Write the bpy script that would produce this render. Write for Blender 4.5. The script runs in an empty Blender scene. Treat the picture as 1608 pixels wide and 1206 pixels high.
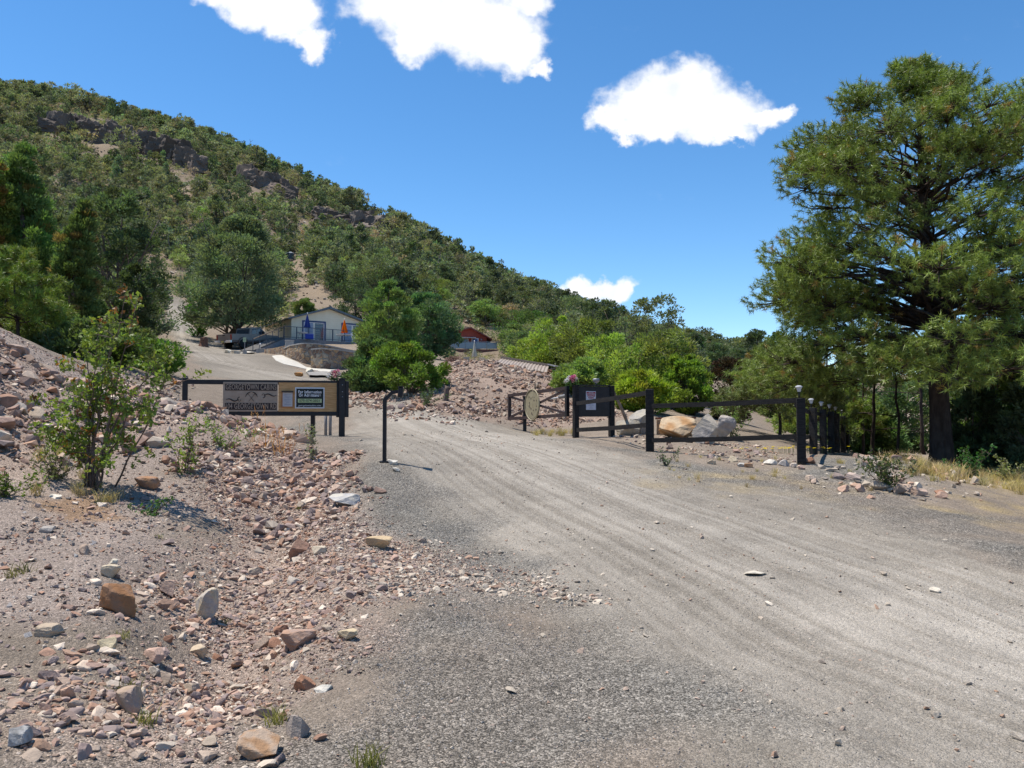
import bpy, bmesh, math, random
import numpy as np
from mathutils import Vector, Matrix
rnd = random.Random(7)
SC = bpy.context.scene
COL = SC.collection
R = math.radians

# ------------------------------------------------------------------ camera
F, CX, CY, YH = 1238.0, 804.0, 603.0, 650.0
PITCH = math.atan((YH - CY) / F)
cam_d = bpy.data.cameras.new('camera')
cam_d.sensor_fit = 'HORIZONTAL'; cam_d.sensor_width = 36.0
cam_d.lens = F / 1608.0 * 36.0
cam_d.clip_start = 0.05; cam_d.clip_end = 8000
cam = bpy.data.objects.new('camera', cam_d); COL.objects.link(cam)
cam.location = (0, 0, 0); cam.rotation_euler = (math.pi / 2 + PITCH, 0, 0)
SC.camera = cam
SP, CP = math.sin(PITCH), math.cos(PITCH)

def P(px, py, Y):
    """point seen at photo pixel (px, py) at forward distance Y (camera eye is the origin)"""
    a = (px - CX) / F; b = (CY - py) / F
    dy = CP - b * SP; dz = SP + b * CP
    return np.array([a / dy * Y, Y, dz / dy * Y])

def proj(x, y, z):
    yc = -y * SP + z * CP; d = y * CP + z * SP
    d = np.where(np.abs(d) < 1e-3, 1e-3, d)
    return CX + F * x / d, CY - F * yc / d, d

# ------------------------------------------------------------------ sky, clouds, sun
SUN_EL, SH = R(69), np.array([0.94, -0.30])           # shadows fall to +x and a little towards the camera
sun_h = -SH / np.hypot(*SH)
SUN_DIR = Vector((sun_h[0] * math.cos(SUN_EL), sun_h[1] * math.cos(SUN_EL), math.sin(SUN_EL)))
sun_d = bpy.data.lights.new('sun', 'SUN'); sun_d.energy = 4.8; sun_d.angle = R(0.53); sun_d.color = (1.0, 0.94, 0.85)
sun = bpy.data.objects.new('sun', sun_d); COL.objects.link(sun)
sun.rotation_euler = (-SUN_DIR).to_track_quat('-Z', 'Y').to_euler(); sun.location = (0, 0, 60)

W = bpy.data.worlds.new('World'); SC.world = W; W.use_nodes = True
class NT:
    def __init__(s, nt): s.nt = nt; nt.nodes.clear()
    def n(s, t, **kw):
        nd = s.nt.nodes.new(t)
        for k, v in kw.items():
            if k.startswith('i_'):
                key = k[2:]; key = int(key) if key.isdigit() else key
                s.set(nd, key, v)
            else: setattr(nd, k, v)
        return nd
    def set(s, nd, key, v):
        sock = nd.inputs[key]
        if isinstance(v, bpy.types.NodeSocket): s.nt.links.new(v, sock)
        elif isinstance(v, bpy.types.Node): s.nt.links.new(v.outputs[0], sock)
        else: sock.default_value = v
    def math(s, op, a, b=None, c=None, clamp=False):
        nd = s.nt.nodes.new('ShaderNodeMath'); nd.operation = op; nd.use_clamp = clamp
        s.set(nd, 0, a)
        if b is not None: s.set(nd, 1, b)
        if c is not None: s.set(nd, 2, c)
        return nd.outputs[0]
    def vmath(s, op, a, b=None, scale=None):
        nd = s.nt.nodes.new('ShaderNodeVectorMath'); nd.operation = op
        s.set(nd, 0, a)
        if b is not None: s.set(nd, 1, b)
        if scale is not None: s.set(nd, 'Scale', scale)
        return nd.outputs['Value'] if op in ('DOT_PRODUCT', 'LENGTH') else nd.outputs[0]
    def mix(s, f, a, b, blend='MIX'):
        nd = s.nt.nodes.new('ShaderNodeMix'); nd.data_type = 'RGBA'; nd.blend_type = blend
        s.set(nd, 0, f); s.set(nd, 6, a); s.set(nd, 7, b)
        return nd.outputs[2]
    def ramp(s, f, stops, interp='LINEAR'):
        nd = s.nt.nodes.new('ShaderNodeValToRGB'); cr = nd.color_ramp; cr.interpolation = interp
        while len(cr.elements) < len(stops): cr.elements.new(0.5)
        for e, (p, c) in zip(cr.elements, stops):
            e.position = p; e.color = (c, c, c, 1) if isinstance(c, (int, float)) else (*c[:3], 1)
        s.set(nd, 0, f)
        return nd.outputs[0]
    def smooth(s, v, a, b):
        nd = s.nt.nodes.new('ShaderNodeMapRange'); nd.interpolation_type = 'SMOOTHSTEP'
        s.set(nd, 0, v); nd.inputs[1].default_value = a; nd.inputs[2].default_value = b
        return nd.outputs[0]
    def noise(s, vec, scale, detail=4, rough=0.5, dim='3D'):
        nd = s.nt.nodes.new('ShaderNodeTexNoise'); nd.noise_dimensions = dim
        if vec is not None: s.set(nd, 'Vector', vec)
        nd.inputs['Scale'].default_value = scale; nd.inputs['Detail'].default_value = detail; nd.inputs['Roughness'].default_value = rough
        return nd

def build_world():
    t = NT(W.node_tree)
    sky = t.n('ShaderNodeTexSky', sky_type='NISHITA'); sky.sun_disc = False
    sky.sun_elevation = SUN_EL; sky.sun_rotation = math.atan2(SUN_DIR.x, SUN_DIR.y)
    sky.altitude = 1900; sky.air_density = 1.0; sky.dust_density = 0.12; sky.ozone_density = 2.2
    tc = t.n('ShaderNodeTexCoord')
    d = tc.outputs['Generated']
    sep = t.n('ShaderNodeSeparateXYZ', i_0=d)
    yy = t.math('MAXIMUM', sep.outputs[1], 0.02)
    u = t.math('DIVIDE', sep.outputs[0], yy); v = t.math('DIVIDE', sep.outputs[2], yy)
    comb = t.n('ShaderNodeCombineXYZ', i_0=u, i_1=v, i_2=0.0)
    p0 = comb.outputs[0]
    wn = t.noise(p0, 22.0, 6, 0.55); wn2 = t.noise(p0, 80.0, 4, 0.5)
    w1 = t.vmath('SCALE', t.vmath('SUBTRACT', wn.outputs['Color'], (0.5, 0.5, 0.5)), scale=0.060)
    w2 = t.vmath('SCALE', t.vmath('SUBTRACT', wn2.outputs['Color'], (0.5, 0.5, 0.5)), scale=0.014)
    p = t.vmath('ADD', t.vmath('ADD', p0, w1), w2)
    p = t.vmath('MULTIPLY', p, (1, 1, 0))
    BL = [(350, -14, 40, 28), (402, 8, 58, 38), (452, 26, 54, 38), (496, 66, 27, 24), (425, -30, 84, 38),
          (625, 6, 76, 38), (690, 24, 98, 60), (768, 46, 76, 58), (812, 80, 42, 36), (848, 110, 17, 13), (648, 66, 36, 32), (832, 0, 38, 26), (700, -50, 165, 66),
          (1068, 146, 82, 46), (1010, 170, 64, 38), (955, 186, 30, 22), (1130, 174, 66, 40), (985, 204, 34, 16), (1045, 194, 60, 26), (1120, 206, 64, 20), (1158, 212, 30, 14), (1195, 184, 40, 17), (1230, 176, 17, 17),
          (938, 450, 52, 17), (950, 444, 34, 14), (966, 457, 30, 12), (912, 460, 26, 9)]
    f = None
    for (px, py, rx, ry) in BL:
        q = P(px, py, 1.0); c = (q[0], q[2], 0.0)
        inv = (F / rx / 1.18, F / ry / 1.18, 0)
        e = t.vmath('MULTIPLY', t.vmath('SUBTRACT', p, c), inv)
        e = t.vmath('DOT_PRODUCT', e, e)
        if f is None: f = e
        else:
            nd = t.n('ShaderNodeMath', operation='SMOOTH_MIN', i_0=f, i_1=e, i_2=0.35); f = nd.outputs[0]
    n3 = t.noise(p0, 42.0, 6, 0.58)
    g = t.math('ADD', f, t.math('MULTIPLY', t.math('SUBTRACT', n3.outputs[0], 0.5), 0.9))
    mask = t.math('SUBTRACT', 1.0, t.smooth(g, 0.22, 1.34))
    mask = t.math('POWER', mask, 1.25)
    front = t.smooth(sep.outputs[1], 0.02, 0.1)
    mask = t.math('MULTIPLY', mask, front)
    # thin streaks of high cloud
    n4 = t.noise(t.vmath('MULTIPLY', p0, (1, 1.6, 1)), 7.0, 7, 0.68)
    wisp = t.math('MULTIPLY', t.smooth(n4.outputs[0], 0.62, 0.85), 0.10)
    wisp = t.math('MULTIPLY', wisp, front)
    skyc = t.n('ShaderNodeHueSaturation', i_Hue=0.497, i_Saturation=1.24, i_Value=0.98, i_Color=sky.outputs[0])
    n5 = t.noise(p0, 20.0, 5, 0.55)
    body = t.ramp(n5.outputs[0], [(0.30, (4.7, 4.95, 5.4)), (0.60, (5.9, 5.9, 5.95))])
    body = t.vmath('SCALE', body, scale=1.0)
    c1 = t.mix(wisp, skyc.outputs[0], (5.5, 5.7, 6.0, 1))
    c2 = t.mix(mask, c1, body)
    bg = t.n('ShaderNodeBackground', i_Color=c2, i_Strength=SKY_STRENGTH)
    out = t.n('ShaderNodeOutputWorld', i_Surface=bg.outputs[0])
SKY_STRENGTH = 0.15
build_world()
SC.view_settings.view_transform = 'Standard'; SC.view_settings.look = 'None'
SC.view_settings.exposure = 0.4; SC.view_settings.gamma = 1.0
SC.render.engine = 'CYCLES'
SC.cycles.max_bounces = 6; SC.cycles.transparent_max_bounces = 6
SC.cycles.diffuse_bounces = 3; SC.cycles.glossy_bounces = 2; SC.cycles.transmission_bounces = 3
SC.cycles.caustics_reflective = False; SC.cycles.caustics_refractive = False

# ------------------------------------------------------------------ tagging
def tag(o, label=None, cat=None, group=None, kind=None):
    if label: o['label'] = label
    if cat: o['category'] = cat
    if group: o['group'] = group
    if kind: o['kind'] = kind
    return o
def empty(name, loc, rz=0.0):
    o = bpy.data.objects.new(name, None); COL.objects.link(o)
    o.location = tuple(loc); o.rotation_euler = (0, 0, rz); o.empty_display_size = 0.1
    return o
def copy_tree(o, parent=None):
    c = o.copy(); COL.objects.link(c); c.parent = parent
    for ch in o.children: copy_tree(ch, c)
    return c

# ------------------------------------------------------------------ mesh builder
class MB:
    def __init__(s): s.v = []; s.f3 = []; s.f4 = []; s.c = []; s.n = 0; s.bm_faces = []
    def add(s, v, f, col=None):
        v = np.asarray(v, float).reshape(-1, 3); f = np.asarray(f, int)
        (s.f3 if f.shape[1] == 3 else s.f4).append(f + s.n)
        s.v.append(v); s.n += len(v)
        if col is not None:
            col = np.asarray(col, float)
            if col.ndim == 1: col = np.tile(col, (len(v), 1))
            s.c.append(col[:, :3])
        return s
    def poly(s, pts):
        """n-gon as a fan"""
        pts = np.asarray(pts, float); n = len(pts)
        return s.add(pts, [(0, i, i + 1) for i in range(1, n - 1)])
    def box(s, c, size, rz=0.0, rx=0.0, ry=0.0, bev=0.0):
        h = np.array(size, float) / 2
        if bev <= 0:
            v = np.array([(x, y, z) for x in (-1, 1) for y in (-1, 1) for z in (-1, 1)], float) * h
            f = [(0, 1, 3, 2), (4, 6, 7, 5), (0, 4, 5, 1), (2, 3, 7, 6), (0, 2, 6, 4), (1, 5, 7, 3)]
        else:
            b = min(bev, *(h * 0.49)); v = []; idx = {}
            for sx in (-1, 1):
                for sy in (-1, 1):
                    for sz in (-1, 1):
                        for ax in range(3):
                            q = [sx * h[0], sy * h[1], sz * h[2]]; sg = (sx, sy, sz)
                            for k in range(3):
                                if k != ax: q[k] -= sg[k] * b
                            idx[(sx, sy, sz, ax)] = len(v); v.append(q)
            v = np.array(v); f = []; t3 = []
            for ax in range(3):
                o = [k for k in range(3) if k != ax]
                for sg in (-1, 1):
                    ring = []
                    for (a, b2) in ((-1, -1), (1, -1), (1, 1), (-1, 1)):
                        k = [0, 0, 0]; k[ax] = sg; k[o[0]] = a; k[o[1]] = b2
                        ring.append(idx[(*k, ax)])
                    f.append(ring)
            for ax in range(3):
                o = [k for k in range(3) if k != ax]
                for a in (-1, 1):
                    for b2 in (-1, 1):
                        k0 = [0, 0, 0]; k0[o[0]] = a; k0[o[1]] = b2; k1 = list(k0); k0[ax] = -1; k1[ax] = 1
                        f.append([idx[(*k0, o[0])], idx[(*k1, o[0])], idx[(*k1, o[1])], idx[(*k0, o[1])]])
            for sx in (-1, 1):
                for sy in (-1, 1):
                    for sz in (-1, 1): t3.append([idx[(sx, sy, sz, a)] for a in range(3)])
        M = np.array(Matrix.Rotation(rz, 3, 'Z') @ Matrix.Rotation(ry, 3, 'Y') @ Matrix.Rotation(rx, 3, 'X'))
        v = v @ M.T + np.array(c, float)
        base = s.n; s.add(v, f)
        if bev > 0: s.f3.append(np.array(t3) + base)
        return s
    def tube(s, pts, rad, n=6, cap=True, col=None):
        pts = np.asarray(pts, float); m = len(pts)
        rad = np.full(m, rad, float) if np.isscalar(rad) else np.asarray(rad, float)
        T = np.gradient(pts, axis=0); T /= np.linalg.norm(T, axis=1, keepdims=True) + 1e-9
        ref = np.array([0, 0, 1.0]) if abs(T[0][2]) < 0.9 else np.array([1.0, 0, 0])
        A = np.cross(T, ref); ln = np.linalg.norm(A, axis=1, keepdims=True)
        A = np.where(ln < 1e-3, np.array([[0, 1.0, 0]]), A / (ln + 1e-9)); B = np.cross(T, A)
        a = np.arange(n) * 2 * np.pi / n
        ring = A[:, None] * np.cos(a)[None, :, None] + B[:, None] * np.sin(a)[None, :, None]
        v = (pts[:, None] + ring * rad[:, None, None]).reshape(-1, 3)
        i = np.arange(m - 1)[:, None] * n; j = np.arange(n)[None]; jn = (j + 1) % n
        f = np.stack([i + j, i + jn, i + n + jn, i + n + j], -1).reshape(-1, 4)
        base = s.n; s.add(v, f, col)
        if cap and n >= 3:
            t = [(0, k + 1, k) for k in range(1, n - 1)] + [((m - 1) * n, (m - 1) * n + k, (m - 1) * n + k + 1) for k in range(1, n - 1)]
            s.f3.append(np.array(t) + base)
        return s
    def sq_bar(s, a, b, w, h=None, up=(0, 0, 1)):
        """square bar from a to b"""
        a = np.asarray(a, float); b = np.asarray(b, float); h = h or w
        d = b - a; L = np.linalg.norm(d); d /= L
        up = np.asarray(up, float)
        if abs(d @ up) > 0.95: up = np.array([0, 1.0, 0])
        sd = np.cross(d, up); sd /= np.linalg.norm(sd); u = np.cross(sd, d)
        v = [a + x * sd * w / 2 + z * u * h / 2 for (x, z) in ((-1, -1), (1, -1), (1, 1), (-1, 1))] + \
            [b + x * sd * w / 2 + z * u * h / 2 for (x, z) in ((-1, -1), (1, -1), (1, 1), (-1, 1))]
        return s.add(v, [(0, 1, 2, 3), (7, 6, 5, 4), (0, 4, 5, 1), (1, 5, 6, 2), (2, 6, 7, 3), (3, 7, 4, 0)])
    def lathe(s, prof, n=16, loc=(0, 0, 0), axis='Z', cap=True):
        prof = np.asarray(prof, float); a = np.arange(n) * 2 * np.pi / n; m = len(prof)
        v = np.stack([prof[:, 0, None] * np.cos(a), prof[:, 0, None] * np.sin(a), np.repeat(prof[:, 1, None], n, 1)], -1).reshape(-1, 3)
        if axis == 'X': v = v[:, [2, 0, 1]]
        if axis == 'Y': v = v[:, [0, 2, 1]]
        i = np.arange(m - 1)[:, None] * n; j = np.arange(n)[None]; jn = (j + 1) % n
        f = np.stack([i + j, i + jn, i + n + jn, i + n + j], -1).reshape(-1, 4)
        base = s.n; s.add(v + np.array(loc, float), f)
        if cap:
            t = [(0, k + 1, k) for k in range(1, n - 1)] + [((m - 1) * n, (m - 1) * n + k, (m - 1) * n + k + 1) for k in range(1, n - 1)]
            s.f3.append(np.array(t) + base)
        return s
    def prism(s, pts2, y0, y1, plane='XZ'):
        """extrude a 2-D outline (convex or not: caps triangulated by ear via mathutils)"""
        from mathutils.geometry import tessellate_polygon
        n = len(pts2)
        def mk(p, y): return (p[0], y, p[1]) if plane == 'XZ' else ((y, p[0], p[1]) if plane == 'YZ' else (p[0], p[1], y))
        v = [mk(p, y0) for p in pts2] + [mk(p, y1) for p in pts2]
        f = [(i, (i + 1) % n, n + (i + 1) % n, n + i) for i in range(n)]
        base = s.n; s.add(v, f)
        tri = tessellate_polygon([[Vector((p[0], p[1], 0)) for p in pts2]])
        s.f3.append(np.array([t for t in tri]) + base); s.f3.append(np.array([(t[2] + n, t[1] + n, t[0] + n) for t in tri]) + base)
        return s
    def mesh(s, name, mat, smooth=False, fix=False):
        V = np.concatenate(s.v) if s.v else np.zeros((0, 3))
        return make_mesh(name, V, np.concatenate(s.f3) if s.f3 else None, np.concatenate(s.f4) if s.f4 else None,
                         mat, np.concatenate(s.c) if s.c else None, smooth, fix)
    def build(s, name, mat, parent=None, smooth=False, fix=True):
        o = bpy.data.objects.new(name, s.mesh(name, mat, smooth, fix)); COL.objects.link(o)
        if parent is not None: o.parent = parent
        return o

def make_mesh(name, V, f3, f4, mat, col=None, smooth=False, fix=False):
    me = bpy.data.meshes.new(name)
    n3 = 0 if f3 is None else len(f3); n4 = 0 if f4 is None else len(f4)
    loops = np.concatenate([x for x in ((f3.ravel() if n3 else np.zeros(0)), (f4.ravel() if n4 else np.zeros(0)))]).astype(np.int32)
    starts = np.concatenate([np.arange(n3) * 3, n3 * 3 + np.arange(n4) * 4]).astype(np.int32)
    me.vertices.add(len(V)); me.vertices.foreach_set('co', np.asarray(V, np.float32).ravel())
    me.loops.add(len(loops)); me.loops.foreach_set('vertex_index', loops)
    me.polygons.add(n3 + n4); me.polygons.foreach_set('loop_start', starts)
    me.polygons.foreach_set('loop_total', np.concatenate([np.full(n3, 3), np.full(n4, 4)]).astype(np.int32))
    me.polygons.foreach_set('use_smooth', np.full(n3 + n4, smooth))
    me.update(calc_edges=True); me.validate()
    if col is not None:
        a = me.color_attributes.new('col', 'FLOAT_COLOR', 'POINT')
        a.data.foreach_set('color', np.c_[col, np.ones(len(col))].astype(np.float32).ravel())
    if fix:
        bm = bmesh.new(); bm.from_mesh(me); bmesh.ops.recalc_face_normals(bm, faces=bm.faces[:]); bm.to_mesh(me); bm.free()
    if mat is not None: me.materials.append(mat)
    return me

# ------------------------------------------------------------------ materials
def new_mat(name):
    m = bpy.data.materials.new(name); m.use_nodes = True
    return m, NT(m.node_tree)
def pmat(name, c1, c2=None, scale=6.0, rough=0.6, bump=0.0, bscale=None, metal=0.0, spec=0.4, stretch=None):
    """painted / stone / wood surface: two own colours mixed by noise, with a bump"""
    m, t = new_mat(name)
    tc = t.n('ShaderNodeTexCoord'); vec = tc.outputs['Object']
    if stretch: vec = t.vmath('MULTIPLY', vec, stretch)
    c2 = c2 or tuple(min(1, x * 1.25 + 0.01) for x in c1)
    nz = t.noise(vec, scale, 6, 0.6)
    col = t.mix(t.smooth(nz.outputs[0], 0.3, 0.7), (*c1, 1), (*c2, 1))
    b = t.n('ShaderNodeBsdfPrincipled', i_Roughness=rough, i_Metallic=metal)
    b.inputs['Specular IOR Level'].default_value = spec
    t.set(b, 'Base Color', col)
    if bump > 0:
        n2 = t.noise(vec, bscale or scale * 4, 8, 0.65)
        bp = t.n('ShaderNodeBump', i_Strength=bump, i_Distance=0.02, i_Height=n2.outputs[0]); t.set(b, 'Normal', bp.outputs[0])
    t.n('ShaderNodeOutputMaterial', i_Surface=b.outputs[0])
    return m
def leaf_mat(name, trans=0.3, rough=0.55, spec=0.25, gain=1.0, tr_tint=(1.15, 1.25, 0.6)):
    m, t = new_mat(name)
    at = t.n('ShaderNodeAttribute', attribute_name='col')
    oi = t.n('ShaderNodeObjectInfo')
    hs = t.n('ShaderNodeHueSaturation', i_Color=at.outputs['Color'])
    t.set(hs, 'Value', t.math('MULTIPLY_ADD', oi.outputs['Random'], 0.60 * gain, 0.70 * gain))
    t.set(hs, 'Hue', t.math('MULTIPLY_ADD', t.math('FRACT', t.math('MULTIPLY', oi.outputs['Random'], 7.31)), 0.035, 0.4825))
    t.set(hs, 'Saturation', t.math('MULTIPLY_ADD', t.math('FRACT', t.math('MULTIPLY', oi.outputs['Random'], 3.77)), 0.3, 0.85))
    b = t.n('ShaderNodeBsdfPrincipled', i_Roughness=rough); b.inputs['Specular IOR Level'].default_value = spec
    t.set(b, 'Base Color', hs.outputs[0])
    tl = t.n('ShaderNodeBsdfTranslucent'); t.set(tl, 0, t.mix(1.0, hs.outputs[0], (*tr_tint, 1), 'MULTIPLY'))
    mx = t.n('ShaderNodeMixShader', i_0=trans, i_1=b.outputs[0], i_2=tl.outputs[0])
    t.n('ShaderNodeOutputMaterial', i_Surface=mx.outputs[0])
    return m
def attr_rock_mat(name, bump=0.5, scale=18.0):
    m, t = new_mat(name)
    at = t.n('ShaderNodeAttribute', attribute_name='col')
    tc = t.n('ShaderNodeTexCoord')
    nz = t.noise(tc.outputs['Object'], scale, 6, 0.65)
    f = t.math('MULTIPLY_ADD', nz.outputs[0], 0.9, 0.55)
    col = t.vmath('SCALE', at.outputs['Color'], scale=f)
    b = t.n('ShaderNodeBsdfPrincipled', i_Roughness=0.9); b.inputs['Specular IOR Level'].default_value = 0.15
    t.set(b, 'Base Color', col)
    n2 = t.noise(tc.outputs['Object'], scale * 3, 6, 0.7)
    bp = t.n('ShaderNodeBump', i_Strength=bump, i_Distance=0.02, i_Height=n2.outputs[0]); t.set(b, 'Normal', bp.outputs[0])
    t.n('ShaderNodeOutputMaterial', i_Surface=b.outputs[0])
    return m
def rand_rock_mat(name):
    m, t = new_mat(name)
    tc = t.n('ShaderNodeTexCoord'); oi = t.n('ShaderNodeObjectInfo')
    base = t.ramp(oi.outputs['Random'], [(0, (0.36, 0.245, 0.195)), (0.18, (0.43, 0.325, 0.245)), (0.36, (0.28, 0.22, 0.195)), (0.52, (0.46, 0.37, 0.28)),
                                         (0.66, (0.34, 0.185, 0.12)), (0.8, (0.39, 0.29, 0.23)), (0.93, (0.52, 0.45, 0.37))], 'CONSTANT')
    nz = t.noise(tc.outputs['Object'], 9.0, 6, 0.65)
    col = t.vmath('SCALE', base, scale=t.math('MULTIPLY_ADD', nz.outputs[0], 1.0, 0.5))
    b = t.n('ShaderNodeBsdfPrincipled', i_Roughness=0.9); b.inputs['Specular IOR Level'].default_value = 0.15
    t.set(b, 'Base Color', col)
    n2 = t.noise(tc.outputs['Object'], 40.0, 6, 0.7)
    bp = t.n('ShaderNodeBump', i_Strength=0.6, i_Distance=0.02, i_Height=n2.outputs[0]); t.set(b, 'Normal', bp.outputs[0])
    t.n('ShaderNodeOutputMaterial', i_Surface=b.outputs[0])
    return m
def stone_wall_mat():
    m, t = new_mat('fieldstone')
    tc = t.n('ShaderNodeTexCoord'); vec = tc.outputs['Object']
    wv = t.vmath('ADD', vec, t.vmath('SCALE', t.noise(vec, 2.5, 3).outputs['Color'], scale=0.25))
    vo = t.n('ShaderNodeTexVoronoi', i_Vector=wv, i_Scale=3.1); ve = t.n('ShaderNodeTexVoronoi', feature='DISTANCE_TO_EDGE', i_Vector=wv, i_Scale=3.1)
    sep = t.n('ShaderNodeSeparateColor', i_0=vo.outputs['Color'])
    c = t.ramp(sep.outputs[0], [(0, (0.17, 0.11, 0.08)), (0.25, (0.30, 0.20, 0.13)), (0.45, (0.22, 0.17, 0.14)), (0.6, (0.38, 0.25, 0.14)), (0.78, (0.33, 0.28, 0.22)), (0.92, (0.46, 0.33, 0.19))], 'CONSTANT')
    nz = t.noise(vec, 12, 6); c = t.vmath('SCALE', c, scale=t.math('MULTIPLY_ADD', nz.outputs[0], 0.9, 0.55))
    c = t.mix(t.smooth(ve.outputs['Distance'], 0.02, 0.07), (0.24, 0.215, 0.18, 1), c)
    b = t.n('ShaderNodeBsdfPrincipled', i_Roughness=0.9); t.set(b, 'Base Color', c)
    bp = t.n('ShaderNodeBump', i_Strength=0.9, i_Distance=0.06, i_Height=t.smooth(ve.outputs['Distance'], 0.0, 0.16)); t.set(b, 'Normal', bp.outputs[0])
    t.n('ShaderNodeOutputMaterial', i_Surface=b.outputs[0])
    return m
def flat_mat(name, c, rough=0.6, spec=0.3, metal=0.0):
    m, t = new_mat(name)
    b = t.n('ShaderNodeBsdfPrincipled', i_Roughness=rough, i_Metallic=metal); b.inputs['Base Color'].default_value = (*c, 1)
    b.inputs['Specular IOR Level'].default_value = spec
    tc = t.n('ShaderNodeTexCoord'); nz = t.noise(tc.outputs['Object'], 14, 5)
    t.set(b, 'Roughness', t.math('MULTIPLY_ADD', nz.outputs[0], 0.25, rough - 0.12))
    t.n('ShaderNodeOutputMaterial', i_Surface=b.outputs[0])
    return m

# ------------------------------------------------------------------ terrain
CPX = [  # photo pixel x, y of the bare ground and its forward distance in metres
 (0,1206,3.25),(400,1206,3.5),(804,1206,3.6),(1200,1206,3.6),(1608,1206,3.65),(-400,1206,3.0),(2000,1206,3.7),
 (0,1000,4.8),(200,1000,5.05),(180,905,6.35),(455,874,8.85),(400,972,6.7),(330,1085,5.05),(500,1000,5.65),(804,1000,5.75),(1200,1000,5.75),(1608,1000,5.75),(2000,1010,5.7),(-400,960,4.3),
 (0,850,7.2),(300,850,8.2),(480,850,8.7),(700,850,9.0),(1000,850,8.9),(1300,850,8.8),(1608,850,8.7),
 (150,770,9.7),(0,760,9.0),(0,650,11),(60,610,12.5),(0,532,14),(100,588,14.5),(200,618,15),(290,631,15.2),(340,645,14.8),(400,688,16.9),(330,668,17.0),(290,650,17.2),(460,686,16.9),(400,655,25),(440,690,14.2),(-300,480,13),(-300,640,10),
 (100,700,11.3),(250,705,12),(400,700,13.5),(350,765,10.8),(480,722,13),(600,720,12.2),(540,685,17),(700,740,12),(804,740,12.3),(900,760,11.6),
 (1020,708,16.3),(903,687,19),(1257,731,14.6),(1150,760,12.3),(1400,768,12.3),(1400,722,17),(1300,716,20),(1480,742,20),(1560,752,17),(1608,840,9.6),(1900,860,9.6),
 (1350,716,28),(1350,706,40),(1480,715,30),(1600,730,30),(1608,700,45),(1080,692,19),(980,682,20.5),(1150,680,24),(1100,655,32),(1250,690,28),
 (825,676,22.5),(700,655,22.5),(640,645,23.5),(560,634,27),(850,668,25),(930,655,27),(720,600,29),(800,622,28.5),(700,573,37),(780,574,36),(860,590,34),(900,625,30),
 (780,573,55),(850,585,50),(740,573,70),(750,569,100),(650,548,75),(850,560,75),(930,600,42),(1000,600,52),(1100,605,55),
 (540,605,34),(470,601,33),(400,603,31),(330,603,29),(300,596,30),(250,592,28),(400,575,45),(460,585,44),(520,588,44),
 (300,550,60),(360,549,70),(420,556,62),(448,560,57),(475,574,55),(530,581,54),(556,578,56),(600,570,55),(600,604,40),(640,610,34),
 (285,530,75),(270,500,88),(265,462,112),(520,543,70),(520,538,82),(600,540,82),(440,540,75),
 (180,560,30),(100,536,36),(0,545,28),(-300,520,30),(200,535,50),(0,500,55),(100,480,70),(-300,430,60),
 (430,440,150),(456,419,168),(530,480,115),(490,465,122),(400,350,182),(300,380,152),(200,330,182),(0,300,200),(0,420,112),(100,400,132),(500,400,162),(600,430,142),(700,470,132),(800,512,122),(900,540,112),
 (0,152,292),(100,163,287),(200,192,280),(300,218,272),(400,258,262),(500,308,252),(600,354,240),(700,410,222),(750,436,214),(800,470,204),(850,490,198),(900,512,190),(950,532,182),(1000,550,176),(1100,572,165),(1200,590,160),
 (1150,600,90),(1300,606,100),(1450,600,100),(1608,606,100),(1400,590,180),(1608,585,200),(1900,600,100),
 (0,210,380),(200,250,370),(400,310,350),(600,400,330),(800,500,300),(1000,570,280),(1200,600,260),(1500,600,260),(-400,60,300),(-400,200,200),(-400,150,400),(2000,580,220)]
CPA = []
for px, py, Y in CPX:
    p = P(px, py, Y); r = math.hypot(p[0], p[1]); CPA.append((math.atan2(p[0], p[1]), math.log(r), p[2] / r))
for az in (-math.pi, -2.2, -1.5, -0.95, -0.5, 0.0, 0.5, 0.95, 1.5, 2.2, math.pi):
    for r in (0.7, 1.3, 2.2): CPA.append((az, math.log(r), -1.62 / r))
    if abs(az) > 0.8:
        for r, zl, zr in ((4, -1.45, -1.64), (10, 0.2, -1.7), (30, 3, -2.2), (100, 16, 2), (300, 70, 20)):
            f = 1.0 if az < 0 else 0.0
            if abs(az) > 2: zl = zl * 0.4 - 0.9
            CPA.append((az, math.log(r), (zl * f + zr * (1 - f)) / r))
    for r in (700, 3000): CPA.append((az, math.log(r), 0.05 if az < 0.3 else 0.02))
CPA = np.array(CPA)
AS = 2.4
def tps_fit(pts, val, lam=2e-4):
    n = len(pts); d = np.linalg.norm(pts[:, None] - pts[None], axis=-1)
    K = np.where(d > 0, d * d * np.log(d + 1e-12), 0) + lam * np.eye(n)
    A = np.zeros((n + 3, n + 3)); A[:n, :n] = K; Q = np.c_[np.ones(n), pts]; A[:n, n:] = Q; A[n:, :n] = Q.T
    return np.linalg.solve(A, np.r_[val, 0, 0, 0])
TP = np.c_[CPA[:, 0] * AS, CPA[:, 1]]
TW = tps_fit(TP, CPA[:, 2])
def tps(az, lr):
    q = np.c_[az * AS, lr]; out = np.empty(len(q))
    for i in range(0, len(q), 60000):
        a = q[i:i + 60000]
        d2 = ((a[:, None] - TP[None]) ** 2).sum(-1)
        out[i:i + 60000] = (0.5 * d2 * np.log(d2 + 1e-12)) @ TW[:-3] + TW[-3] + a @ TW[-2:]
    return out

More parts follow.
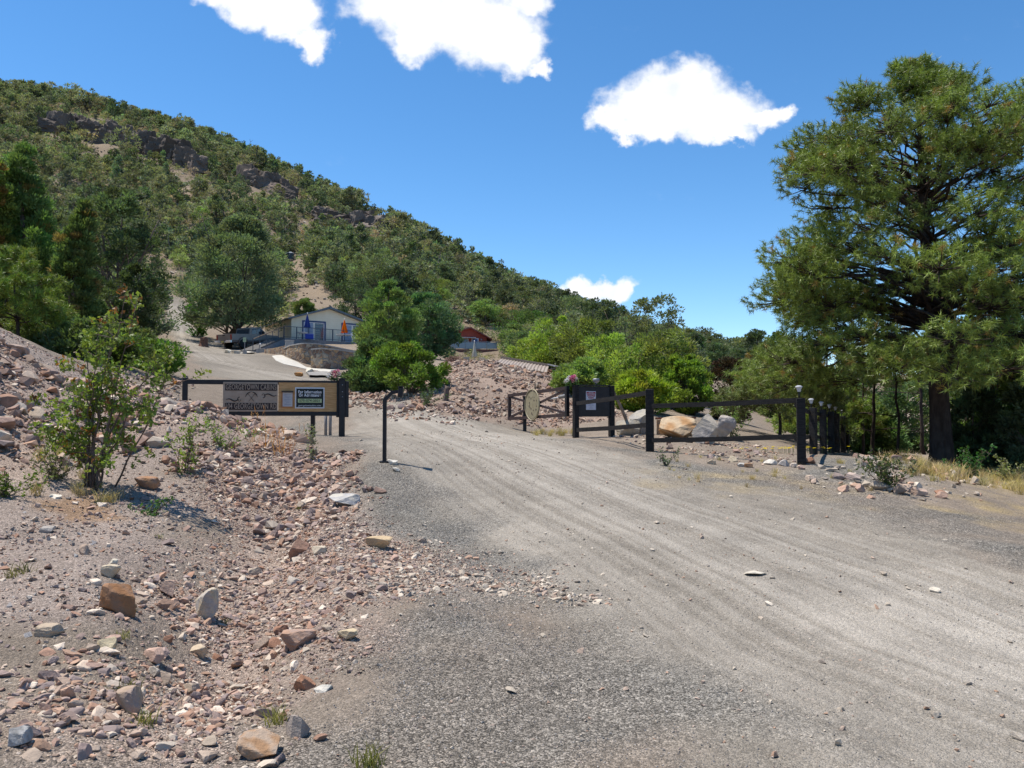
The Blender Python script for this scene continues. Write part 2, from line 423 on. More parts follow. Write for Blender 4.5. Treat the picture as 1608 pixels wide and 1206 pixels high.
def vnoise(x, y, seed=0):
    xi = np.floor(x).astype(np.int64); yi = np.floor(y).astype(np.int64); fx = x - xi; fy = y - yi
    fx = fx * fx * (3 - 2 * fx); fy = fy * fy * (3 - 2 * fy)
    def h(a, b):
        k = (a * 374761393 + b * 668265263 + seed * 974634777) & 0xFFFFFFFF
        k = ((k ^ (k >> 13)) * 1274126177) & 0xFFFFFFFF
        return ((k ^ (k >> 16)) & 0xFFFF) / 65535.0
    return (h(xi, yi) * (1 - fx) + h(xi + 1, yi) * fx) * (1 - fy) + (h(xi, yi + 1) * (1 - fx) + h(xi + 1, yi + 1) * fx) * fy
def fbm(x, y, sc, oct=4, seed=0, gain=0.5):
    s = 0; a = 1; t = 0
    for k in range(oct):
        s = s + a * (vnoise(x / sc * 2 ** k + 17.3 * k, y / sc * 2 ** k - 9.1 * k, seed + k) - 0.5); t += a; a *= gain
    return s / t * 2

AZ = np.concatenate([np.linspace(-math.pi, -0.80, 44)[:-1], np.linspace(-0.80, 0.80, 1080), np.linspace(0.80, math.pi, 44)[1:]])
LR = np.concatenate([np.linspace(math.log(0.5), math.log(2.6), 26)[:-1], np.linspace(math.log(2.6), math.log(42), 430), np.linspace(math.log(42), math.log(420), 170)[1:], np.linspace(math.log(420), math.log(4000), 14)[1:]])
ga, gl = np.meshgrid(AZ, LR, indexing='ij'); GR = np.exp(gl)
GX = GR * np.sin(ga); GY = GR * np.cos(ga)
# coarse spline evaluation, then linear upsampling (the spline is smooth)
ca = np.concatenate([AZ[:43:3], AZ[43:43 + 1080:9], AZ[43 + 1080::3], AZ[-1:]]); cl = np.unique(np.concatenate([LR[::5], LR[-1:]])); ca = np.unique(ca)
cA, cL = np.meshgrid(ca, cl, indexing='ij')
CT = tps(cA.ravel(), cL.ravel()).reshape(cA.shape)
def bil(A, xs, ys, x, y):
    fi = np.interp(x, xs, np.arange(len(xs))); fj = np.interp(y, ys, np.arange(len(ys)))
    i = np.minimum(fi.astype(int), len(xs) - 2); j = np.minimum(fj.astype(int), len(ys) - 2); a = fi - i; b = fj - j
    return (A[i, j] * (1 - a) + A[i + 1, j] * a) * (1 - b) + (A[i, j + 1] * (1 - a) + A[i + 1, j + 1] * a) * b
GZ = bil(CT, ca, cl, ga.ravel(), gl.ravel()).reshape(ga.shape) * GR

def base_z(x, y):
    x = np.asarray(x, float); y = np.asarray(y, float); r = np.hypot(x, y)
    return bil(CT, ca, cl, np.arctan2(x, y), np.log(np.maximum(r, 0.5))) * r
def sdf(poly, px, py):
    """signed distance in pixels to a closed outline (negative inside)"""
    poly = np.asarray(poly, float); d = np.full(px.shape, 1e9); ins = np.zeros(px.shape, bool)
    for a, b in zip(poly, np.roll(poly, -1, axis=0)):
        e = b - a; wx = px - a[0]; wy = py - a[1]
        t = np.clip((wx * e[0] + wy * e[1]) / (e @ e + 1e-9), 0, 1)
        d = np.minimum(d, np.hypot(wx - t * e[0], wy - t * e[1]))
        if a[1] != b[1]:
            c = (a[1] > py) != (b[1] > py)
            ins ^= c & (px < (b[0] - a[0]) * (py - a[1]) / (b[1] - a[1]) + a[0])
    return np.where(ins, -d, d)
def hit(px, py, ymin=2.5, ymax=300):
    """world point of the bare ground seen at a photo pixel"""
    q = P(px, py, 1.0); Y = np.exp(np.linspace(math.log(ymin), math.log(ymax), 1500))
    s = q[2] * Y - base_z(q[0] * Y, Y); k = np.where(s < 0)[0]
    Yh = Y[k[0]] if len(k) else ymax
    return np.array([q[0] * Yh, Yh, q[2] * Yh])
def wpoly(pts): return np.array([hit(*p)[:2] for p in pts])
def zone(poly_w, x, y, soft, wob=0.0, seed=3, wsc=0.8):
    """1 inside a ground outline given in world metres, fading over soft metres, with an uneven edge"""
    d = sdf(poly_w, x, y)
    if wob: d = d + wob * fbm(x, y, wsc, 4, seed)
    return np.clip(0.5 - d / soft, 0, 1)

# road: outline on the ground (world metres)
ROADL = wpoly([(300,548),(306,572),(318,590),(400,600),(505,604),(548,640),(575,700),(590,800),(700,868),(860,960),(1010,1080),(1120,1206)])
ROADR = wpoly([(1608,884),(1480,838),(1330,785),(1180,752),(1020,722),(900,692),(800,672),(700,652),(640,638),(575,606),(500,590),(440,566),(412,556),(385,550),(330,532),(300,512),(290,470)])
UP = wpoly([(263,462),(262,500),(272,530)])
ROAD = np.concatenate([UP, ROADL, [[0.7, 2.0], [1.0, -3.0], [4.5, -3.0], [5.2, 2.0], [6.2, 5.6]], ROADR])
CL = wpoly([(277,480),(285,530),(330,565),(420,585),(560,620),(640,645),(740,690),(900,750),(1100,830),(1300,910),(1500,1000)]); CL = np.concatenate([CL, CL[-1:] + (CL[-1:] - CL[-2:-1]) * 1.6 + (0.5, 0.4), CL[-1:] + (CL[-1:] - CL[-2:-1]) * 6 + (3.0, 3.0)])
def road_coords(x, y):
    """distance to the wheel path's centre line"""
    best = np.full(x.shape, 1e9)
    for a, b in zip(CL[:-1], CL[1:]):
        e = b - a; t = np.clip(((x - a[0]) * e[0] + (y - a[1]) * e[1]) / (e @ e), 0, 1)
        dx = x - a[0] - t * e[0]; dy = y - a[1] - t * e[1]; d = np.hypot(dx, dy)
        sg = np.sign(e[0] * dy - e[1] * dx); best = np.where(d < np.abs(best), sg * d, best)
    return best

gx, gy, gr = GX.ravel(), GY.ravel(), GR.ravel()
near = gr < 140
RM = np.zeros(len(gx)); LATV = np.full(len(gx), 50.0)
RM[near] = zone(ROAD, gx[near], gy[near], 0.5, 0.5, 5, 1.2)
LATV[near] = road_coords(gx[near], gy[near])
DITCH = wpoly([(440,690),(520,730),(560,800),(600,830),(700,860),(830,900),(780,915),(620,930),(560,965),(520,1030),(470,1090),(420,1206),(100,1206),(150,1080),(200,1000),(290,920),(340,820),(330,760),(340,715)])
LBANK = np.concatenate([wpoly([(0,1010),(180,955),(300,900),(330,800),(300,720),(400,690),(340,650)]), [[-6.2, 17.5], [-9.5, 16], [-14, 14], [-14, 3], [-3, 3]]])
SCREE = np.concatenate([wpoly([(0,745),(90,720),(260,690),(420,685),(480,700),(400,655),(330,645),(250,640),(150,612),(60,575)]), [[-9.2, 14.2], [-14, 13], [-12, 9]]])
MOUND = np.concatenate([wpoly([(690,652),(760,664),(840,668),(900,668),(985,655),(970,630),(900,625)]), [[2.6, 36], [1, 40], [-4.5, 40], [-7.5, 44], [-8.5, 40], [-6, 27]]])
BERM = wpoly([(1265,728),(1330,735),(1400,722),(1500,740),(1540,790),(1490,800),(1380,785),(1290,765)])
DRY = np.concatenate([wpoly([(1400,716),(1470,722),(1530,745),(1608,770),(1608,838),(1540,800),(1500,745)])])
DRY2 = wpoly([(1040,735),(1200,745),(1400,790),(1340,800),(1180,775),(1040,755)])
GGRAV = wpoly([(640,930),(780,925),(960,1010),(1080,1206),(430,1206),(500,1080),(560,980)])
GG2 = wpoly([(480,655),(560,690),(640,760),(760,850),(900,960),(780,940),(640,830),(560,760),(540,700),(430,680)])
GG3 = wpoly([(900,690),(1020,715),(1160,740),(1250,740),(1400,715),(1460,730),(1420,790),(1560,815),(1608,850),(1608,890),(1330,792),(1100,745),(920,700)])

def masks(x, y):
    r = np.hypot(x, y)
    m = {}
    m['road'] = zone(ROAD, x, y, 0.6, 0.6, 5, 1.2)
    m['ditch'] = zone(DITCH, x, y, 0.5, 0.8, 7, 0.9)
    m['bank'] = zone(LBANK, x, y, 0.6, 0.8, 8, 0.9)
    m['scree'] = zone(SCREE, x, y, 0.6, 0.6, 9, 1.0)
    m['mound'] = zone(MOUND, x, y, 1.0, 0.9, 10, 1.4)
    m['berm'] = zone(BERM, x, y, 0.8, 0.8, 11, 1.0)
    m['dry'] = np.maximum(zone(DRY, x, y, 1.0, 1.2, 12, 1.0), 0.45 * zone(DRY2, x, y, 1.0, 1.6, 13, 0.7))
    m['gg'] = np.maximum(zone(GGRAV, x, y, 1.0, 1.4, 14, 0.9), np.maximum(zone(GG2, x, y, 0.9, 1.0, 15, 0.9), zone(GG3, x, y, 0.9, 1.0, 16, 0.9)))
    return m
def fine(x, y, r, rm, lat):
    """small relief: lumps, ruts and, far up the slope, ledges"""
    n = 0.035 * fbm(x, y, 0.7, 4, 21) * np.clip(r / 6, 0.4, 1) * (1 - 0.65 * rm)
    n = n + 0.05 * np.clip((r - 9) / 20, 0, 1) * fbm(x, y, 2.6, 3, 23) * (1 - 0.7 * rm)
    n = n + np.clip((r - 60) / 120, 0, 1) * 1.6 * fbm(x, y, 16, 4, 25)
    rut = 0.011 * (vnoise(lat * 3.1 + 40, x * 0.08, 31) - 0.5) + 0.012 * (vnoise(lat * 8.0, x * 0.2, 32) - 0.5)
    return n + rm * rut + 0.045 * fbm(x, y, 1.1, 4, 27) * (1 - rm) * np.clip((14 - r) / 6, 0, 1)
MM = {k: np.zeros(len(gx)) for k in ('road', 'ditch', 'bank', 'scree', 'mound', 'berm', 'dry', 'gg')}
for k, v in masks(gx[near], gy[near]).items(): MM[k][near] = v
gz = GZ.ravel() + fine(gx, gy, gr, MM['road'], LATV)
GZ = gz.reshape(GZ.shape)
def gz_at(x, y):
    x = np.asarray(x, float); y = np.asarray(y, float); r = np.hypot(x, y)
    return bil(GZ, AZ, LR, np.arctan2(x, y), np.log(np.maximum(r, 0.51)))
def G(x, y): return float(gz_at(np.array([x]), np.array([y]))[0])
def on(px, Y, dz=0.0):
    """ground point under photo column px at forward distance Y"""
    x = (px - CX) / F * Y / CP
    return np.array([x, Y, G(x, Y) + dz])

def lerp(a, b, t): return a + (np.array(b) - a) * t[:, None]
c = np.tile(np.array([0.275, 0.235, 0.20]), (len(gx), 1))
far = np.clip((gr - 45) / 60, 0, 1); c = lerp(c, (0.25, 0.205, 0.16), far * (gr < 1e9))
n1 = fbm(gx, gy, 3.0, 4, 41); n2 = fbm(gx, gy, 0.5, 4, 42); n3 = fbm(gx, gy, 24.0, 4, 43)
c = lerp(c, (0.34, 0.288, 0.262), MM['bank'])
c = lerp(c, (0.39, 0.315, 0.275), np.maximum(MM['scree'], MM['ditch'] * 0.8))
c = lerp(c, (0.33, 0.26, 0.22), MM['mound']); c = lerp(c, (0.34, 0.29, 0.25), MM['berm'])
c = lerp(c, (0.285, 0.262, 0.232), MM['road'])
trk = MM['road'] * np.clip(0.5 + 0.8 * (vnoise(LATV * 2.6 + 9, gx * 0.05, 51) - 0.5) + 1.15 * (vnoise(LATV * 11.0, gx * 0.12, 52) - 0.5) + 1.2 * (vnoise(LATV * 26.0, gx * 0.2, 53) - 0.5) + 0.3 * n1, 0, 1)
c = lerp(c, (0.41, 0.385, 0.352), trk * np.clip(1.1 - np.abs(LATV) / 3.6, 0, 1))
c = lerp(c, (0.185, 0.18, 0.17), np.clip(MM['gg'] * (0.85 + 0.9 * n1), 0, 0.95))
c = lerp(c, (0.42, 0.335, 0.19), np.clip(MM['dry'] * (0.6 + 1.3 * n2), 0, 0.9))
c = lerp(c, (0.30, 0.19, 0.11), np.clip(zone(wpoly([(60,790),(150,775),(190,815),(100,825)]), gx, gy, 0.3, 0.4, 61, 0.4) * 0.7, 0, 1))
c = c * (1 + 0.20 * n1 + 0.16 * n2 * np.clip(1.4 - gr / 30, 0, 1))[:, None]
c = c * (1 + 0.25 * n3 * far)[:, None]
c = c * (1 - 0.16 * MM['road'] * np.clip((gr - 22) / 15, 0, 1))[:, None]
GCOL = np.clip(c * (0.90, 0.855, 0.785), 0.02, 0.8)
PEB = np.clip(0.35 + 0.65 * MM['gg'] + 0.3 * MM['ditch'] + 0.2 * MM['bank'] - 0.15 * trk, 0.1, 1)

def ground_mat():
    m, t = new_mat('dirt_and_gravel')
    at = t.n('ShaderNodeAttribute', attribute_name='col'); pb = t.n('ShaderNodeAttribute', attribute_name='pebble')
    tc = t.n('ShaderNodeTexCoord'); vec = tc.outputs['Object']
    wv = t.vmath('ADD', vec, t.vmath('SCALE', t.noise(vec, 30, 2).outputs['Color'], scale=0.02))
    v1 = t.n('ShaderNodeTexVoronoi', i_Vector=wv, i_Scale=115.0); v2 = t.n('ShaderNodeTexVoronoi', i_Vector=wv, i_Scale=34.0)
    v3 = t.n('ShaderNodeTexVoronoi', i_Vector=vec, i_Scale=5.5)
    s1 = t.n('ShaderNodeSeparateColor', i_0=v1.outputs['Color']); s2 = t.n('ShaderNodeSeparateColor', i_0=v2.outputs['Color']); s3 = t.n('ShaderNodeSeparateColor', i_0=v3.outputs['Color'])
    g1 = t.math('MULTIPLY_ADD', t.math('POWER', s1.outputs[0], 1.8), 1.75, 0.42)          # each pebble its own grey
    g2 = t.math('MULTIPLY_ADD', s2.outputs[1], 0.55, 0.72)
    g = t.math('MULTIPLY', g1, g2)
    gp = t.mix(pb.outputs['Fac'], (1, 1, 1, 1), g)
    nz = t.noise(vec, 3.0, 8, 0.72)
    col = t.vmath('MULTIPLY', at.outputs['Color'], gp)
    col = t.vmath('SCALE', col, scale=t.math('MULTIPLY_ADD', nz.outputs[0], 0.7, 0.66))
    nzm = t.noise(vec, 0.55, 6, 0.6)
    chip = t.math('MULTIPLY', t.smooth(s2.outputs[0], 0.86, 0.9), t.math('SUBTRACT', 1.0, t.smooth(v2.outputs['Distance'], 0.25, 0.42)))
    chip = t.math('MULTIPLY', chip, t.smooth(nzm.outputs[0], 0.40, 0.62))
    col = t.mix(t.math('MULTIPLY', chip, 0.8), col, t.ramp(s2.outputs[2], [(0, (0.50, 0.40, 0.33)), (0.5, (0.55, 0.5, 0.44)), (1, (0.36, 0.25, 0.19))]))
    b = t.n('ShaderNodeBsdfPrincipled', i_Roughness=0.95); b.inputs['Specular IOR Level'].default_value = 0.1
    t.set(b, 'Base Color', col)
    h = t.math('ADD', t.math('MULTIPLY', t.math('SUBTRACT', 1.0, v1.outputs['Distance']), 0.35), t.math('MULTIPLY', t.math('SUBTRACT', 1.0, v2.outputs['Distance']), 0.5))
    h = t.math('ADD', h, t.math('MULTIPLY', t.noise(vec, 14, 8, 0.7).outputs[0], 1.0))
    bp = t.n('ShaderNodeBump', i_Strength=0.9, i_Distance=0.028, i_Height=h); t.set(b, 'Normal', bp.outputs[0])
    t.n('ShaderNodeOutputMaterial', i_Surface=b.outputs[0])
    return m
M_GROUND = ground_mat()
na, nl = len(AZ), len(LR)
ii, jj = np.meshgrid(np.arange(na - 1), np.arange(nl - 1), indexing='ij')
FA = np.stack([ii * nl + jj, (ii + 1) * nl + jj, (ii + 1) * nl + jj + 1, ii * nl + jj + 1], -1).reshape(-1, 4)
GV = np.c_[gx, gy, gz]
fr = gr[FA[:, 0]]; froad = RM[FA].mean(1) > 0.5
def sub_ground(name, sel, label):
    f = FA[sel]; idx, inv = np.unique(f.ravel(), return_inverse=True)
    me = make_mesh(name, GV[idx], None, inv.reshape(-1, 4), M_GROUND, GCOL[idx], smooth=True)
    a = me.attributes.new('pebble', 'FLOAT', 'POINT'); a.data.foreach_set('value', PEB[idx].astype(np.float32))
    o = bpy.data.objects.new(name, me); COL.objects.link(o); tag(o, label, 'ground', None, 'structure')
    return o
hilly = (fr > 92) & ~froad
sub_ground('ground', ~froad & ~hilly, 'stony pinkish dirt ground on both sides of the gravel road')
o = sub_ground('gravel_road', froad, 'pale gravel road with wheel tracks climbing past the open gates'); o['category'] = 'road'
o = sub_ground('hillside', hilly, 'steep stony hillside under the trees behind the cabins'); o['category'] = 'hill'

# ------------------------------------------------------------------ gates, fences, signs
M_BLACK = pmat('black_painted_steel', (0.010, 0.010, 0.012), (0.020, 0.019, 0.021), 9, 0.45, 0.15, 60, spec=0.35)
M_BLACKW = pmat('black_stained_timber', (0.013, 0.012, 0.012), (0.030, 0.027, 0.025), 7, 0.7, 0.5, 40, spec=0.2, stretch=(1, 1, 6))
M_MAROON = pmat('weathered_brown_black_steel', (0.030, 0.018, 0.018), (0.055, 0.034, 0.032), 6, 0.55, 0.2, 50)
M_BOARD = pmat('routed_taupe_board', (0.31, 0.245, 0.18), (0.38, 0.305, 0.235), 8, 0.8, 0.3, 40)
M_SIGNDK = pmat('dark_brown_letter_band', (0.022, 0.016, 0.016), (0.035, 0.025, 0.024), 12, 0.7)
M_PLY = pmat('varnished_plywood', (0.42, 0.22, 0.075), (0.56, 0.33, 0.14), 5, 0.55, 0.15, 40, stretch=(1, 1, 7))
M_WHITE = flat_mat('white_paint', (0.72, 0.72, 0.72), 0.5)
M_ALU = flat_mat('aluminium_edge', (0.62, 0.63, 0.65), 0.4, 0.5, 0.3)
M_SIGNGRN = flat_mat('black_green_sign_face', (0.010, 0.017, 0.018), 0.4)
M_LIME = flat_mat('pale_green_strip', (0.42, 0.50, 0.26), 0.5)
M_PAPER = pmat('weathered_paper', (0.36, 0.36, 0.38), (0.50, 0.49, 0.47), 7, 0.8)
M_RED = flat_mat('red_print', (0.35, 0.03, 0.04), 0.6)
M_GREYP = pmat('galvanised_grey', (0.22, 0.22, 0.23), (0.32, 0.32, 0.33), 10, 0.5, metal=0.4)
M_BRASS = pmat('sand_coloured_cut_metal', (0.25, 0.21, 0.125), (0.33, 0.285, 0.18), 9, 0.6, 0.2)
M_GLASSY = flat_mat('clear_lamp_glass', (0.48, 0.50, 0.51), 0.25, 0.6)
M_PETALW = leaf_mat('petals', 0.25, 0.7, 0.1, 1.0, (1, 1, 1))
FONT_HOST = []
def text_mb(body, size, w=None, bold=0.0, align='CENTER'):
    """letters as flat geometry in the XZ plane facing -Y, centred on the origin"""
    cu = bpy.data.curves.new('letters', 'FONT'); cu.body = body; cu.size = size; cu.align_x = align; cu.align_y = 'CENTER'; cu.extrude = 0.002; cu.space_character = 1.12; cu.offset = bold
    ob = bpy.data.objects.new('letters', cu); COL.objects.link(ob)
    me = bpy.data.meshes.new_from_object(ob.evaluated_get(bpy.context.evaluated_depsgraph_get()))
    COL.objects.unlink(ob); bpy.data.objects.remove(ob)
    v = np.zeros(len(me.vertices) * 3); me.vertices.foreach_get('co', v); v = v.reshape(-1, 3)
    me.calc_loop_triangles(); f = np.zeros(len(me.loop_triangles) * 3, int); me.loop_triangles.foreach_get('vertices', f)
    bpy.data.meshes.remove(me)
    if w and len(v):
        v[:, 0] *= w / (v[:, 0].max() - v[:, 0].min())
    return np.c_[v[:, 0], -v[:, 2], v[:, 1]], f.reshape(-1, 3)
def text(name, body, size, mat, parent, loc, w=None, bold=0.0):
    v, f = text_mb(body, size, w, bold); m = MB(); m.add(v + np.array(loc), f)
    return m.build(name, mat, parent, fix=False)

# ---- left gate leaf that carries the sign. local x runs along the leaf from its hinge end to its free end (photo left)
gA, gB = P(541, 685, 17.0), P(290, 650, 16.2)
LEN = float(np.hypot(gB[0] - gA[0], gB[1] - gA[1])); grz = math.atan2(gB[1] - gA[1], gB[0] - gA[0])
ZT = P(541, 598, 17.0)[2]; ZB = P(541, 653, 17.0)[2]; gz0 = G(gA[0], gA[1])
gate = empty('sign_gate', (gA[0], gA[1], gz0), grz + math.pi)        # +x towards photo right, -y towards the camera
tag(gate, 'black steel swing gate leaf carrying the brown routed name board and a plywood panel', 'gate')
zt, zb = ZT - gz0, ZB - gz0
m = MB()
m.box((-LEN / 2 - 0.05, 0, zt - 0.05), (LEN - 0.18, 0.085, 0.10), bev=0.006)
m.box((-LEN / 2 - 0.05, 0, zb + 0.055), (LEN - 0.18, 0.085, 0.11), bev=0.006)
m.build('frame_rail', M_BLACK, gate)
for x, zl, zh in ((-LEN, -0.05 + 0.45, zt + 0.035), (-0.13, zb - 0.03, zt + 0.01)):
    m = MB(); m.box((x, 0.002, (zl + zh) / 2), (0.10, 0.095, zh - zl), bev=0.006); m.build('upright', M_BLACK, gate)
pxm = 17.0 / F                                                        # metres per photo pixel on the gate
def gxp(px): return (px - 541) * pxm * 0.985
def gzp(py): return ZT - gz0 + (598 - py) * pxm
bx0, bx1, bz0, bz1 = gxp(358), gxp(438.5), gzp(646.5), gzp(601.5)
m = MB(); m.box(((bx0 + bx1) / 2, -0.035, (bz0 + bz1) / 2), (bx1 - bx0, 0.03, bz1 - bz0), bev=0.004)
board = m.build('name_board', M_BOARD, gate)
yf = -0.052
for (py0, py1, txt) in ((604.3, 614.6, 'GEORGETOWN CABINS'), (633.2, 643.8, '104 GEORGETOWN RD')):
    m = MB(); m.box(((gxp(361) + gxp(437)) / 2, yf, (gzp(py0) + gzp(py1)) / 2), (gxp(437) - gxp(361), 0.004, gzp(py0) - gzp(py1)))
    m.build('letter_band', M_SIGNDK, board)
    text('lettering', txt, 0.155, M_BOARD, board, ((gxp(361) + gxp(437)) / 2, yf - 0.005, (gzp(py0) + gzp(py1)) / 2), w=(gxp(436) - gxp(362)), bold=0.002)
# crossed picks and scrolls
m = MB(); cx, cz = gxp(399.5), gzp(625)
for s in (-1, 1):
    m.sq_bar((cx - s * 0.055, yf, cz - 0.085), (cx + s * 0.075, yf, cz + 0.085), 0.014, 0.006)
    a = np.linspace(-0.95, 0.95, 9); ax = np.array([s * 0.075, 0.085]); dv = np.array([s * 0.66, 0.75])
    nv = np.array([-dv[1], dv[0]])
    arc = [(cx + ax[0] + nv[0] * q * 0.09 - dv[0] * 0.03 * q * q, yf - 0.001, cz + ax[1] + nv[1] * q * 0.09 - dv[1] * 0.03 * q * q) for q in a]
    m.tube(arc, [0.002, 0.005, 0.008, 0.01, 0.011, 0.01, 0.008, 0.005, 0.002], 5)
m.build('crossed_picks', M_SIGNDK, board)
for s, px, py in ((1, 374, 628), (-1, 425, 622)):
    m = MB(); a = np.linspace(0, 1, 26); cx, cz = gxp(px), gzp(py)
    x = -0.16 + 0.26 * a; z = 0.022 * np.sin(a * 7) - 0.012
    m.tube(np.c_[cx + s * x, np.full(26, yf), cz + s * z], 0.004 + 0.010 * np.sin(a * math.pi), 5)
    b = np.linspace(0, 4.9, 18); rr = 0.055 - 0.008 * b
    m.tube(np.c_[cx + s * (0.115 + rr * np.cos(b + 1.6)), np.full(18, yf - 0.001), cz + s * (-0.005 + rr * np.sin(b + 1.6))], 0.009 - 0.001 * b, 5)
    m.build('scroll', M_SIGNDK, board)
px0, px1, pz0, pz1 = gxp(439.5), gxp(531), gzp(646.5), gzp(601.5)
m = MB(); m.box(((px0 + px1) / 2, -0.033, (pz0 + pz1) / 2), (px1 - px0, 0.022, pz1 - pz0), bev=0.003); ply = m.build('plywood_panel', M_PLY, gate)
x0, x1, z0, z1 = gxp(443.5), gxp(462), gzp(640.5), gzp(614.5)
m = MB(); m.box(((x0 + x1) / 2, -0.052, (z0 + z1) / 2), (x1 - x0, 0.016, z1 - z0), bev=0.003)
nb = m.build('notice_box', pmat('orange_brown_wood', (0.33, 0.14, 0.05), (0.42, 0.2, 0.08), 8, 0.6), ply)
m = MB(); m.box(((x0 + x1) / 2 + 0.008, -0.063, (z0 + z1) / 2 - 0.004), (x1 - x0 - 0.05, 0.005, z1 - z0 - 0.06)); m.build('notice_paper', M_PAPER, nb)
m = MB(); m.box(((x0 + x1) / 2 + 0.006, -0.075, z1 - 0.02), (x1 - x0 - 0.01, 0.035, 0.025)); m.build('notice_lid', M_BLACK, nb)
m = MB()
for k in range(7): m.box(((x0 + x1) / 2 + 0.01, -0.066, z1 - 0.075 - k * 0.035), (0.13 - 0.03 * (k % 3), 0.002, 0.006))
m.build('print', flat_mat('blue_grey_print', (0.16, 0.18, 0.25), 0.8), nb)
x0, x1, z0, z1 = gxp(464.5), gxp(509.5), gzp(641.5), gzp(609)
m = MB(); m.box(((x0 + x1) / 2, -0.050, (z0 + z1) / 2), (x1 - x0, 0.014, z1 - z0), bev=0.003); inf = m.build('information_sign', M_ALU, ply)
m = MB(); m.box(((x0 + x1) / 2, -0.0585, (z0 + z1) / 2), (x1 - x0 - 0.05, 0.005, z1 - z0 - 0.05)); m.build('sign_face', M_SIGNGRN, inf)
mx = (x0 + x1) / 2
text('lettering', 'For Information', 0.085, M_WHITE, inf, (mx, -0.064, gzp(616.2)), w=0.475, bold=0.0022)
text('lettering', 'Or Admittance', 0.085, M_WHITE, inf, (mx, -0.064, gzp(621.2)), w=0.455, bold=0.0022)
m = MB(); m.box((mx, -0.0625, gzp(629.6)), (0.49, 0.003, 0.082)); m.build('number_strip', M_LIME, inf)
text('lettering', '575-574-2021', 0.07, M_SIGNGRN, inf, (mx, -0.067, gzp(629.6)), w=0.42, bold=0.001)
text('lettering', 'georgetowncabins.com', 0.05, M_WHITE, inf, (mx, -0.064, gzp(637)), w=0.46)

# hinge post with bolts, its side plate
gp = empty('gate_post', (gA[0] + 0.02, gA[1] - 0.11, gz0), grz + math.pi)
tag(gp, 'thick black square steel post with bolts at the hinge end of the sign gate', 'gate post')
m = MB(); m.box((-0.055, 0, (zt + 0.02) / 2 - 0.15), (0.125, 0.11, zt + 0.32), bev=0.008); m.build('post', M_BLACK, gp)
m = MB(); m.box((0.047, 0.02, (zt + zb) / 2 - 0.02), (0.078, 0.10, zt - zb + 0.02), bev=0.006); m.build('hinge_plate', M_BLACK, gp)
m = MB(); m.box((-0.06, 0, zt + 0.035), (0.15, 0.13, 0.025)); m.build('cap', M_BLACK, gp)
for k, z in enumerate((0.92, 0.80, 0.71)):
    m = MB(); m.lathe([(0.012, 0), (0.012, 0.012), (0.006, 0.016)], 8, (-0.05, -0.058, z * zt), 'Y'); m.v[-1][:, 1] = -0.055 - (m.v[-1][:, 1] + 0.058); m.build('bolt', M_GREYP, gp)

def bouquet(name, loc, sc, label, seed):
    r = np.random.default_rng(seed); o = empty(name, loc); tag(o, label, 'flowers')
    st = MB(); 
    for k in range(14):
        d = r.normal(0, 1, 3) * (0.09, 0.06, 0.03) + (0, 0, 0.10); st.tube([(0, 0, 0), d * 0.6, d], 0.004 * sc / sc, 4, col=(0.05, 0.10, 0.03))
    for k in range(60):
        p = r.normal(0, 1, 3) * (0.10, 0.06, 0.045) + (0, 0, 0.07); p[2] = max(p[2], 0.01); a = r.normal(0, 1, 3); a /= np.linalg.norm(a); b = np.cross(a, r.normal(0, 1, 3)); b /= np.linalg.norm(b)
        st.add([p, p + a * 0.035 + b * 0.016, p + a * 0.075, p + a * 0.035 - b * 0.016], [(0, 1, 2, 3)], np.array([0.05, 0.12, 0.035]) * r.uniform(0.6, 1.5))
    st.v = [v * sc for v in st.v]; st.build('stems_and_leaves', M_LEAF, o, fix=False)
    heads = [((0, -0.03, 0.15), (0.62, 0.16, 0.27), 0.075), ((-0.12, -0.02, 0.10), (0.75, 0.72, 0.70), 0.065), ((0.10, -0.02, 0.12), (0.72, 0.60, 0.58), 0.06), ((-0.07, 0, 0.17), (0.78, 0.74, 0.72), 0.055),
             ((0.06, 0.02, 0.19), (0.70, 0.34, 0.42), 0.06), ((0.02, -0.06, 0.08), (0.66, 0.22, 0.30), 0.05), ((-0.16, 0.01, 0.06), (0.76, 0.72, 0.66), 0.05)]
    for c, colr, rad in heads:
        h = MB()
        for k in range(34):
            th = math.acos(1 - 1.5 * (k + 0.5) / 34); ph = k * 2.39996; d = np.array([math.sin(th) * math.cos(ph), math.sin(th) * math.sin(ph), math.cos(th)])
            t = np.cross(d, (0.3, 0.1, 1)); t /= np.linalg.norm(t); q = np.array(c) + d * rad * 0.45; e = d * 0.5 + np.cross(t, d) * 0.5 * (k % 2 * 2 - 1) + np.array([0, 0, 0.3])
            h.add(np.array([q - t * rad * 0.3, q + e * rad * 0.7 - t * rad * 0.35, q + e * rad * 0.95, q + e * rad * 0.7 + t * rad * 0.35]) * sc, [(0, 1, 2, 3)], np.array(colr) * r.uniform(0.75, 1.15))
        h.build('blossom', M_PETALW, o, fix=False)
    return o
M_LEAF = leaf_mat('leaf')
q = P(526, 599, 17.0)
bouquet('flower_bouquet', (q[0], q[1] - 0.02, ZT + 0.005), 0.95, 'pink and white flowers on the top rail of the sign gate by its post', 5)

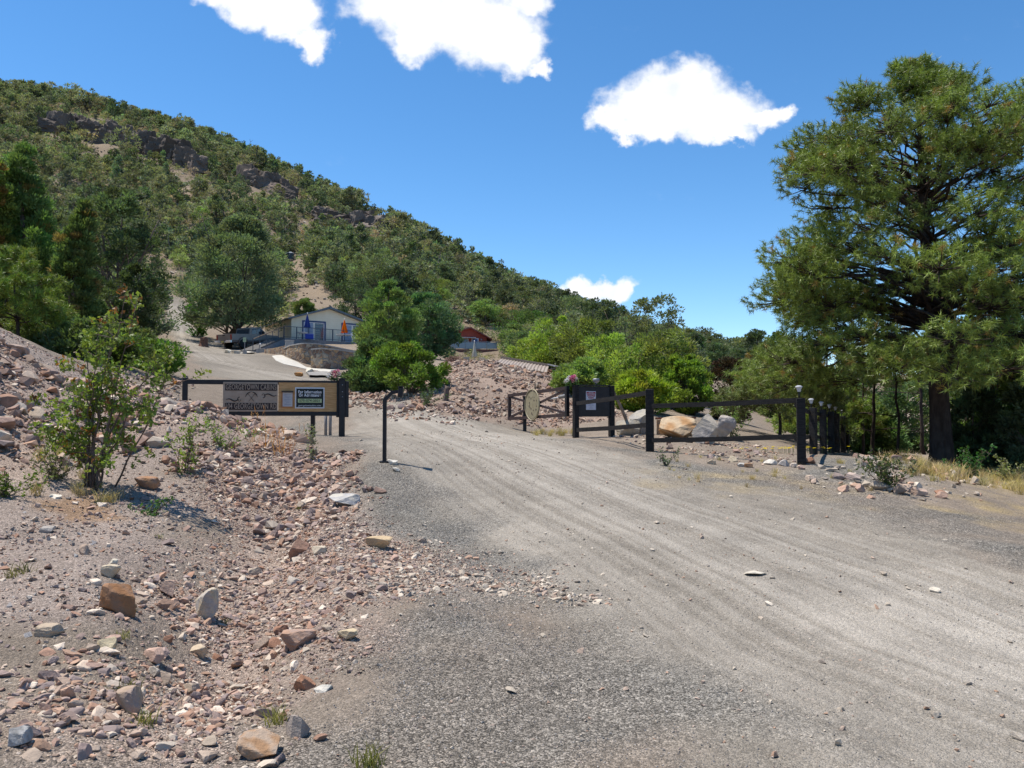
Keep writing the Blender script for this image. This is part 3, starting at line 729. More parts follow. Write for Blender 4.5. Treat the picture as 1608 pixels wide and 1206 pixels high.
# gate operator posts behind the sign gate
q = on(516, 17.6); op = empty('gate_operator', q, 0.1); tag(op, 'pair of thin grey steel pipes carrying the opener arm behind the sign gate', 'gate opener')
for dx in (-0.055, 0.045):
    m = MB(); m.lathe([(0.033, -0.15), (0.033, 0.62)], 12, (dx, 0, 0)); m.build('pipe', M_GREYP, op, smooth=True)
m = MB(); m.box((0.18, 0.05, 0.52), (0.34, 0.12, 0.11), bev=0.01); m.build('motor_box', M_BLACK, op)
m = MB(); m.sq_bar((0, 0.02, 0.60), (0.30, -0.30, 0.55), 0.05, 0.02); m.build('arm', M_GREYP, op)
q = on(492, 19.8); m = MB(); m.box((0, 0, 0.23), (0.10, 0.10, 0.86), bev=0.008)
bp = empty('stop_post', q); tag(bp, 'short black steel post on the road seen under the sign gate', 'post'); m.build('post', M_BLACK, bp)
m = MB(); m.box((0, 0, 0.668), (0.115, 0.115, 0.015)); m.build('cap', M_BLACK, bp)

# keypad pedestal
q = on(604.5, 12.05); kp = empty('keypad_pedestal', q); tag(kp, 'slim black gooseneck pedestal with a keypad head standing at the road edge', 'keypad post')
s = 12.05 / F; top = (720 - 622) * s
path = [(0, 0, -0.2), (0, 0, top)]
m = MB(); m.sq_bar((0, 0, -0.2), (0, 0, top), 0.055, 0.055, up=(0, 1, 0)); m.build('pole', M_BLACK, kp)
m = MB(); m.sq_bar((-0.012, 0, top - 0.03), (0.115, 0, top + 0.105), 0.05, 0.052, up=(0, 1, 0)); m.sq_bar((0.10, 0.0, top + 0.10), (0.215, 0, top + 0.118), 0.05, 0.046, up=(0, 1, 0)); m.build('gooseneck_arm', M_BLACK, kp)
m = MB(); m.box((0.245, -0.01, top + 0.105), (0.075, 0.12, 0.155), bev=0.015, ry=0.08)
kh = m.build('keypad_head', M_BLACK, kp)
m = MB(); m.box((0.245, 0.0, top + 0.189), (0.085, 0.15, 0.012), ry=0.08); m.build('rain_hood', M_BLACK, kh)
m = MB(); m.box((0, 0, 0.004), (0.14, 0.14, 0.012)); m.build('base_plate', M_BLACK, kp)

# ---- right gate leaf, swung open
hA = P(890, 0, 19.4); hB = P(799.5, 0, 22.6)
hz = [P(890, 606.5, 19.4)[2], P(890, 654, 19.4)[2]]
rz = math.atan2(hB[1] - hA[1], hB[0] - hA[0]); LN = math.hypot(hB[0] - hA[0], hB[1] - hA[1])
g0 = G(hA[0], hA[1]); zt2, zb2 = hz[0] - g0, hz[1] - g0
rg = empty('swing_gate', (hA[0], hA[1], g0), rz); tag(rg, 'open brown black steel gate leaf with cross braces and an oval plaque', 'gate')
dzl = (P(799.5, 619, 22.6)[2] - hz[0]); slope = dzl / LN
def zz(x, z): return z + slope * x
m = MB(); m.sq_bar((0, 0, zt2 - .04), (LN, 0, zz(LN, zt2 - .04)), 0.075, 0.08); m.sq_bar((0, 0, zb2 + .04), (LN, 0, zz(LN, zb2 + .04)), 0.075, 0.08); m.build('frame_rail', M_MAROON, rg)
for x in (0.04, LN - 0.03):
    m = MB(); m.sq_bar((x, 0.001, zz(x, zb2)), (x, 0.001, zz(x, zt2)), 0.10 if x < 1 else 0.085, 0.08, up=(0, 1, 0)); m.build('upright', M_MAROON if x > 1 else M_BLACK, rg)
hm = (zt2 + zb2) / 2
for a in ((0.08, zb2 + 0.08), (0.08, zt2 - 0.08)):
    m = MB(); m.sq_bar((a[0], 0.0, zz(a[0], a[1])), (LN / 2, 0.0, zz(LN / 2, hm)), 0.04, 0.055); m.build('brace', M_MAROON, rg)
for a in ((LN - .07, zb2 + 0.08), (LN - .07, zt2 - 0.08)):
    m = MB(); m.sq_bar((LN / 2, 0.0, zz(LN / 2, hm)), (a[0], 0.0, zz(a[0], a[1])), 0.04, 0.055); m.build('brace', M_MAROON, rg)
m = MB(); m.sq_bar((LN * 0.52, 0, zz(LN * .52, zt2)), (LN * 0.52, 0, zz(LN * .52, zt2) + 0.20), 0.025, up=(0, 1, 0)); m.build('latch_rod', M_BLACK, rg)
# plaque : oval ring and plate, dark solid pieces painting the shadow in its cuts
pz = zz(LN * .55, hm); a = np.linspace(0, 2 * math.pi, 41)[:-1]; cxp = LN * .53
sidey = 0.07 if True else 0
m = MB(); A_, B_ = 0.43, 0.41
m.prism([(cxp + A_ * 0.90 * math.cos(t), pz + B_ * 0.90 * math.sin(t)) for t in a], sidey - 0.006, sidey + 0.006)
pl = m.build('oval_plaque', M_BRASS, rg)
ring = [(cxp + A_ * math.cos(t), sidey, pz + B_ * math.sin(t)) for t in a] + [(cxp + A_, sidey, pz), (cxp + A_ * math.cos(a[1]), sidey, pz + B_ * math.sin(a[1]))]
m = MB(); m.tube(ring, 0.022, 6, cap=False); m.build('rim', M_BRASS, pl, smooth=True)
r_ = np.random.default_rng(3); pl_cut = []
for k in range(16):
    t = k * 2.4; rr = 0.12 + 0.2 * r_.random(); c0 = (cxp + rr * math.cos(t) * 0.95, pz + rr * math.sin(t) * 0.9)
    s0 = r_.uniform(0.02, 0.045); pl_cut.append([(c0[0] + s0 * r_.uniform(.6, 1.3) * math.cos(b), c0[1] + s0 * r_.uniform(.5, 1.2) * math.sin(b)) for b in np.linspace(0, 6.28, 8)[:-1]])
M_CUT = pmat('cut_shadow_brown', (0.10, 0.08, 0.05), (0.16, 0.13, 0.085), 9, 0.8)
for q in pl_cut: m = MB(); m.prism(q, sidey - 0.0085 - 0.0005 * len(q), sidey + 0.0085); m.build('cut_shadow_inlay', M_CUT, pl)
# opener arm on the right gate
q = P(868, 626, 20.6); q2 = P(893, 621, 19.7)
am = empty('gate_opener_arm', (q2[0], q2[1], q2[2])); tag(am, 'silver grey opener arm reaching from the black panel to the open gate leaf', 'gate opener')
m = MB(); m.tube([(0, 0, 0), tuple((q - q2) * 0.55)], 0.05, 10); m.build('motor_tube', M_GREYP, am, smooth=True)
m = MB(); m.tube([tuple((q - q2) * 0.5), tuple((q - q2) * 1.25)], 0.018, 8); m.build('rod', M_ALU, am, smooth=True)
q = on(824, 21.9); sp = empty('catch_post', q); zt3 = P(824, 622, 21.9)[2] - q[2]
tag(sp, 'black steel catch post behind the oval plaque of the open gate', 'post'); m = MB(); m.box((0, 0, zt3 / 2 - 0.1), (0.10, 0.10, zt3 + 0.2), bev=0.008); m.build('post', M_BLACK, sp)
m = MB(); m.box((0.12, -0.03, zt3 - 0.18), (0.26, 0.05, 0.06)); m.build('catch', M_GREYP, sp)

# ---- black notice board on two posts
b0 = on(904, 19.0); b1 = on(960, 19.4)
kb = empty('notice_board', b0, math.atan2(b1[1] - b0[1], b1[0] - b0[0])); tag(kb, 'solid black panel between two black posts with a white warning sign', 'notice board')
s = 19.1 / F; wx = math.hypot(b1[0] - b0[0], b1[1] - b0[1]); zt4 = P(904, 604.5, 19.0)[2] - b0[2]; dzr = b1[2] - b0[2]
m = MB(); m.box((0, 0, zt4 / 2 - 0.1), (0.125, 0.125, zt4 + 0.2), bev=0.008); m.build('post', M_BLACKW, kb)
m = MB(); m.box((wx, 0, (zt4 - 0.01 + dzr) / 2 - 0.1), (0.125, 0.125, zt4 - dzr + 0.2), bev=0.008); m.build('post', M_BLACKW, kb)
zp0 = P(904, 655, 19.1)[2] - b0[2]
m = MB(); m.box((wx / 2, 0.0, (zt4 - 0.02 + zp0) / 2), (wx - 0.127, 0.07, zt4 - zp0 - 0.04), bev=0.004); m.build('panel', M_BLACK, kb)
m = MB(); m.box((wx / 2, 0.0, zt4 - 0.005), (wx - 0.127, 0.12, 0.03)); m.build('top_rail', M_BLACK, kb)
sx0, sx1 = (920.8 - 904) * s, (938.5 - 904) * s; sz0 = P(930, 643.6, 19.0)[2] - b0[2]; sz1 = P(930, 614, 19.0)[2] - b0[2]
m = MB(); m.box(((sx0 + sx1) / 2, -0.040, (sz0 + sz1) / 2), (sx1 - sx0, 0.008, sz1 - sz0), bev=0.002); ws = m.build('warning_sign', flat_mat('sign_white_grey', (0.55, 0.55, 0.60), 0.6), kb)
mx = (sx0 + sx1) / 2
m = MB(); m.box((mx, -0.0455, sz1 - 0.04), (sx1 - sx0 - 0.03, 0.003, 0.035)); m.build('header_band', M_RED, ws)
text('lettering', 'NOTICE', 0.035, M_WHITE, ws, (mx, -0.0495, sz1 - 0.04), w=0.12)
text('lettering', 'TRESPASS', 0.085, M_RED, ws, (mx, -0.046, sz1 - 0.105), w=sx1 - sx0 - 0.05, bold=0.002)
text('lettering', 'WARNING', 0.05, M_RED, ws, (mx, -0.046, sz1 - 0.165), w=0.15, bold=0.001)
m = MB()
for k in range(8): m.box((mx, -0.0455, sz1 - 0.24 - k * 0.026), (0.15 - 0.03 * ((k * 3) % 4), 0.002, 0.007))
m.build('print', flat_mat('faint_grey_print', (0.30, 0.32, 0.42), 0.8), ws)
q = P(897, 603.5, 19.0)
bouquet('flower_bouquet', (b0[0] - 0.09, b0[1], b0[2] + zt4 + 0.0), 0.98, 'pink and white flowers on the left post of the black notice board', 9)
q = np.array([b0[0] + (936 - 904) * s, b0[1], b0[2] + zt4 + 0.01]); fl = empty('flood_light', q); tag(fl, 'small grey round lamp on top of the black notice board', 'lamp')
m = MB(); m.lathe([(0.03, 0), (0.02, 0.03), (0.075, 0.07), (0.085, 0.12), (0.07, 0.145), (0.0, 0.15)], 14); m.build('lamp_head', M_GREYP, fl, smooth=True)
m = MB(); m.lathe([(0.045, 0.0), (0.045, 0.012)], 10); m.build('base', M_BLACK, fl)
# brace leaning on the right post
q0 = on(990, 18.6); q1 = P(963, 614, 19.5)
m = MB(); m.tube([q1, q1 * .5 + on(992, 20.2) * .5 + (0, 0, 0.05), on(992, 20.2)], [0.03, 0.04, 0.045], 7); m.build('leaning_log', pmat('grey_bark', (0.16, 0.13, 0.11), (0.3, 0.26, 0.22), 8, 0.9, 0.6, 40), None); tag(bpy.data.objects['leaning_log'], 'pale bare branch leaning against the right post of the black notice board', 'log')

# ---- rail fence : notice board - corner - second corner
fB = on(1020, 16.3); fC = on(1257, 14.6)
zB = P(1020, 611, 16.3)[2]; zC = P(1257, 625, 14.6)[2]
rf = empty('rail_fence', fB); tag(rf, 'black two rail fence on two square posts between notice board and corner post', 'fence')
def L(p): return np.asarray(p, float) - fB
m = MB(); m.box(L((fB[0], fB[1], (zB + fB[2] - 0.3) / 2)), (0.155, 0.15, zB - fB[2] + 0.3), rz=-0.3, bev=0.008); m.build('post', M_BLACKW, rf)
m = MB(); m.box(L((fC[0], fC[1], (zC + fC[2] - 0.3) / 2)), (0.155, 0.15, zC - fC[2] + 0.3), rz=-0.3, bev=0.008); m.build('post', M_BLACKW, rf)
for a, b in ((P(906, 633.5, 18.9), P(1016, 617, 16.4)), (P(906, 675, 18.9), P(1016, 667.5, 16.4)), (P(1024, 637.5, 16.2), P(1252, 628.5, 14.7)), (P(1024, 691.5, 16.2), P(1252, 685.5, 14.7))):
    a = a + (0, -0.085, 0) if a[0] < 2 else a
    m = MB(); mid = (a + b) / 2 + (0, 0, -0.012); m.sq_bar(L(a), L(mid), 0.045, 0.095); m.sq_bar(L(mid), L(b), 0.045, 0.095); m.build('rail', M_BLACKW, rf)
# ---- receding fence with lights
FP = [(1276, 18.4, 640), (1291.5, 21.0, 643), (1304, 23.2, 646), (1313, 25.3, 649), (1322.5, 28.0, 653)]
FP2 = [(1329, 31.0, 676), (1334.5, 34, 678), (1340, 37, 681), (1346, 40.5, 684), (1352.5, 44, 686)]
ff = empty('rail_fence', on(1276, 18.4)); o0 = np.array(ff.location)
tag(ff, 'row of black fence posts with sloping rails running away under the pine', 'fence')
tops = []
for px, Y, py in FP + FP2:
    g = on(px, Y); zt5 = P(px, py, Y)[2]; zt5 = min(zt5, g[2] + 1.3)
    m = MB(); m.box(np.array([g[0], g[1], (zt5 + g[2] - 0.3) / 2]) - o0, (0.15, 0.15, zt5 - g[2] + 0.3), rz=0.9, bev=0.008); m.build('post', M_BLACKW, ff); tops.append((g, zt5))
rails = [(np.array([fC[0], fC[1], zC]), fC)] + [(np.array([g[0], g[1], z]), g) for g, z in tops]
for (a, ga_), (b, gb_) in zip(rails[:-1], rails[1:]):
    off = np.array([0.09, -0.02, 0])
    for k in (0.10, 0.62):
        pa = a * 1.0; pb = b * 1.0; pa[2] = a[2] - k * (a[2] - ga_[2]); pb[2] = b[2] - k * (b[2] - gb_[2])
        m = MB(); m.sq_bar(pa - o0 - off, pb - o0 - off, 0.045, 0.09); m.build('rail', M_BLACKW, ff)
M_LAMPCAP = flat_mat('grey_lamp_cap', (0.42, 0.42, 0.43), 0.4)
def solar_light(base, h, label):
    o = empty('solar_light', base); tag(o, label, 'lamp', 'solar lamps on the fence posts')
    m = MB(); m.lathe([(0.014, 0), (0.014, h)], 8); m.build('stake', M_BLACK, o, smooth=True)
    m = MB(); m.lathe([(0.028, h), (0.036, h + 0.03), (0.054, h + 0.085)], 12); m.build('lens', M_GLASSY, o)
    m = MB(); m.lathe([(0.068, h + 0.085), (0.062, h + 0.10), (0.03, h + 0.118), (0.0, h + 0.12)], 14); m.build('cap', M_LAMPCAP, o)
    return o
solar_light((fC[0] - 0.03, fC[1] - 0.0, zC - 0.005), 0.12, 'white capped solar lamp on the corner fence post, largest of the row')
for k, ((g, z), lb) in enumerate(zip(tops[:5], ('second', 'third', 'fourth', 'fifth', 'sixth'))):
    solar_light((g[0] - 0.04, g[1], z - 0.005), 0.10, f'white solar lamp on the {lb} fence post counted from the corner post')

# ------------------------------------------------------------------ buildings and yard
M_CREAM = pmat('cream_siding', (0.80, 0.72, 0.53), (0.84, 0.77, 0.59), 2.0, 0.7, 0.1, 8)
M_BLUETRIM = flat_mat('blue_trim', (0.035, 0.07, 0.17), 0.5)
M_ROOF = pmat('blue_grey_metal_roof', (0.09, 0.115, 0.14), (0.14, 0.165, 0.19), 3, 0.45, metal=0.3)
M_PANE = flat_mat('window_glass', (0.035, 0.05, 0.075), 0.08, 0.8)
M_CURT = pmat('pale_blue_curtain', (0.22, 0.30, 0.42), (0.30, 0.38, 0.50), 4, 0.8)
M_DECK = pmat('grey_deck_boards', (0.17, 0.165, 0.17), (0.25, 0.24, 0.245), 4, 0.75)
M_RAILM = flat_mat('dark_rail', (0.07, 0.09, 0.115), 0.45)
M_SCREEN = flat_mat('grey_glass_screen', (0.20, 0.23, 0.27), 0.15, 0.7)
M_REDW = pmat('barn_red_siding', (0.28, 0.045, 0.025), (0.36, 0.07, 0.04), 3, 0.75, 0.2, 12, stretch=(6, 6, 1))
M_REDD = pmat('red_brown_deck', (0.17, 0.07, 0.05), (0.24, 0.11, 0.08), 5, 0.8)
M_BLUED = flat_mat('blue_door', (0.05, 0.12, 0.32), 0.5)
M_CONC = pmat('pale_concrete', (0.46, 0.43, 0.37), (0.55, 0.515, 0.45), 5, 0.85, 0.2)
M_CONCG = pmat('grey_concrete', (0.30, 0.28, 0.26), (0.42, 0.40, 0.37), 5, 0.9, 0.4)
M_STONE = stone_wall_mat()
M_BLUEC = leaf_mat('canvas', 0.12, 0.8, 0.1, 1.0, (1, 1, 1))

HL, HR = P(463, 0, 77.5), P(577, 0, 81.8)
hdir = np.array([HR[0] - HL[0], HR[1] - HL[1]]); HW = float(np.hypot(*hdir)); hrz = math.atan2(hdir[1], hdir[0])
DZ = P(520, 539, 79)[2]                                   # deck floor height
house = empty('cream_house', (HL[0], HL[1], DZ), hrz); tag(house, 'cream sided house with a blue grey gable roof behind the deck', 'house')
ze = P(463, 500, 77.5)[2] - DZ; za = P(521, 485.5, 79.6)[2] - DZ; HD = 9.0; xa = HW * 0.5
m = MB(); m.prism([(0, -1.2), (HW, -1.2), (HW, ze), (xa, za), (0, ze)], 0, HD); wall = m.build('wall', M_CREAM, house)
m = MB()
for k in range(1, 14):
    z = k * 0.21
    m.box((HW / 2, -0.006, z), (HW - 0.02, 0.012, 0.012))
m.build('siding_lines', pmat('cream_siding_edge', (0.72, 0.64, 0.46), (0.77, 0.69, 0.51), 3, 0.7), wall)
m = MB(); ov = 0.45; th = 0.16; sl = (za - ze) / xa
m.prism([(-ov, ze - ov * sl + 0.01), (xa, za + 0.01), (HW + ov, ze - ov * sl + 0.01), (HW + ov, ze - ov * sl + th), (xa, za + th + 0.03), (-ov, ze - ov * sl + th)], -0.5, HD + 0.4); roof = m.build('roof', M_ROOF, house)
m = MB(); m.box((xa, HD / 2, za + th + 0.045), (0.3, HD + 0.9, 0.05)); m.build('ridge_cap', M_ROOF, roof)
for x in (0.05, HW - 0.05): m = MB(); m.box((x, -0.012, ze / 2), (0.12, 0.02, ze - 0.3)); m.build('corner_board', M_CREAM, house)
def slider(px0, px1, ztop, lab):
    s = 79.0 / F / math.cos(hrz); x0 = (px0 - 463) * s; x1 = (px1 - 463) * s; w = x1 - x0; xc = (x0 + x1) / 2
    m = MB()
    m.box((x0, -0.03, ztop / 2), (0.14, 0.06, ztop)); m.box((x1, -0.03, ztop / 2), (0.14, 0.06, ztop)); m.box((xc, -0.032, ztop), (w + 0.14, 0.064, 0.14)); dr = m.build('patio_door', M_BLUETRIM, house)
    if lab: dr['label'] = lab
    m = MB(); m.box((xc, -0.012, ztop - 0.1), (w - 0.14, 0.02, 0.09)); m.box((x0 + 0.12, -0.012, ztop / 2), (0.09, 0.02, ztop - 0.1)); m.box((x1 - 0.12, -0.012, ztop / 2), (0.09, 0.02, ztop - 0.1)); m.box((xc, -0.016, ztop / 2), (0.07, 0.022, ztop - 0.1)); m.build('sash', M_WHITE, dr)
    m = MB(); m.box((xc - w / 4, -0.006, ztop / 2), (w / 2 - 0.2, 0.010, ztop - 0.25)); m.build('pane', M_CURT, dr)
    m = MB(); m.box((xc + w / 4, -0.006, ztop / 2), (w / 2 - 0.2, 0.010, ztop - 0.25)); m.build('pane', M_PANE, dr)
slider(478, 508, 2.15, None); slider(531.5, 560.5, 2.15, None)
m = MB(); m.box((xa + 3.0, -0.05, 1.9), (0.12, 0.1, 0.22)); m.build('porch_lamp', M_GREYP, house)

# deck
DA, DB = P(451, 0, 73.5), P(598, 0, 79.5); dd = np.array([DB[0] - DA[0], DB[1] - DA[1]]); DWd = float(np.hypot(*dd)); drz = math.atan2(dd[1], dd[0])
deck = empty('house_deck', (DA[0], DA[1], DZ), drz); tag(deck, 'grey raised deck with dark railing in front of the cream house', 'deck')
m = MB(); m.box((DWd / 2, 1.75, -0.07), (DWd, 3.5, 0.14)); m.build('floor', M_DECK, deck)
m = MB(); m.box((DWd / 2, 0.03, -0.55), (DWd, 0.06, 0.80)); m.build('fascia', M_DECK, deck)
for k in range(9):
    x = 0.06 + k * (DWd - 0.12) / 8
    m = MB(); m.box((x, 0.06, 0.55), (0.08, 0.08, 1.1)); m.build('post', M_RAILM, deck)
for z in (1.12, 0.12):
    m = MB(); m.box((DWd / 2, 0.06, z), (DWd, 0.07, 0.05)); m.build('rail', M_RAILM, deck)
m = MB()
for k in range(int(DWd / 0.14)): m.box((0.12 + k * 0.14, 0.06, 0.62), (0.016, 0.016, 0.95))
m.build('balusters', M_RAILM, deck)
# ramp with its own rail
ra, rb = P(404, 0, 66), P(452, 0, 73.5); zr0 = G(ra[0], ra[1]) + 0.1; rl = math.hypot(rb[0] - ra[0], rb[1] - ra[1])
ramp = empty('wooden_ramp', (ra[0], ra[1], zr0), math.atan2(rb[1] - ra[1], rb[0] - ra[0])); tag(ramp, 'sloping wooden ramp with thin posts and handrail climbing to the deck', 'ramp')
rz1 = DZ - zr0
m = MB(); m.sq_bar((0, 0.5, 0), (rl, 0.5, rz1), 1.1, 0.12); m.build('walkway', pmat('shade_dark_boards', (0.07, 0.065, 0.06), (0.12, 0.11, 0.10), 5, 0.85), ramp)  # deck boards in a darker colour, the ramp's shade put into it
m = MB(); m.add([(0, -0.06, -0.5), (rl, -0.06, -1.0), (rl, -0.06, rz1 - 0.07), (0, -0.06, -0.07), (0, -0.02, -0.5), (rl, -0.02, -1.0), (rl, -0.02, rz1 - 0.07), (0, -0.02, -0.07)], [(0, 1, 2, 3), (7, 6, 5, 4), (3, 2, 6, 7)]); m.build('skirt', M_DECK, ramp)
m = MB(); m.sq_bar((0, 0, 1.0), (rl, 0, rz1 + 1.08), 0.05, 0.07); m.build('handrail', pmat('brown_handrail', (0.16, 0.11, 0.07), None, 5, 0.7), ramp)
for k in range(6):
    t = k / 5; m = MB(); m.box((t * rl, 0, rz1 * t + 0.5), (0.05, 0.05, 1.05 + 0.1)); m.build('post', M_RAILM, ramp)

def parasol(px, Y, base_z, h, ctop, cbot, wide, colr, label):
    q = P(px, 0, Y); o = empty('closed_parasol', (q[0], q[1], base_z)); tag(o, label, 'parasol')
    m = MB(); m.lathe([(0.022, 0), (0.022, h)], 8); m.build('pole', M_GREYP, o, smooth=True)
    m = MB(); m.lathe([(0.25, 0.0), (0.24, 0.05), (0.05, 0.08), (0.04, 0.2)], 14); m.build('base', M_CONCG, o)
    n = 16; rows = 9; v = []; r_ = np.random.default_rng(int(px))
    for i in range(rows):
        t = i / (rows - 1); z = ctop + (cbot - ctop) * t; rad = wide * (0.06 + 0.94 * t ** 0.8)
        for j in range(n):
            k = 1 + (0.22 if j % 2 else -0.22) * t
            v.append((rad * k * math.cos(j * 2 * math.pi / n), rad * k * math.sin(j * 2 * math.pi / n), z + 0.05 * t * math.sin(j * 1.9)))
    i = np.arange(rows - 1)[:, None] * n; j = np.arange(n)[None]; jn = (j + 1) % n
    m = MB(); m.add(v, np.stack([i + j, i + jn, i + n + jn, i + n + j], -1).reshape(-1, 4), colr); m.build('canopy', M_BLUEC, o, fix=False)
    m = MB(); m.lathe([(0.03, h - 0.05), (0.05, h + 0.02), (0.0, h + 0.08)], 8); m.build('finial', M_WHITE, o)
    return o
parasol(487.5, 75.2, DZ, 2.55, 2.45, 1.15, 0.27, (0.02, 0.045, 0.22), 'closed dark blue parasol standing on the deck of the cream house')
parasol(545, 77.5, DZ, 2.3, 2.2, 0.9, 0.29, (0.70, 0.14, 0.045), 'closed orange parasol standing on the deck of the cream house')
def patio_table(px, Y, r0, label):
    q = P(px, 0, Y); o = empty('patio_table', (q[0], q[1], DZ)); tag(o, label, 'table')
    m = MB(); m.lathe([(r0, 0.70), (r0, 0.735), (r0 * 0.97, 0.745)], 20); m.build('table_top', M_WHITE, o)
    for k in range(4):
        a = k * math.pi / 2 + 0.4; m = MB(); m.tube([(r0 * 0.75 * math.cos(a), r0 * .75 * math.sin(a), 0), (r0 * .45 * math.cos(a), r0 * .45 * math.sin(a), 0.7)], 0.018, 6); m.build('leg', M_GREYP, o)
patio_table(480, 75.8, 0.55, 'round white patio table left of the blue parasol')
patio_table(544, 77.9, 0.75, 'round white patio table under the orange parasol')
def patio_chair(px, Y, rz, label):
    q = P(px, 0, Y); o = empty('patio_chair', (q[0], q[1], DZ), rz); tag(o, label, 'chair')
    m = MB(); m.box((0, 0, 0.43), (0.48, 0.46, 0.04), bev=0.01); m.build('seat', M_WHITE, o)
    m = MB(); m.box((0, 0.22, 0.68), (0.46, 0.035, 0.48), rx=-0.2, bev=0.01); m.build('backrest', M_WHITE, o)
    for sx in (-1, 1):
        for sy in (-1, 1): m = MB(); m.tube([(sx * .21, sy * .20, 0), (sx * .2, sy * .18, 0.42)], 0.016, 6); m.build('leg', M_WHITE, o)
patio_chair(560, 78.2, 0.5, 'white plastic chair at the right end of the deck table')
patio_chair(570, 78.6, -0.6, 'white chair near the right end of the deck railing')
q = P(491, 0, 74.6); cb = empty('cooler_box', (q[0], q[1], DZ), 0.2); tag(cb, 'bright blue cooler box on the deck under the blue parasol', 'cooler')
m = MB(); m.box((0, 0, 0.2), (0.75, 0.4, 0.40), bev=0.03); m.build('box', flat_mat('cooler_blue', (0.015, 0.05, 0.35), 0.4), cb)
m = MB(); m.box((0, 0, 0.44), (0.78, 0.43, 0.07), bev=0.02); m.build('lid', flat_mat('cooler_lid_blue', (0.02, 0.06, 0.40), 0.4), cb)

# ---- curved stone retaining wall (upper and lower tier), end pillar, kerb
def wall_strip(name, base, tops, th, mat, cap, label, cat='wall', drop=0.5):
    """wall through (px, py, Y) base points; tops = photo y of the top at each"""
    b = np.array([P(*p) for p in base]); t = np.array([P(p[0], ty, p[2])[2] for p, ty in zip(base, tops)])
    n = 40; k = np.linspace(0, len(b) - 1, n); bi = np.array([np.interp(k, range(len(b)), b[:, i]) for i in range(2)]).T; ti = np.interp(k, range(len(b)), t)
    for _ in range(3):
        bi[1:-1] = (bi[:-2] + 2 * bi[1:-1] + bi[2:]) / 4; ti[1:-1] = (ti[:-2] + 2 * ti[1:-1] + ti[2:]) / 4
    bz = gz_at(bi[:, 0], bi[:, 1]) - drop
    tn = np.gradient(bi, axis=0); tn /= np.linalg.norm(tn, axis=1, keepdims=True); nr = np.c_[-tn[:, 1], tn[:, 0]]   # away from the camera
    o = empty(name, (bi[0, 0], bi[0, 1], bz[0] + drop)); tag(o, label, cat); c0 = np.array(o.location)
    def strip(off0, off1, z0, z1):
        a = np.c_[bi + nr * off0, z0] - c0; b_ = np.c_[bi + nr * off1, z0] - c0; c_ = np.c_[bi + nr * off1, z1] - c0; d_ = np.c_[bi + nr * off0, z1] - c0
        v = np.stack([a, b_, c_, d_], 1).reshape(-1, 3); f = []
        for i in range(n - 1):
            for j in range(4): f.append((i * 4 + j, i * 4 + (j + 1) % 4, i * 4 + 4 + (j + 1) % 4, i * 4 + 4 + j))
        f += [(0, 3, 2, 1), ((n - 1) * 4, (n - 1) * 4 + 1, (n - 1) * 4 + 2, (n - 1) * 4 + 3)]
        return MB().add(v, f)
    strip(0, th, bz, ti).build('stonework', mat, o)
    if cap: strip(-0.03, th + 0.03, ti + 0.002, ti + 0.09).build('coping', M_CONCG, o)
    return o
wall_strip('retaining_wall', [(446, 560, 58.5), (455, 568, 57), (475, 575, 56), (500, 580, 56), (530, 579, 58), (568, 577, 61)], [548, 543.5, 540, 541, 547, 554.5], 0.5, M_STONE, True,
           'curved brown fieldstone retaining wall below the deck, its upper tier')
wall_strip('retaining_wall', [(488, 580, 53.6), (505, 582, 53.2), (530, 583, 53.6), (562, 581, 55)], [549.5, 548.2, 550, 555], 0.6, M_STONE, True, 'lower fieldstone wall tier with dark stones in front of the taller curved wall')
wall_strip('stone_kerb_wall', [(415, 556, 64), (430, 557, 62), (447, 559, 60)], [548, 546.5, 542.5], 0.4, M_STONE, False, 'low straight fieldstone wall between two concrete blocks by the drive')
def block(px, Y, py_top, w, label):
    q = on(px, Y); zt = P(px, py_top, Y)[2] - q[2]; o = empty('concrete_block', q, 0.3); tag(o, label, 'block'); m = MB(); m.box((0, 0, zt / 2 - 0.1), (w, w, zt + 0.2), bev=0.02); m.build('block', M_CONCG, o)
    m = MB(); m.box((0, 0, zt + 0.015), (w + 0.06, w + 0.06, 0.05), bev=0.01); m.build('cap', M_CONCG, o); return zt
block(454, 59.0, 535.5, 0.62, 'tall square concrete pillar at the bend of the stone wall')
zb_ = block(408, 65, 548.5, 0.65, 'low square concrete block carrying a small white ball lamp')
q = on(408, 65, zb_ + 0.03); o = empty('ball_lamp', q); tag(o, 'tiny white ball lamp on a thin stick on the low concrete block', 'lamp')
m = MB(); m.lathe([(0.015, 0), (0.015, 0.33)], 6); m.build('stick', M_WHITE, o); m = MB(); m.lathe([(0.0, 0.32), (0.06, 0.35), (0.075, 0.40), (0.06, 0.45), (0.0, 0.48)], 12); m.build('ball', M_WHITE, o, smooth=True)
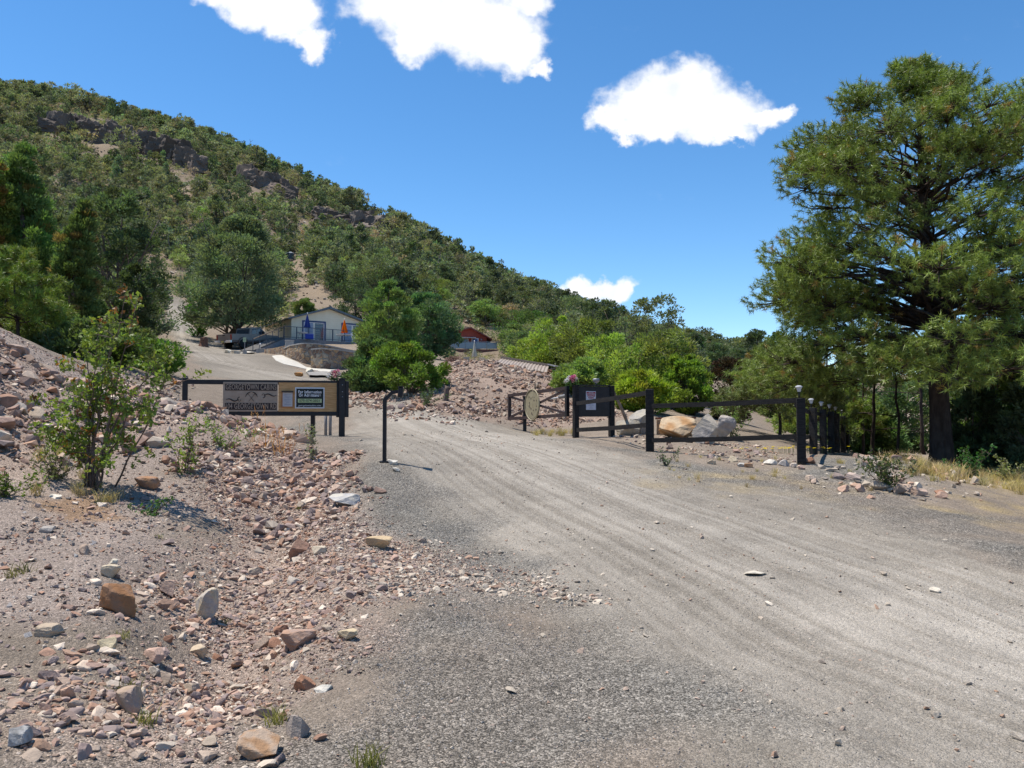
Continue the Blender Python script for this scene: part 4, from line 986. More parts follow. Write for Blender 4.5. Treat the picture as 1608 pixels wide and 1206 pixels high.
def ribbon(name, left, right, mat, label, lift, cat, kind=None):
    a = np.array(left, float); b = np.array(right, float); n = 60; v = []
    ka = np.linspace(0, len(a) - 1, n)
    la = np.c_[[np.interp(ka, range(len(a)), a[:, i]) for i in range(2)]].T; lb = np.c_[[np.interp(np.linspace(0, len(b) - 1, n), range(len(b)), b[:, i]) for i in range(2)]].T
    W8 = 7; k = np.linspace(0, 1, W8)
    pts = la[:, None] * (1 - k)[None, :, None] + lb[:, None] * k[None, :, None]
    z = gz_at(pts[..., 0].ravel(), pts[..., 1].ravel()).reshape(n, W8) + lift
    v = np.c_[pts.reshape(-1, 2), z.ravel()]; i = np.arange(n - 1)[:, None] * W8; j = np.arange(W8 - 1)[None]
    f = np.stack([i + j, i + j + 1, i + W8 + j + 1, i + W8 + j], -1).reshape(-1, 4)
    low = v - (0, 0, 0.15 + lift); m = MB(); m.add(v, f); m.add(low, f)
    e = [(r_ * W8, (r_ + 1) * W8, (r_ + 1) * W8 + n * W8, r_ * W8 + n * W8) for r_ in range(n - 1)] + [(r_ * W8 + W8 - 1, (r_ + 1) * W8 + W8 - 1, (r_ + 1) * W8 + W8 - 1 + n * W8, r_ * W8 + W8 - 1 + n * W8) for r_ in range(n - 1)]
    m.f4.append(np.array(e)); o = m.build(name, mat); tag(o, label, cat, None, kind); return o
M_CONCD = pmat('dull_grey_concrete', (0.20, 0.185, 0.165), (0.30, 0.28, 0.25), 5, 0.9, 0.4)
def wl(pts): return [hit(*p)[:2] for p in pts]
ribbon('concrete_gutter', [hit(427, 560)[:2], hit(433, 566.5)[:2], hit(447, 573)[:2], hit(470, 578)[:2], hit(500, 583)[:2], hit(530, 585.5)[:2]],
       [P(448, 0, 58.3)[:2], P(455, 0, 56.8)[:2], P(474, 0, 55.7)[:2], P(492, 0, 53.4)[:2], P(510, 0, 53.0)[:2], P(533, 0, 53.3)[:2]], M_CONC, 'white curved concrete apron along the foot of the stone wall', 0.03, 'gutter')
ribbon('concrete_culvert', wl([(482, 588), (486, 593)]), wl([(514, 587), (517, 593)]), M_CONCD, 'grey concrete culvert slab behind the flowers on the sign gate', 0.12, 'slab')

# ---- red cabin
RY = 108.0; rs = RY / F
q = P(738, 0, RY); cz0 = P(745, 552, RY)[2]
cab = empty('red_cabin', (q[0], q[1], cz0), 0.12); tag(cab, 'small barn red cabin with a slanting roof partly hidden by dark trees', 'cabin')
wL, wR = -5.2, (765.5 - 738) * rs; zl = (552 - 516) * rs; zr = (552 - 529.5) * rs
xp = (740 - 738) * rs
m = MB(); m.prism([(wL, -0.8), (wR, -0.8), (wR, zr), (xp, zl), (wL, zl - 1.3)], 0, 6.0); cw = m.build('wall', M_REDW, cab)
sl = (zl - zr) / (wR - xp)
m = MB(); m.prism([(wL - 0.4, zl - 1.42), (xp, zl + 0.02), (wR + 0.75, zr - 0.75 * sl + 0.02), (wR + 0.75, zr - 0.75 * sl + 0.17), (xp, zl + 0.2), (wL - 0.4, zl - 1.25)], -0.5, 6.4); m.build('roof', pmat('dull_red_roof', (0.20, 0.05, 0.035), (0.26, 0.08, 0.06), 3, 0.6), cab)
x0, x1 = (742.5 - 738) * rs, (751.5 - 738) * rs; zt = (552 - 531.5) * rs
m = MB(); m.box(((x0 + x1) / 2, -0.02, zt / 2), (x1 - x0 + 0.2, 0.05, zt + 0.1)); dr = m.build('door', M_WHITE, cab)
m = MB(); m.box(((x0 + x1) / 2, -0.05, zt / 2 - 0.02), (x1 - x0 - 0.08, 0.03, zt - 0.1)); m.build('door_panel', M_BLUED, dr)
m = MB(); m.box((x0 - 1.3, -0.03, zt / 2 + 0.35), (1.6, 0.05, 1.1)); wn = m.build('window', M_WHITE, cab); m = MB(); m.box((x0 - 1.3, -0.06, zt / 2 + 0.35), (1.4, 0.02, 0.9)); m.build('pane', M_PANE, wn)
m = MB(); m.box((x0 - 0.75, -0.55, zt + 0.05), (2.4, 1.1, 0.06)); m.build('canopy', M_WHITE, cab)
m = MB(); m.box(((757 - 738) * rs, -0.03, (552 - 533) * rs), (0.18, 0.06, 0.2)); m.build('porch_lamp', M_GREYP, cab)
dk = empty('cabin_deck', (q[0], q[1] - 3.2, cz0 + 0.05), 0.1); tag(dk, 'red brown deck with grey glass railing in front of the red cabin', 'deck')
x0, x1 = (700 - 738) * rs, (784 - 738) * rs
m = MB(); m.box(((x0 + x1) / 2, 1.5, -0.05), (x1 - x0, 3.0, 0.1)); m.build('floor', M_REDD, dk)
m = MB(); m.box(((x0 + x1) / 2, -0.03, -0.50), (x1 - x0, 0.06, 0.98)); m.build('fascia', M_REDD, dk)
for k in range(6): 
    x = x0 + 0.1 + k * (x1 - x0 - 0.2) / 5; m = MB(); m.box((x, 0.05, 0.5), (0.07, 0.07, 1.05)); m.build('post', M_GREYP, dk)
    if k < 5: m = MB(); w5 = (x1 - x0 - 0.2) / 5; m.box((x + w5 / 2, 0.05, 0.52), (w5 - 0.1, 0.02, 0.85)); m.build('glass_panel', M_SCREEN, dk)
m = MB(); m.box(((x0 + x1) / 2, 0.05, 1.06), (x1 - x0, 0.08, 0.05)); m.build('rail', M_GREYP, dk)

# ---- things on top of the stone mound
def yard(px, py_top, Y):
    q = on(px, Y); return q, P(px, py_top, Y)[2] - q[2]
q = on(746, 58); zt = P(746, 536, 58)[2]; zb2_ = P(746, 564, 58)[2]
o = parasol(746, 58, q[2], zt - q[2], zt - q[2] - 0.02, P(746, 560, 58)[2] - q[2], 0.17, (0.50, 0.46, 0.39), 'closed beige parasol on the terrace in front of the red cabin')
def lounge(px0, px1, pyt, Y, rz, label):
    q = on((px0 + px1) / 2, Y); w = (px1 - px0) * Y / F; zt = P(px0, pyt, Y)[2] - q[2]; o = empty('lounge_chair', q, rz); tag(o, label, 'chair')
    tan = M_TAN; zs = max(zt - 0.55, 0.2)
    m = MB(); m.box((0, 0, (zs + zt) / 2), (w, 0.03, zt - zs), rx=-0.12, bev=0.01); m.build('backrest', tan, o)
    m = MB(); m.box((0, 0.28, zs), (w, 0.5, 0.03)); m.build('seat', tan, o)
    for sx in (-1, 1):
        for sy in (0.03, 0.5): m = MB(); m.box((sx * w * 0.46, sy, zs / 2), (0.03, 0.03, zs)); m.build('leg', M_GREYP, o)
M_TAN = pmat('tan_sling_fabric', (0.36, 0.29, 0.22), (0.42, 0.35, 0.27), 9, 0.8)
lounge(727.5, 737, 560.5, 45, 0.05, 'tan sling chair back beside the brown brush pile')
lounge(752, 761, 561.5, 45, -0.3, 'tan sling chair back just right of the beige parasol')
lounge(761.5, 768, 564.5, 46.5, -0.2, 'paler low tan chair back beside the corrugated metal sheet')
q = on(713, 42); zt = P(713, 557, 42)[2] - q[2]; r_ = np.random.default_rng(12); m = MB()
for k in range(260):
    a = r_.uniform(0, 6.28); rr = np.sqrt(r_.random()) ; x = 0.48 * rr * math.cos(a); y = 0.45 * rr * math.sin(a); h = zt * math.sqrt(max(0.05, 1 - rr * rr)) * r_.uniform(0.2, 1)
    d = np.array([r_.normal(), r_.normal() * 0.6, r_.normal() * 0.5]); d /= np.linalg.norm(d); d *= r_.uniform(.12, .26); p = np.array([x, y, max(h - 0.08, 0.02)]); m.tube([p - d, p + (0, 0, 0.03), p + d], 0.012, 4)
o = m.build('brush_pile', pmat('dry_brown_twigs', (0.13, 0.075, 0.055), (0.24, 0.14, 0.10), 9, 0.9)); o.location = tuple(q); tag(o, 'rounded heap of dry brown twigs on the crest of the stone mound', 'brush pile')
# corrugated sheet leaning on the crest
c0, c1, c2, c3 = P(787, 562.5, 38.5), P(862, 575, 36.0), P(858, 588, 34.8), P(772, 575.5, 37.2)
n = 96; k = np.linspace(0, 1, n); nrm = np.cross(c1 - c0, c3 - c0); nrm /= np.linalg.norm(nrm)
wv = 0.02 * np.sin(k * 2 * math.pi * 16)[:, None] * nrm[None]
tp = c0 + (c1 - c0) * k[:, None] + wv; bt = c3 + (c2 - c3) * k[:, None] + wv
v = np.concatenate([tp, bt, tp + nrm * 0.01, bt + nrm * 0.01]); i = np.arange(n - 1)
f = np.concatenate([np.stack([i, i + 1, n + i + 1, n + i], -1), np.stack([2 * n + i, 3 * n + i, 3 * n + i + 1, 2 * n + i + 1], -1)])
sh = empty('metal_sheet_roof', tuple(c3)); tag(sh, 'rusty corrugated metal sheet sloping on the crest of the stone mound', 'metal sheet')
m = MB(); m.add(v - c3, f); m.build('sheet', pmat('rusty_galvanised', (0.27, 0.215, 0.18), (0.40, 0.34, 0.29), 5, 0.55, 0.15, 30, metal=0.35, stretch=(2, 2, 6)), sh, fix=False)
m = MB(); m.sq_bar((0, 0, 0.0) - nrm * 0.05, c2 - c3 - nrm * 0.05, 0.06, 0.10); m.sq_bar(c0 - c3 - nrm * 0.05, c1 - c3 - nrm * 0.05, 0.06, 0.10); m.build('timber_frame', pmat('grey_timber', (0.14, 0.11, 0.09), None, 6, 0.9), sh)
q = P(882, 577, 35.5); m = MB(); m.box((0, 0, 0), (1.1, 0.7, 0.05), rz=0.5, ry=0.15, rx=0.2); o = empty('metal_scrap', q); tag(o, 'small bluish metal sheet lying among the green leaves behind the mound', 'metal sheet'); m.build('sheet', M_GREYP, o); m = MB(); m.sq_bar((-0.5, 0, -0.05), (0.5, 0.1, -0.02), 0.05); m.sq_bar((-0.3, 0.1, -0.05), (-0.3, 0.1, -0.6), 0.05); m.build('support', M_GREYP, o)

# ---- water tanks on the slope
M_TANK = pmat('dark_blue_green_tank', (0.035, 0.065, 0.085), (0.05, 0.085, 0.105), 2, 0.5)
def tank(px, pyt, pyb, w, Y, label):
    a, b = P(px, pyt, Y), P(px, pyb, Y); h = a[2] - b[2]; rad = w * Y / F / 2; o = empty('water_tank', tuple(b)); tag(o, label, 'water tank', 'water tanks on the wooded slope')
    m = MB(); prof = [(rad, 0)]
    for k in range(6): z = h * 0.9 * (k + 0.5) / 6; prof += [(rad, z - 0.12), (rad * 1.015, z), (rad, z + 0.12)]
    m.lathe(prof + [(rad, h * 0.9)], 28); m.build('tank', M_TANK, o, smooth=True)
    m = MB(); m.lathe([(rad * 1.04, h * 0.9), (rad * 1.03, h * 0.92), (rad * 0.3, h), (rad * 0.28, h * 1.03), (0, h * 1.03)], 28); m.build('lid', flat_mat('pale_grey_lid', (0.55, 0.57, 0.6), 0.4), o)
tank(455.5, 396, 417.8, 12.5, 168, 'tall dark blue green water tank, the larger of two on the slope')
tank(470.5, 401, 417, 13.5, 172, 'shorter dark water tank with pale conical lid beside the taller tank')
a = P(456, 419.5, 168); m = MB(); m.box((0, 0, 0), (2.6, 2.6, 0.35), bev=0.03); m.box((0, 0, -1.0), (2.4, 2.4, 1.6)); o = m.build('tank_pad', M_CONCG); o.location = (a[0], a[1], a[2]); tag(o, 'pale square concrete pad under the taller water tank', 'slab')

# ---- pickup truck. local +x forward, y left
M_PAINT = pmat('tan_silver_car_paint', (0.21, 0.175, 0.15), (0.235, 0.20, 0.175), 1.5, 0.35, metal=0.2, spec=0.5)
M_PAINT2 = pmat('brown_lower_car_paint', (0.10, 0.06, 0.045), (0.12, 0.075, 0.055), 1.5, 0.4, spec=0.5)
M_RUB = pmat('tyre_rubber', (0.015, 0.015, 0.015), (0.025, 0.025, 0.025), 9, 0.85)
M_CHROME = flat_mat('chrome_bumper', (0.65, 0.65, 0.66), 0.2, 0.6, 0.7)
q = on(352, 70.5); tr = empty('pickup_truck', (q[0], q[1], q[2] + 0.03), R(90 - 29)); tag(tr, 'tan pickup truck parked in the shade of the big tree, tailgate showing', 'pickup truck')
fwd = np.array([math.cos(R(61)), math.sin(R(61))]); zf = G(q[0] + fwd[0] * 4, q[1] + fwd[1] * 4)
tr.rotation_euler = (0, -math.atan2(zf - q[2], 4) * 0.5, R(61))
bw = 1.0
m = MB(); m.prism([(0.0, 0.72), (0.0, 1.28), (2.1, 1.30), (2.1, 1.25), (4.3, 1.25), (5.5, 1.18), (5.75, 1.0), (5.75, 0.72)], -bw, bw); body = m.build('body', M_PAINT, tr)
m = MB(); m.prism([(0.0, 0.52), (0.0, 0.715), (5.75, 0.715), (5.75, 0.52)], -bw + 0.01, bw - 0.01); m.build('rocker_panel', M_PAINT2, tr)
m = MB(); m.prism([(2.12, 1.255), (2.25, 1.86), (2.5, 1.93), (3.5, 1.92), (4.25, 1.255)], -0.9, 0.9); cabm = m.build('cab', M_PAINT, tr)
for s in (-1, 1):
    m = MB(); m.prism([(2.36, 1.32), (2.42, 1.80), (2.95, 1.83), (2.95, 1.32)], s * 0.897, s * 0.912); m.build('side_window', M_PANE, cabm)
    m = MB(); m.prism([(3.03, 1.32), (3.03, 1.83), (3.45, 1.82), (3.98, 1.32)], s * 0.897, s * 0.912); m.build('side_window', M_PANE, cabm)
m = MB(); m.box((2.165, 0, 1.56), (0.02, 1.55, 0.42), ry=0.21); m.build('rear_window', M_PANE, cabm)
m = MB(); m.box((-0.015, 0, 1.0), (0.05, 1.56, 0.56), bev=0.01); tg = m.build('tailgate', M_PAINT, tr); m = MB(); m.box((-0.05, 0, 1.16), (0.03, 0.28, 0.07)); m.build('handle', M_RUB, tg)
for s in (-1, 1):
    m = MB(); m.box((-0.012, s * 0.89, 1.0), (0.07, 0.17, 0.40), bev=0.01); m.build('taillight', flat_mat('red_lamp', (0.25, 0.015, 0.015), 0.25, 0.6), tr)
m = MB(); m.box((-0.14, -0.72, 0.60), (0.2, 0.62, 0.2), bev=0.02); m.box((-0.14, 0.72, 0.60), (0.2, 0.62, 0.2), bev=0.02); m.box((-0.13, 0, 0.58), (0.16, 0.85, 0.14)); m.build('bumper', M_CHROME, tr)
m = MB(); m.box((-0.225, 0.0, 0.60), (0.012, 0.32, 0.15)); m.build('licence_plate', flat_mat('yellow_plate', (0.5, 0.42, 0.15), 0.5), tr)
for x in (1.25, 4.75):
    for s in (-1, 1):
        m = MB(); m.lathe([(0.22, -0.13), (0.37, -0.13), (0.41, -0.09), (0.41, 0.09), (0.37, 0.13), (0.22, 0.13)], 24, (x, s * 0.93, 0.41), 'Y'); m.v[-1] = m.v[-1] if True else 0; wh = m.build('wheel', M_RUB, tr, smooth=False)
        m = MB(); m.lathe([(0.02, -0.10), (0.225, -0.12), (0.235, 0.0), (0.225, 0.12), (0.02, 0.10)], 20, (x, s * 0.93, 0.41), 'Y'); m.build('rim', M_CHROME, wh)
        a = np.linspace(-0.1, math.pi + 0.1, 14); m = MB(); out = [(x + 0.58 * math.cos(t), 0.46 + 0.56 * math.sin(t)) for t in a] + [(x + 0.47 * math.cos(t), 0.46 + 0.46 * math.sin(t)) for t in a[::-1]]
        m.prism(out, s * (bw - 0.02), s * (bw + 0.05)); m.build('wheel_arch', M_PAINT2, tr)
m = MB(); m.box((3.55, -1.12, 1.42), (0.12, 0.22, 0.28), bev=0.02); m.build('mirror', M_RUB, tr)
for s in (-1, 1): m = MB(); m.box((5.74, s * 0.78, 0.95), (0.06, 0.3, 0.2)); m.build('headlight', M_GLASSY, tr)
# small sign, stones, stump
q = on(383.5, 62.5); o = empty('small_sign', q, -0.1); tag(o, 'small pale green sign on a short post in a concrete base by the pickup', 'sign')
m = MB(); m.box((0, 0, 0.75), (0.05, 0.05, 1.2)); m.build('post', M_GREYP, o); m = MB(); m.box((0, -0.035, 1.12), (0.26, 0.02, 0.36)); m.build('sign_plate', flat_mat('pale_green_plate', (0.42, 0.52, 0.34), 0.5), o)
m = MB(); m.lathe([(0.17, -0.1), (0.17, 0.28)], 12); m.build('base', M_CONCG, o)
m = MB(); m.box((0.0, -0.047, 1.14), (0.15, 0.003, 0.03)); m.box((0.0, -0.047, 1.06), (0.1, 0.003, 0.02)); m.build('print', flat_mat('grey_green_print', (0.2, 0.3, 0.2), 0.7), o)
q = on(319, 70); o = empty('tree_stump', q); o.scale = (0.75, 0.75, 0.62); tag(o, 'brown weathered tree stump left of the pickup tailgate', 'stump')
m = MB(); r_ = np.random.default_rng(2); prof = []
n = 18; v = []
for i, (rad, z) in enumerate([(0.62, -0.1), (0.5, 0.15), (0.42, 0.5), (0.42, 0.95), (0.40, 1.25), (0.3, 1.32)]):
    for j in range(n): k = 1 + 0.13 * math.sin(j * 2.1 + i * 0.3) + r_.normal() * 0.04; v.append((rad * k * math.cos(j * 2 * math.pi / n), rad * k * math.sin(j * 2 * math.pi / n), z + r_.normal() * 0.03))
i = np.arange(5)[:, None] * n; j = np.arange(n)[None]; m.add(v, np.stack([i + j, i + (j + 1) % n, i + n + (j + 1) % n, i + n + j], -1).reshape(-1, 4)); m.build('bark', pmat('red_brown_bark', (0.13, 0.065, 0.045), (0.22, 0.12, 0.08), 6, 0.9, 0.7, 20), o)
m = MB(); m.lathe([(0.33, 1.28), (0.33, 1.33)], 14); m.build('cut_top', pmat('cut_wood', (0.30, 0.2, 0.12), None, 8, 0.8), o)
# rusty planter edge behind the boulders
q0, q1 = P(1029, 657, 20.5), P(1093, 656, 20.2); g = on(1060, 20.4)
o = empty('rusty_planter', g); tag(o, 'low rusty metal bin edge behind the orange boulder', 'planter')
m = MB(); m.sq_bar(q0 - g, q1 - g, 0.06, 0.05); m.build('rim', pmat('rust', (0.20, 0.07, 0.035), (0.28, 0.12, 0.06), 9, 0.85), o)
z1 = q1[2] - g[2]; m = MB(); m.box(((q0[0] + q1[0]) / 2 - g[0] , 0.02, z1 / 2 - 0.1), (q1[0] - q0[0] - 0.04, 0.05, z1 + 0.1)); m.build('side_panel', pmat('orange_tan_panel', (0.33, 0.19, 0.10), (0.42, 0.27, 0.15), 6, 0.85, 0.3), o)

# ------------------------------------------------------------------ vegetation
M_FOL = leaf_mat('conifer_foliage', 0.32, 0.6, 0.2, 2.95)
M_BROAD = leaf_mat('broad_leaf', 0.38, 0.5, 0.3, 1.3)
M_NEED = leaf_mat('pine_needles', 0.24, 0.45, 0.35, 2.15)
M_BARK = pmat('dark_bark', (0.040, 0.030, 0.025), (0.085, 0.065, 0.055), 7, 0.95, 0.8, 26, spec=0.1, stretch=(1, 1, 0.4))
M_BARKG = pmat('grey_brown_bark', (0.10, 0.075, 0.06), (0.20, 0.155, 0.13), 8, 0.95, 0.7, 30, spec=0.1)
M_DEAD = leaf_mat('dead_foliage', 0.15, 0.8, 0.1)

def unit(a): return a / (np.linalg.norm(a, axis=-1, keepdims=True) + 1e-9)
def leaves(m, r, cen, dirs, ln, wd, col, fold=0.18):
    """one small pointed leaf (a bent quad) per centre"""
    n = len(cen); d = unit(dirs); s = unit(np.cross(d, r.normal(0, 1, (n, 3)))); nr = np.cross(d, s)
    ln = np.broadcast_to(ln, (n,))[:, None]; wd = np.broadcast_to(wd, (n,))[:, None]
    a = cen; b = cen + d * ln * 0.45 + s * wd * 0.5 + nr * fold * wd; c = cen + d * ln; e = cen + d * ln * 0.45 - s * wd * 0.5 + nr * fold * wd
    v = np.stack([a, b, c, e], 1).reshape(-1, 3)
    m.add(v, np.arange(n * 4).reshape(-1, 4), np.repeat(col, 4, axis=0))
def pal(r, n, base, var=0.3, alt=None, altp=0.0):
    c = np.tile(np.array(base, float), (n, 1)) * r.uniform(1 - var, 1 + var, (n, 1)) * (1 + r.normal(0, 0.06, (n, 3)))
    if alt is not None:
        k = r.random(n) < altp; c[k] = np.array(alt) * r.uniform(0.7, 1.3, (k.sum(), 1))
    return np.clip(c, 0.004, 0.9)
def crown_profile(shape, h):
    if shape == 'round': return np.sqrt(np.clip(1 - (1.9 * h - 0.85) ** 2 / 1.15, 0.02, 1))
    if shape == 'dome': return np.clip(1 - h ** 2.6, 0.03, 1) ** 0.75 * (0.75 + 0.25 * np.clip(h * 4, 0, 1))
    if shape == 'cone': return np.clip(1.03 - h, 0.03, 1) ** 0.85 * np.clip(0.55 + 2.2 * h, 0, 1)
    if shape == 'flame': return np.clip(np.sin(np.pi * np.clip(0.16 + 0.84 * h, 0, 1)) ** 0.7, 0.05, 1)
    if shape == 'flat': return np.clip(0.35 + h * 0.9, 0, 1) * np.sqrt(np.clip(1.12 - h ** 3, 0.05, 1))
    return np.ones_like(h)
def clump_tree(seed, H, Wd, shape='round', nclump=45, nleaf=45, lsz=0.22, col=(0.05, 0.07, 0.025), alt=None, altp=0.0, cb=0.12, crad=0.17, stems=1, up=0.5, lean=0.0, cvar=0.28, asp=0.45, limbs=14, tr=0.022, trunk_sides=6):
    """trunk + limbs (first mesh) and a crown of leaf clumps (second), base at the origin"""
    r = np.random.default_rng(seed); tk = MB(); cr = MB()
    top = np.array([lean * H, 0.1 * lean * H * r.normal(), H * 0.93])
    bases = []
    for s in range(stems):
        b = np.array([r.normal() * 0.03 * Wd, r.normal() * .03 * Wd, -0.15]) if stems > 1 else np.array([0, 0, -0.2])
        e = top + (np.array([r.normal() * 0.22 * Wd, r.normal() * .22 * Wd, -r.uniform(0, 0.2) * H]) if stems > 1 else 0)
        k = np.linspace(0, 1, 8)[:, None]; p = b + (e - b) * k + np.cumsum(r.normal(0, 0.012 * H, (8, 3)), 0) * (1, 1, 0.2) * np.sqrt(k)
        tk.tube(p, H * tr * (1 - 0.85 * k[:, 0]) / (stems ** 0.4), trunk_sides); bases.append(p)
    lob = r.uniform(0, 6.28, 5)
    h = r.beta(1.25 if cb > 0.05 else 0.85, 1.15, nclump) if shape != 'cone' else r.beta(1.05, 1.5, nclump); az = np.arange(nclump) * 2.39996 + r.normal(0, 0.4, nclump)
    env = crown_profile(shape, h) * (1 + 0.17 * np.sin(2 * az + lob[0] + 4 * h) + 0.13 * np.sin(3 * az + lob[1] - 6 * h) + 0.10 * np.sin(5 * az + lob[2]))
    rad = env * Wd / 2 * np.clip(r.beta(3.2, 1.2, nclump), 0.25, 1.0)
    zc = cb * H + h * (1 - cb) * H * 0.97
    kk = np.clip(zc / H, 0, 1); axis = np.array([[np.interp(t, np.linspace(0, 1, 8), bases[0][:, i]) for i in range(2)] for t in kk])
    if stems > 1: axis *= 0.6
    cen = np.c_[axis[:, 0] + rad * np.cos(az), axis[:, 1] + rad * np.sin(az), zc]
    cR = crad * Wd * r.uniform(0.6, 1.25, nclump) * (0.55 + 0.45 * env)
    for i in np.argsort(-rad)[:limbs]:
        b = bases[i % stems]; t0 = np.clip(kk[i] - 0.05 - 0.35 * rad[i] / Wd, 0.08, 0.9); st = np.array([np.interp(t0, np.linspace(0, 1, 8), b[:, j]) for j in range(3)])
        mid = (st + cen[i]) / 2 + (0, 0, 0.06 * H * r.uniform(-0.3, 1)); q = np.stack([st, st * .6 + mid * .4, mid, mid * .4 + cen[i] * .6, cen[i]]) + r.normal(0, 0.01 * H, (5, 3)) * np.array([0, 1, 1, 1, 0.5])[:, None]
        rl = H * tr * 0.42 * (1.1 - t0); tk.tube(q, rl * np.array([1, .75, .55, .4, .2]), 5)
    n = nclump * nleaf; ci = np.repeat(np.arange(nclump), nleaf)
    d = unit(r.normal(0, 1, (n, 3)) + (0, 0, 0.25)); q = r.random(n) ** 0.45
    pos = cen[ci] + d * (q * cR[ci])[:, None] * (1, 1, 0.72)
    out = unit(np.c_[pos[:, 0] - axis[ci, 0], pos[:, 1] - axis[ci, 1], np.zeros(n)])
    dr = d * 0.7 + out * 0.5 + (0, 0, up) + r.normal(0, 0.45, (n, 3))
    cc = pal(r, nclump, col, cvar, alt, altp)[ci] * r.uniform(0.75, 1.25, (n, 1))
    L_ = lsz * r.uniform(0.65, 1.35, n)
    leaves(cr, r, pos, dr, L_, L_ * asp, cc)
    return tk, cr
def place_tree(name, label, cat, tk, cr, loc, mat_c, mat_t=None, group=None, rz=0.0, sc=1.0, one_mesh=False):
    o = empty(name, loc, rz); o.scale = (sc,) * 3; tag(o, label, cat, group)
    tk.build('trunk', mat_t or M_BARKG, o, smooth=True, fix=False); cr.build('crown', mat_c, o, fix=False)
    return o

# ---- large ponderosa pine
def ponderosa(seed, H, prof, base_w, nbr, loc, label, lean=-0.045, tuft_n=36, nl=0.20, dens=1.15, gaps=(), col=(0.085, 0.108, 0.028), zmin=0.13, name='ponderosa_pine', tpow=1.0):
    r = np.random.default_rng(seed); tk = MB(); hz, hr = np.array(prof).T
    k = np.linspace(0, 1, 14); ax = np.c_[lean * H * k + 0.06 * np.sin(k * 7), 0.04 * np.sin(k * 5 + 1), -0.3 + (H * 0.95 + 0.2) * k]
    tk.tube(ax, base_w * (1 - 0.88 * k ** 0.9) * (1 + 0.5 * np.exp(-k * 25)), 12)
    cen = []; tdir = []
    for i in range(nbr):
        t = zmin + (0.985 - zmin) * (((i + r.uniform(-.3, .3)) / nbr) ** tpow if i else 0); az = i * 2.39996 + r.normal(0, 0.25)
        zt = t * H; Lr = np.interp(zt, hz, hr) * r.uniform(0.78, 1.06)
        rise = np.interp(t, [0.1, 0.16, 0.3, 0.5, 0.8, 1.0], [-0.40, -0.22, 0.02, 0.26, 0.50, 0.85]) * Lr
        zs = max(zt - rise, 0.12 * H); st = np.array([np.interp(zs / (0.95 * H), k, ax[:, j]) for j in range(3)]); st[2] = zs
        dh = np.array([math.cos(az), math.sin(az), 0]); side = np.array([-dh[1], dh[0], 0])
        s = np.linspace(0, 1, 9)
        arch = (0.10 * np.sin(s * math.pi) if t > 0.35 else 0.20 * np.sin(s * math.pi * 0.9)) * Lr
        bp = st + dh * (Lr * s)[:, None] + side * (0.07 * Lr * np.sin(s * 3 + i))[:, None]; bp[:, 2] = zs + (zt - zs) * s ** 1.3 + arch
        bp[1:] += r.normal(0, 0.03 * Lr * 0.5, (8, 3)) * (1, 1, 0.6)
        br = base_w * (0.30 - 0.18 * t) * (Lr / hr.max()) ** 0.5
        tk.tube(bp, br * (1 - 0.82 * s), 6)
        inner = 0.40 if t > 0.4 else 0.32
        nsub = int((8 + 6 * Lr / hr.max()) * dens)
        for g0_, g1_, gi_, gd_ in gaps:
            if g0_ < zt < g1_: inner = gi_; nsub = int(nsub * gd_)
        for q in range(nsub):
            u = inner + (1.0 - inner) * ((q + r.random()) / nsub) ** 0.85; p0 = np.array([np.interp(u, s, bp[:, j]) for j in range(3)])
            sg = 1 if q % 2 else -1; sl = Lr * r.uniform(0.16, 0.36) * (1.15 - 0.55 * u); d = unit(dh * r.uniform(0.5, 1.0) + side * sg * r.uniform(0.3, 1.0) + np.array([0, 0, r.uniform(0.0, 0.45)]))
            if u > 0.93: d = unit(dh + np.array([0, 0, 0.25]))
            p1 = p0 + d * sl * 0.55 + (0, 0, 0.02); p2 = p0 + d * sl + (0, 0, 0.16 * sl)
            tk.tube([p0, p1, p2], [br * 0.28 + 0.006, br * .2 + 0.004, 0.006], 4, cap=False)
            nt = max(3, int(5 * dens + sl * 4))
            for w in range(nt):
                f = 0.35 + 0.65 * (w + r.random()) / nt; c = p0 + (p2 - p0) * f + r.normal(0, 0.065 * (1 + sl * 0.3), 3); cen.append(c + (0, 0, 0.05))
                tdir.append(unit(d * 0.8 + np.array([0, 0, 0.7]) + r.normal(0, 0.45, 3)))
    cen = np.array(cen); tdir = np.array(tdir); cr = MB(); nT = len(cen); n = nT * tuft_n; ti = np.repeat(np.arange(nT), tuft_n)
    d = unit(tdir[ti] * 0.55 + unit(r.normal(0, 1, (n, 3)))); ln = nl * r.uniform(0.7, 1.25, n); p0 = cen[ti] + tdir[ti] * r.uniform(-0.06, 0.06, (n, 1)) 
    sd = unit(np.cross(d, r.normal(0, 1, (n, 3)))) * 0.010 * (nl / 0.21)
    v = np.stack([p0 - sd, p0 + sd, p0 + d * ln[:, None] - (0, 0, 0.01)], 1).reshape(-1, 3)
    tc = pal(r, nT, col, 0.3, (0.12, 0.115, 0.03), 0.10)[ti] * r.uniform(0.75, 1.25, (n, 1))
    cr.add(v, np.arange(n * 3).reshape(-1, 3), np.repeat(tc, 3, axis=0))
    print(label, 'tufts', nT)
    return place_tree(name, label, 'tree', tk, cr, loc, M_NEED, M_BARK)
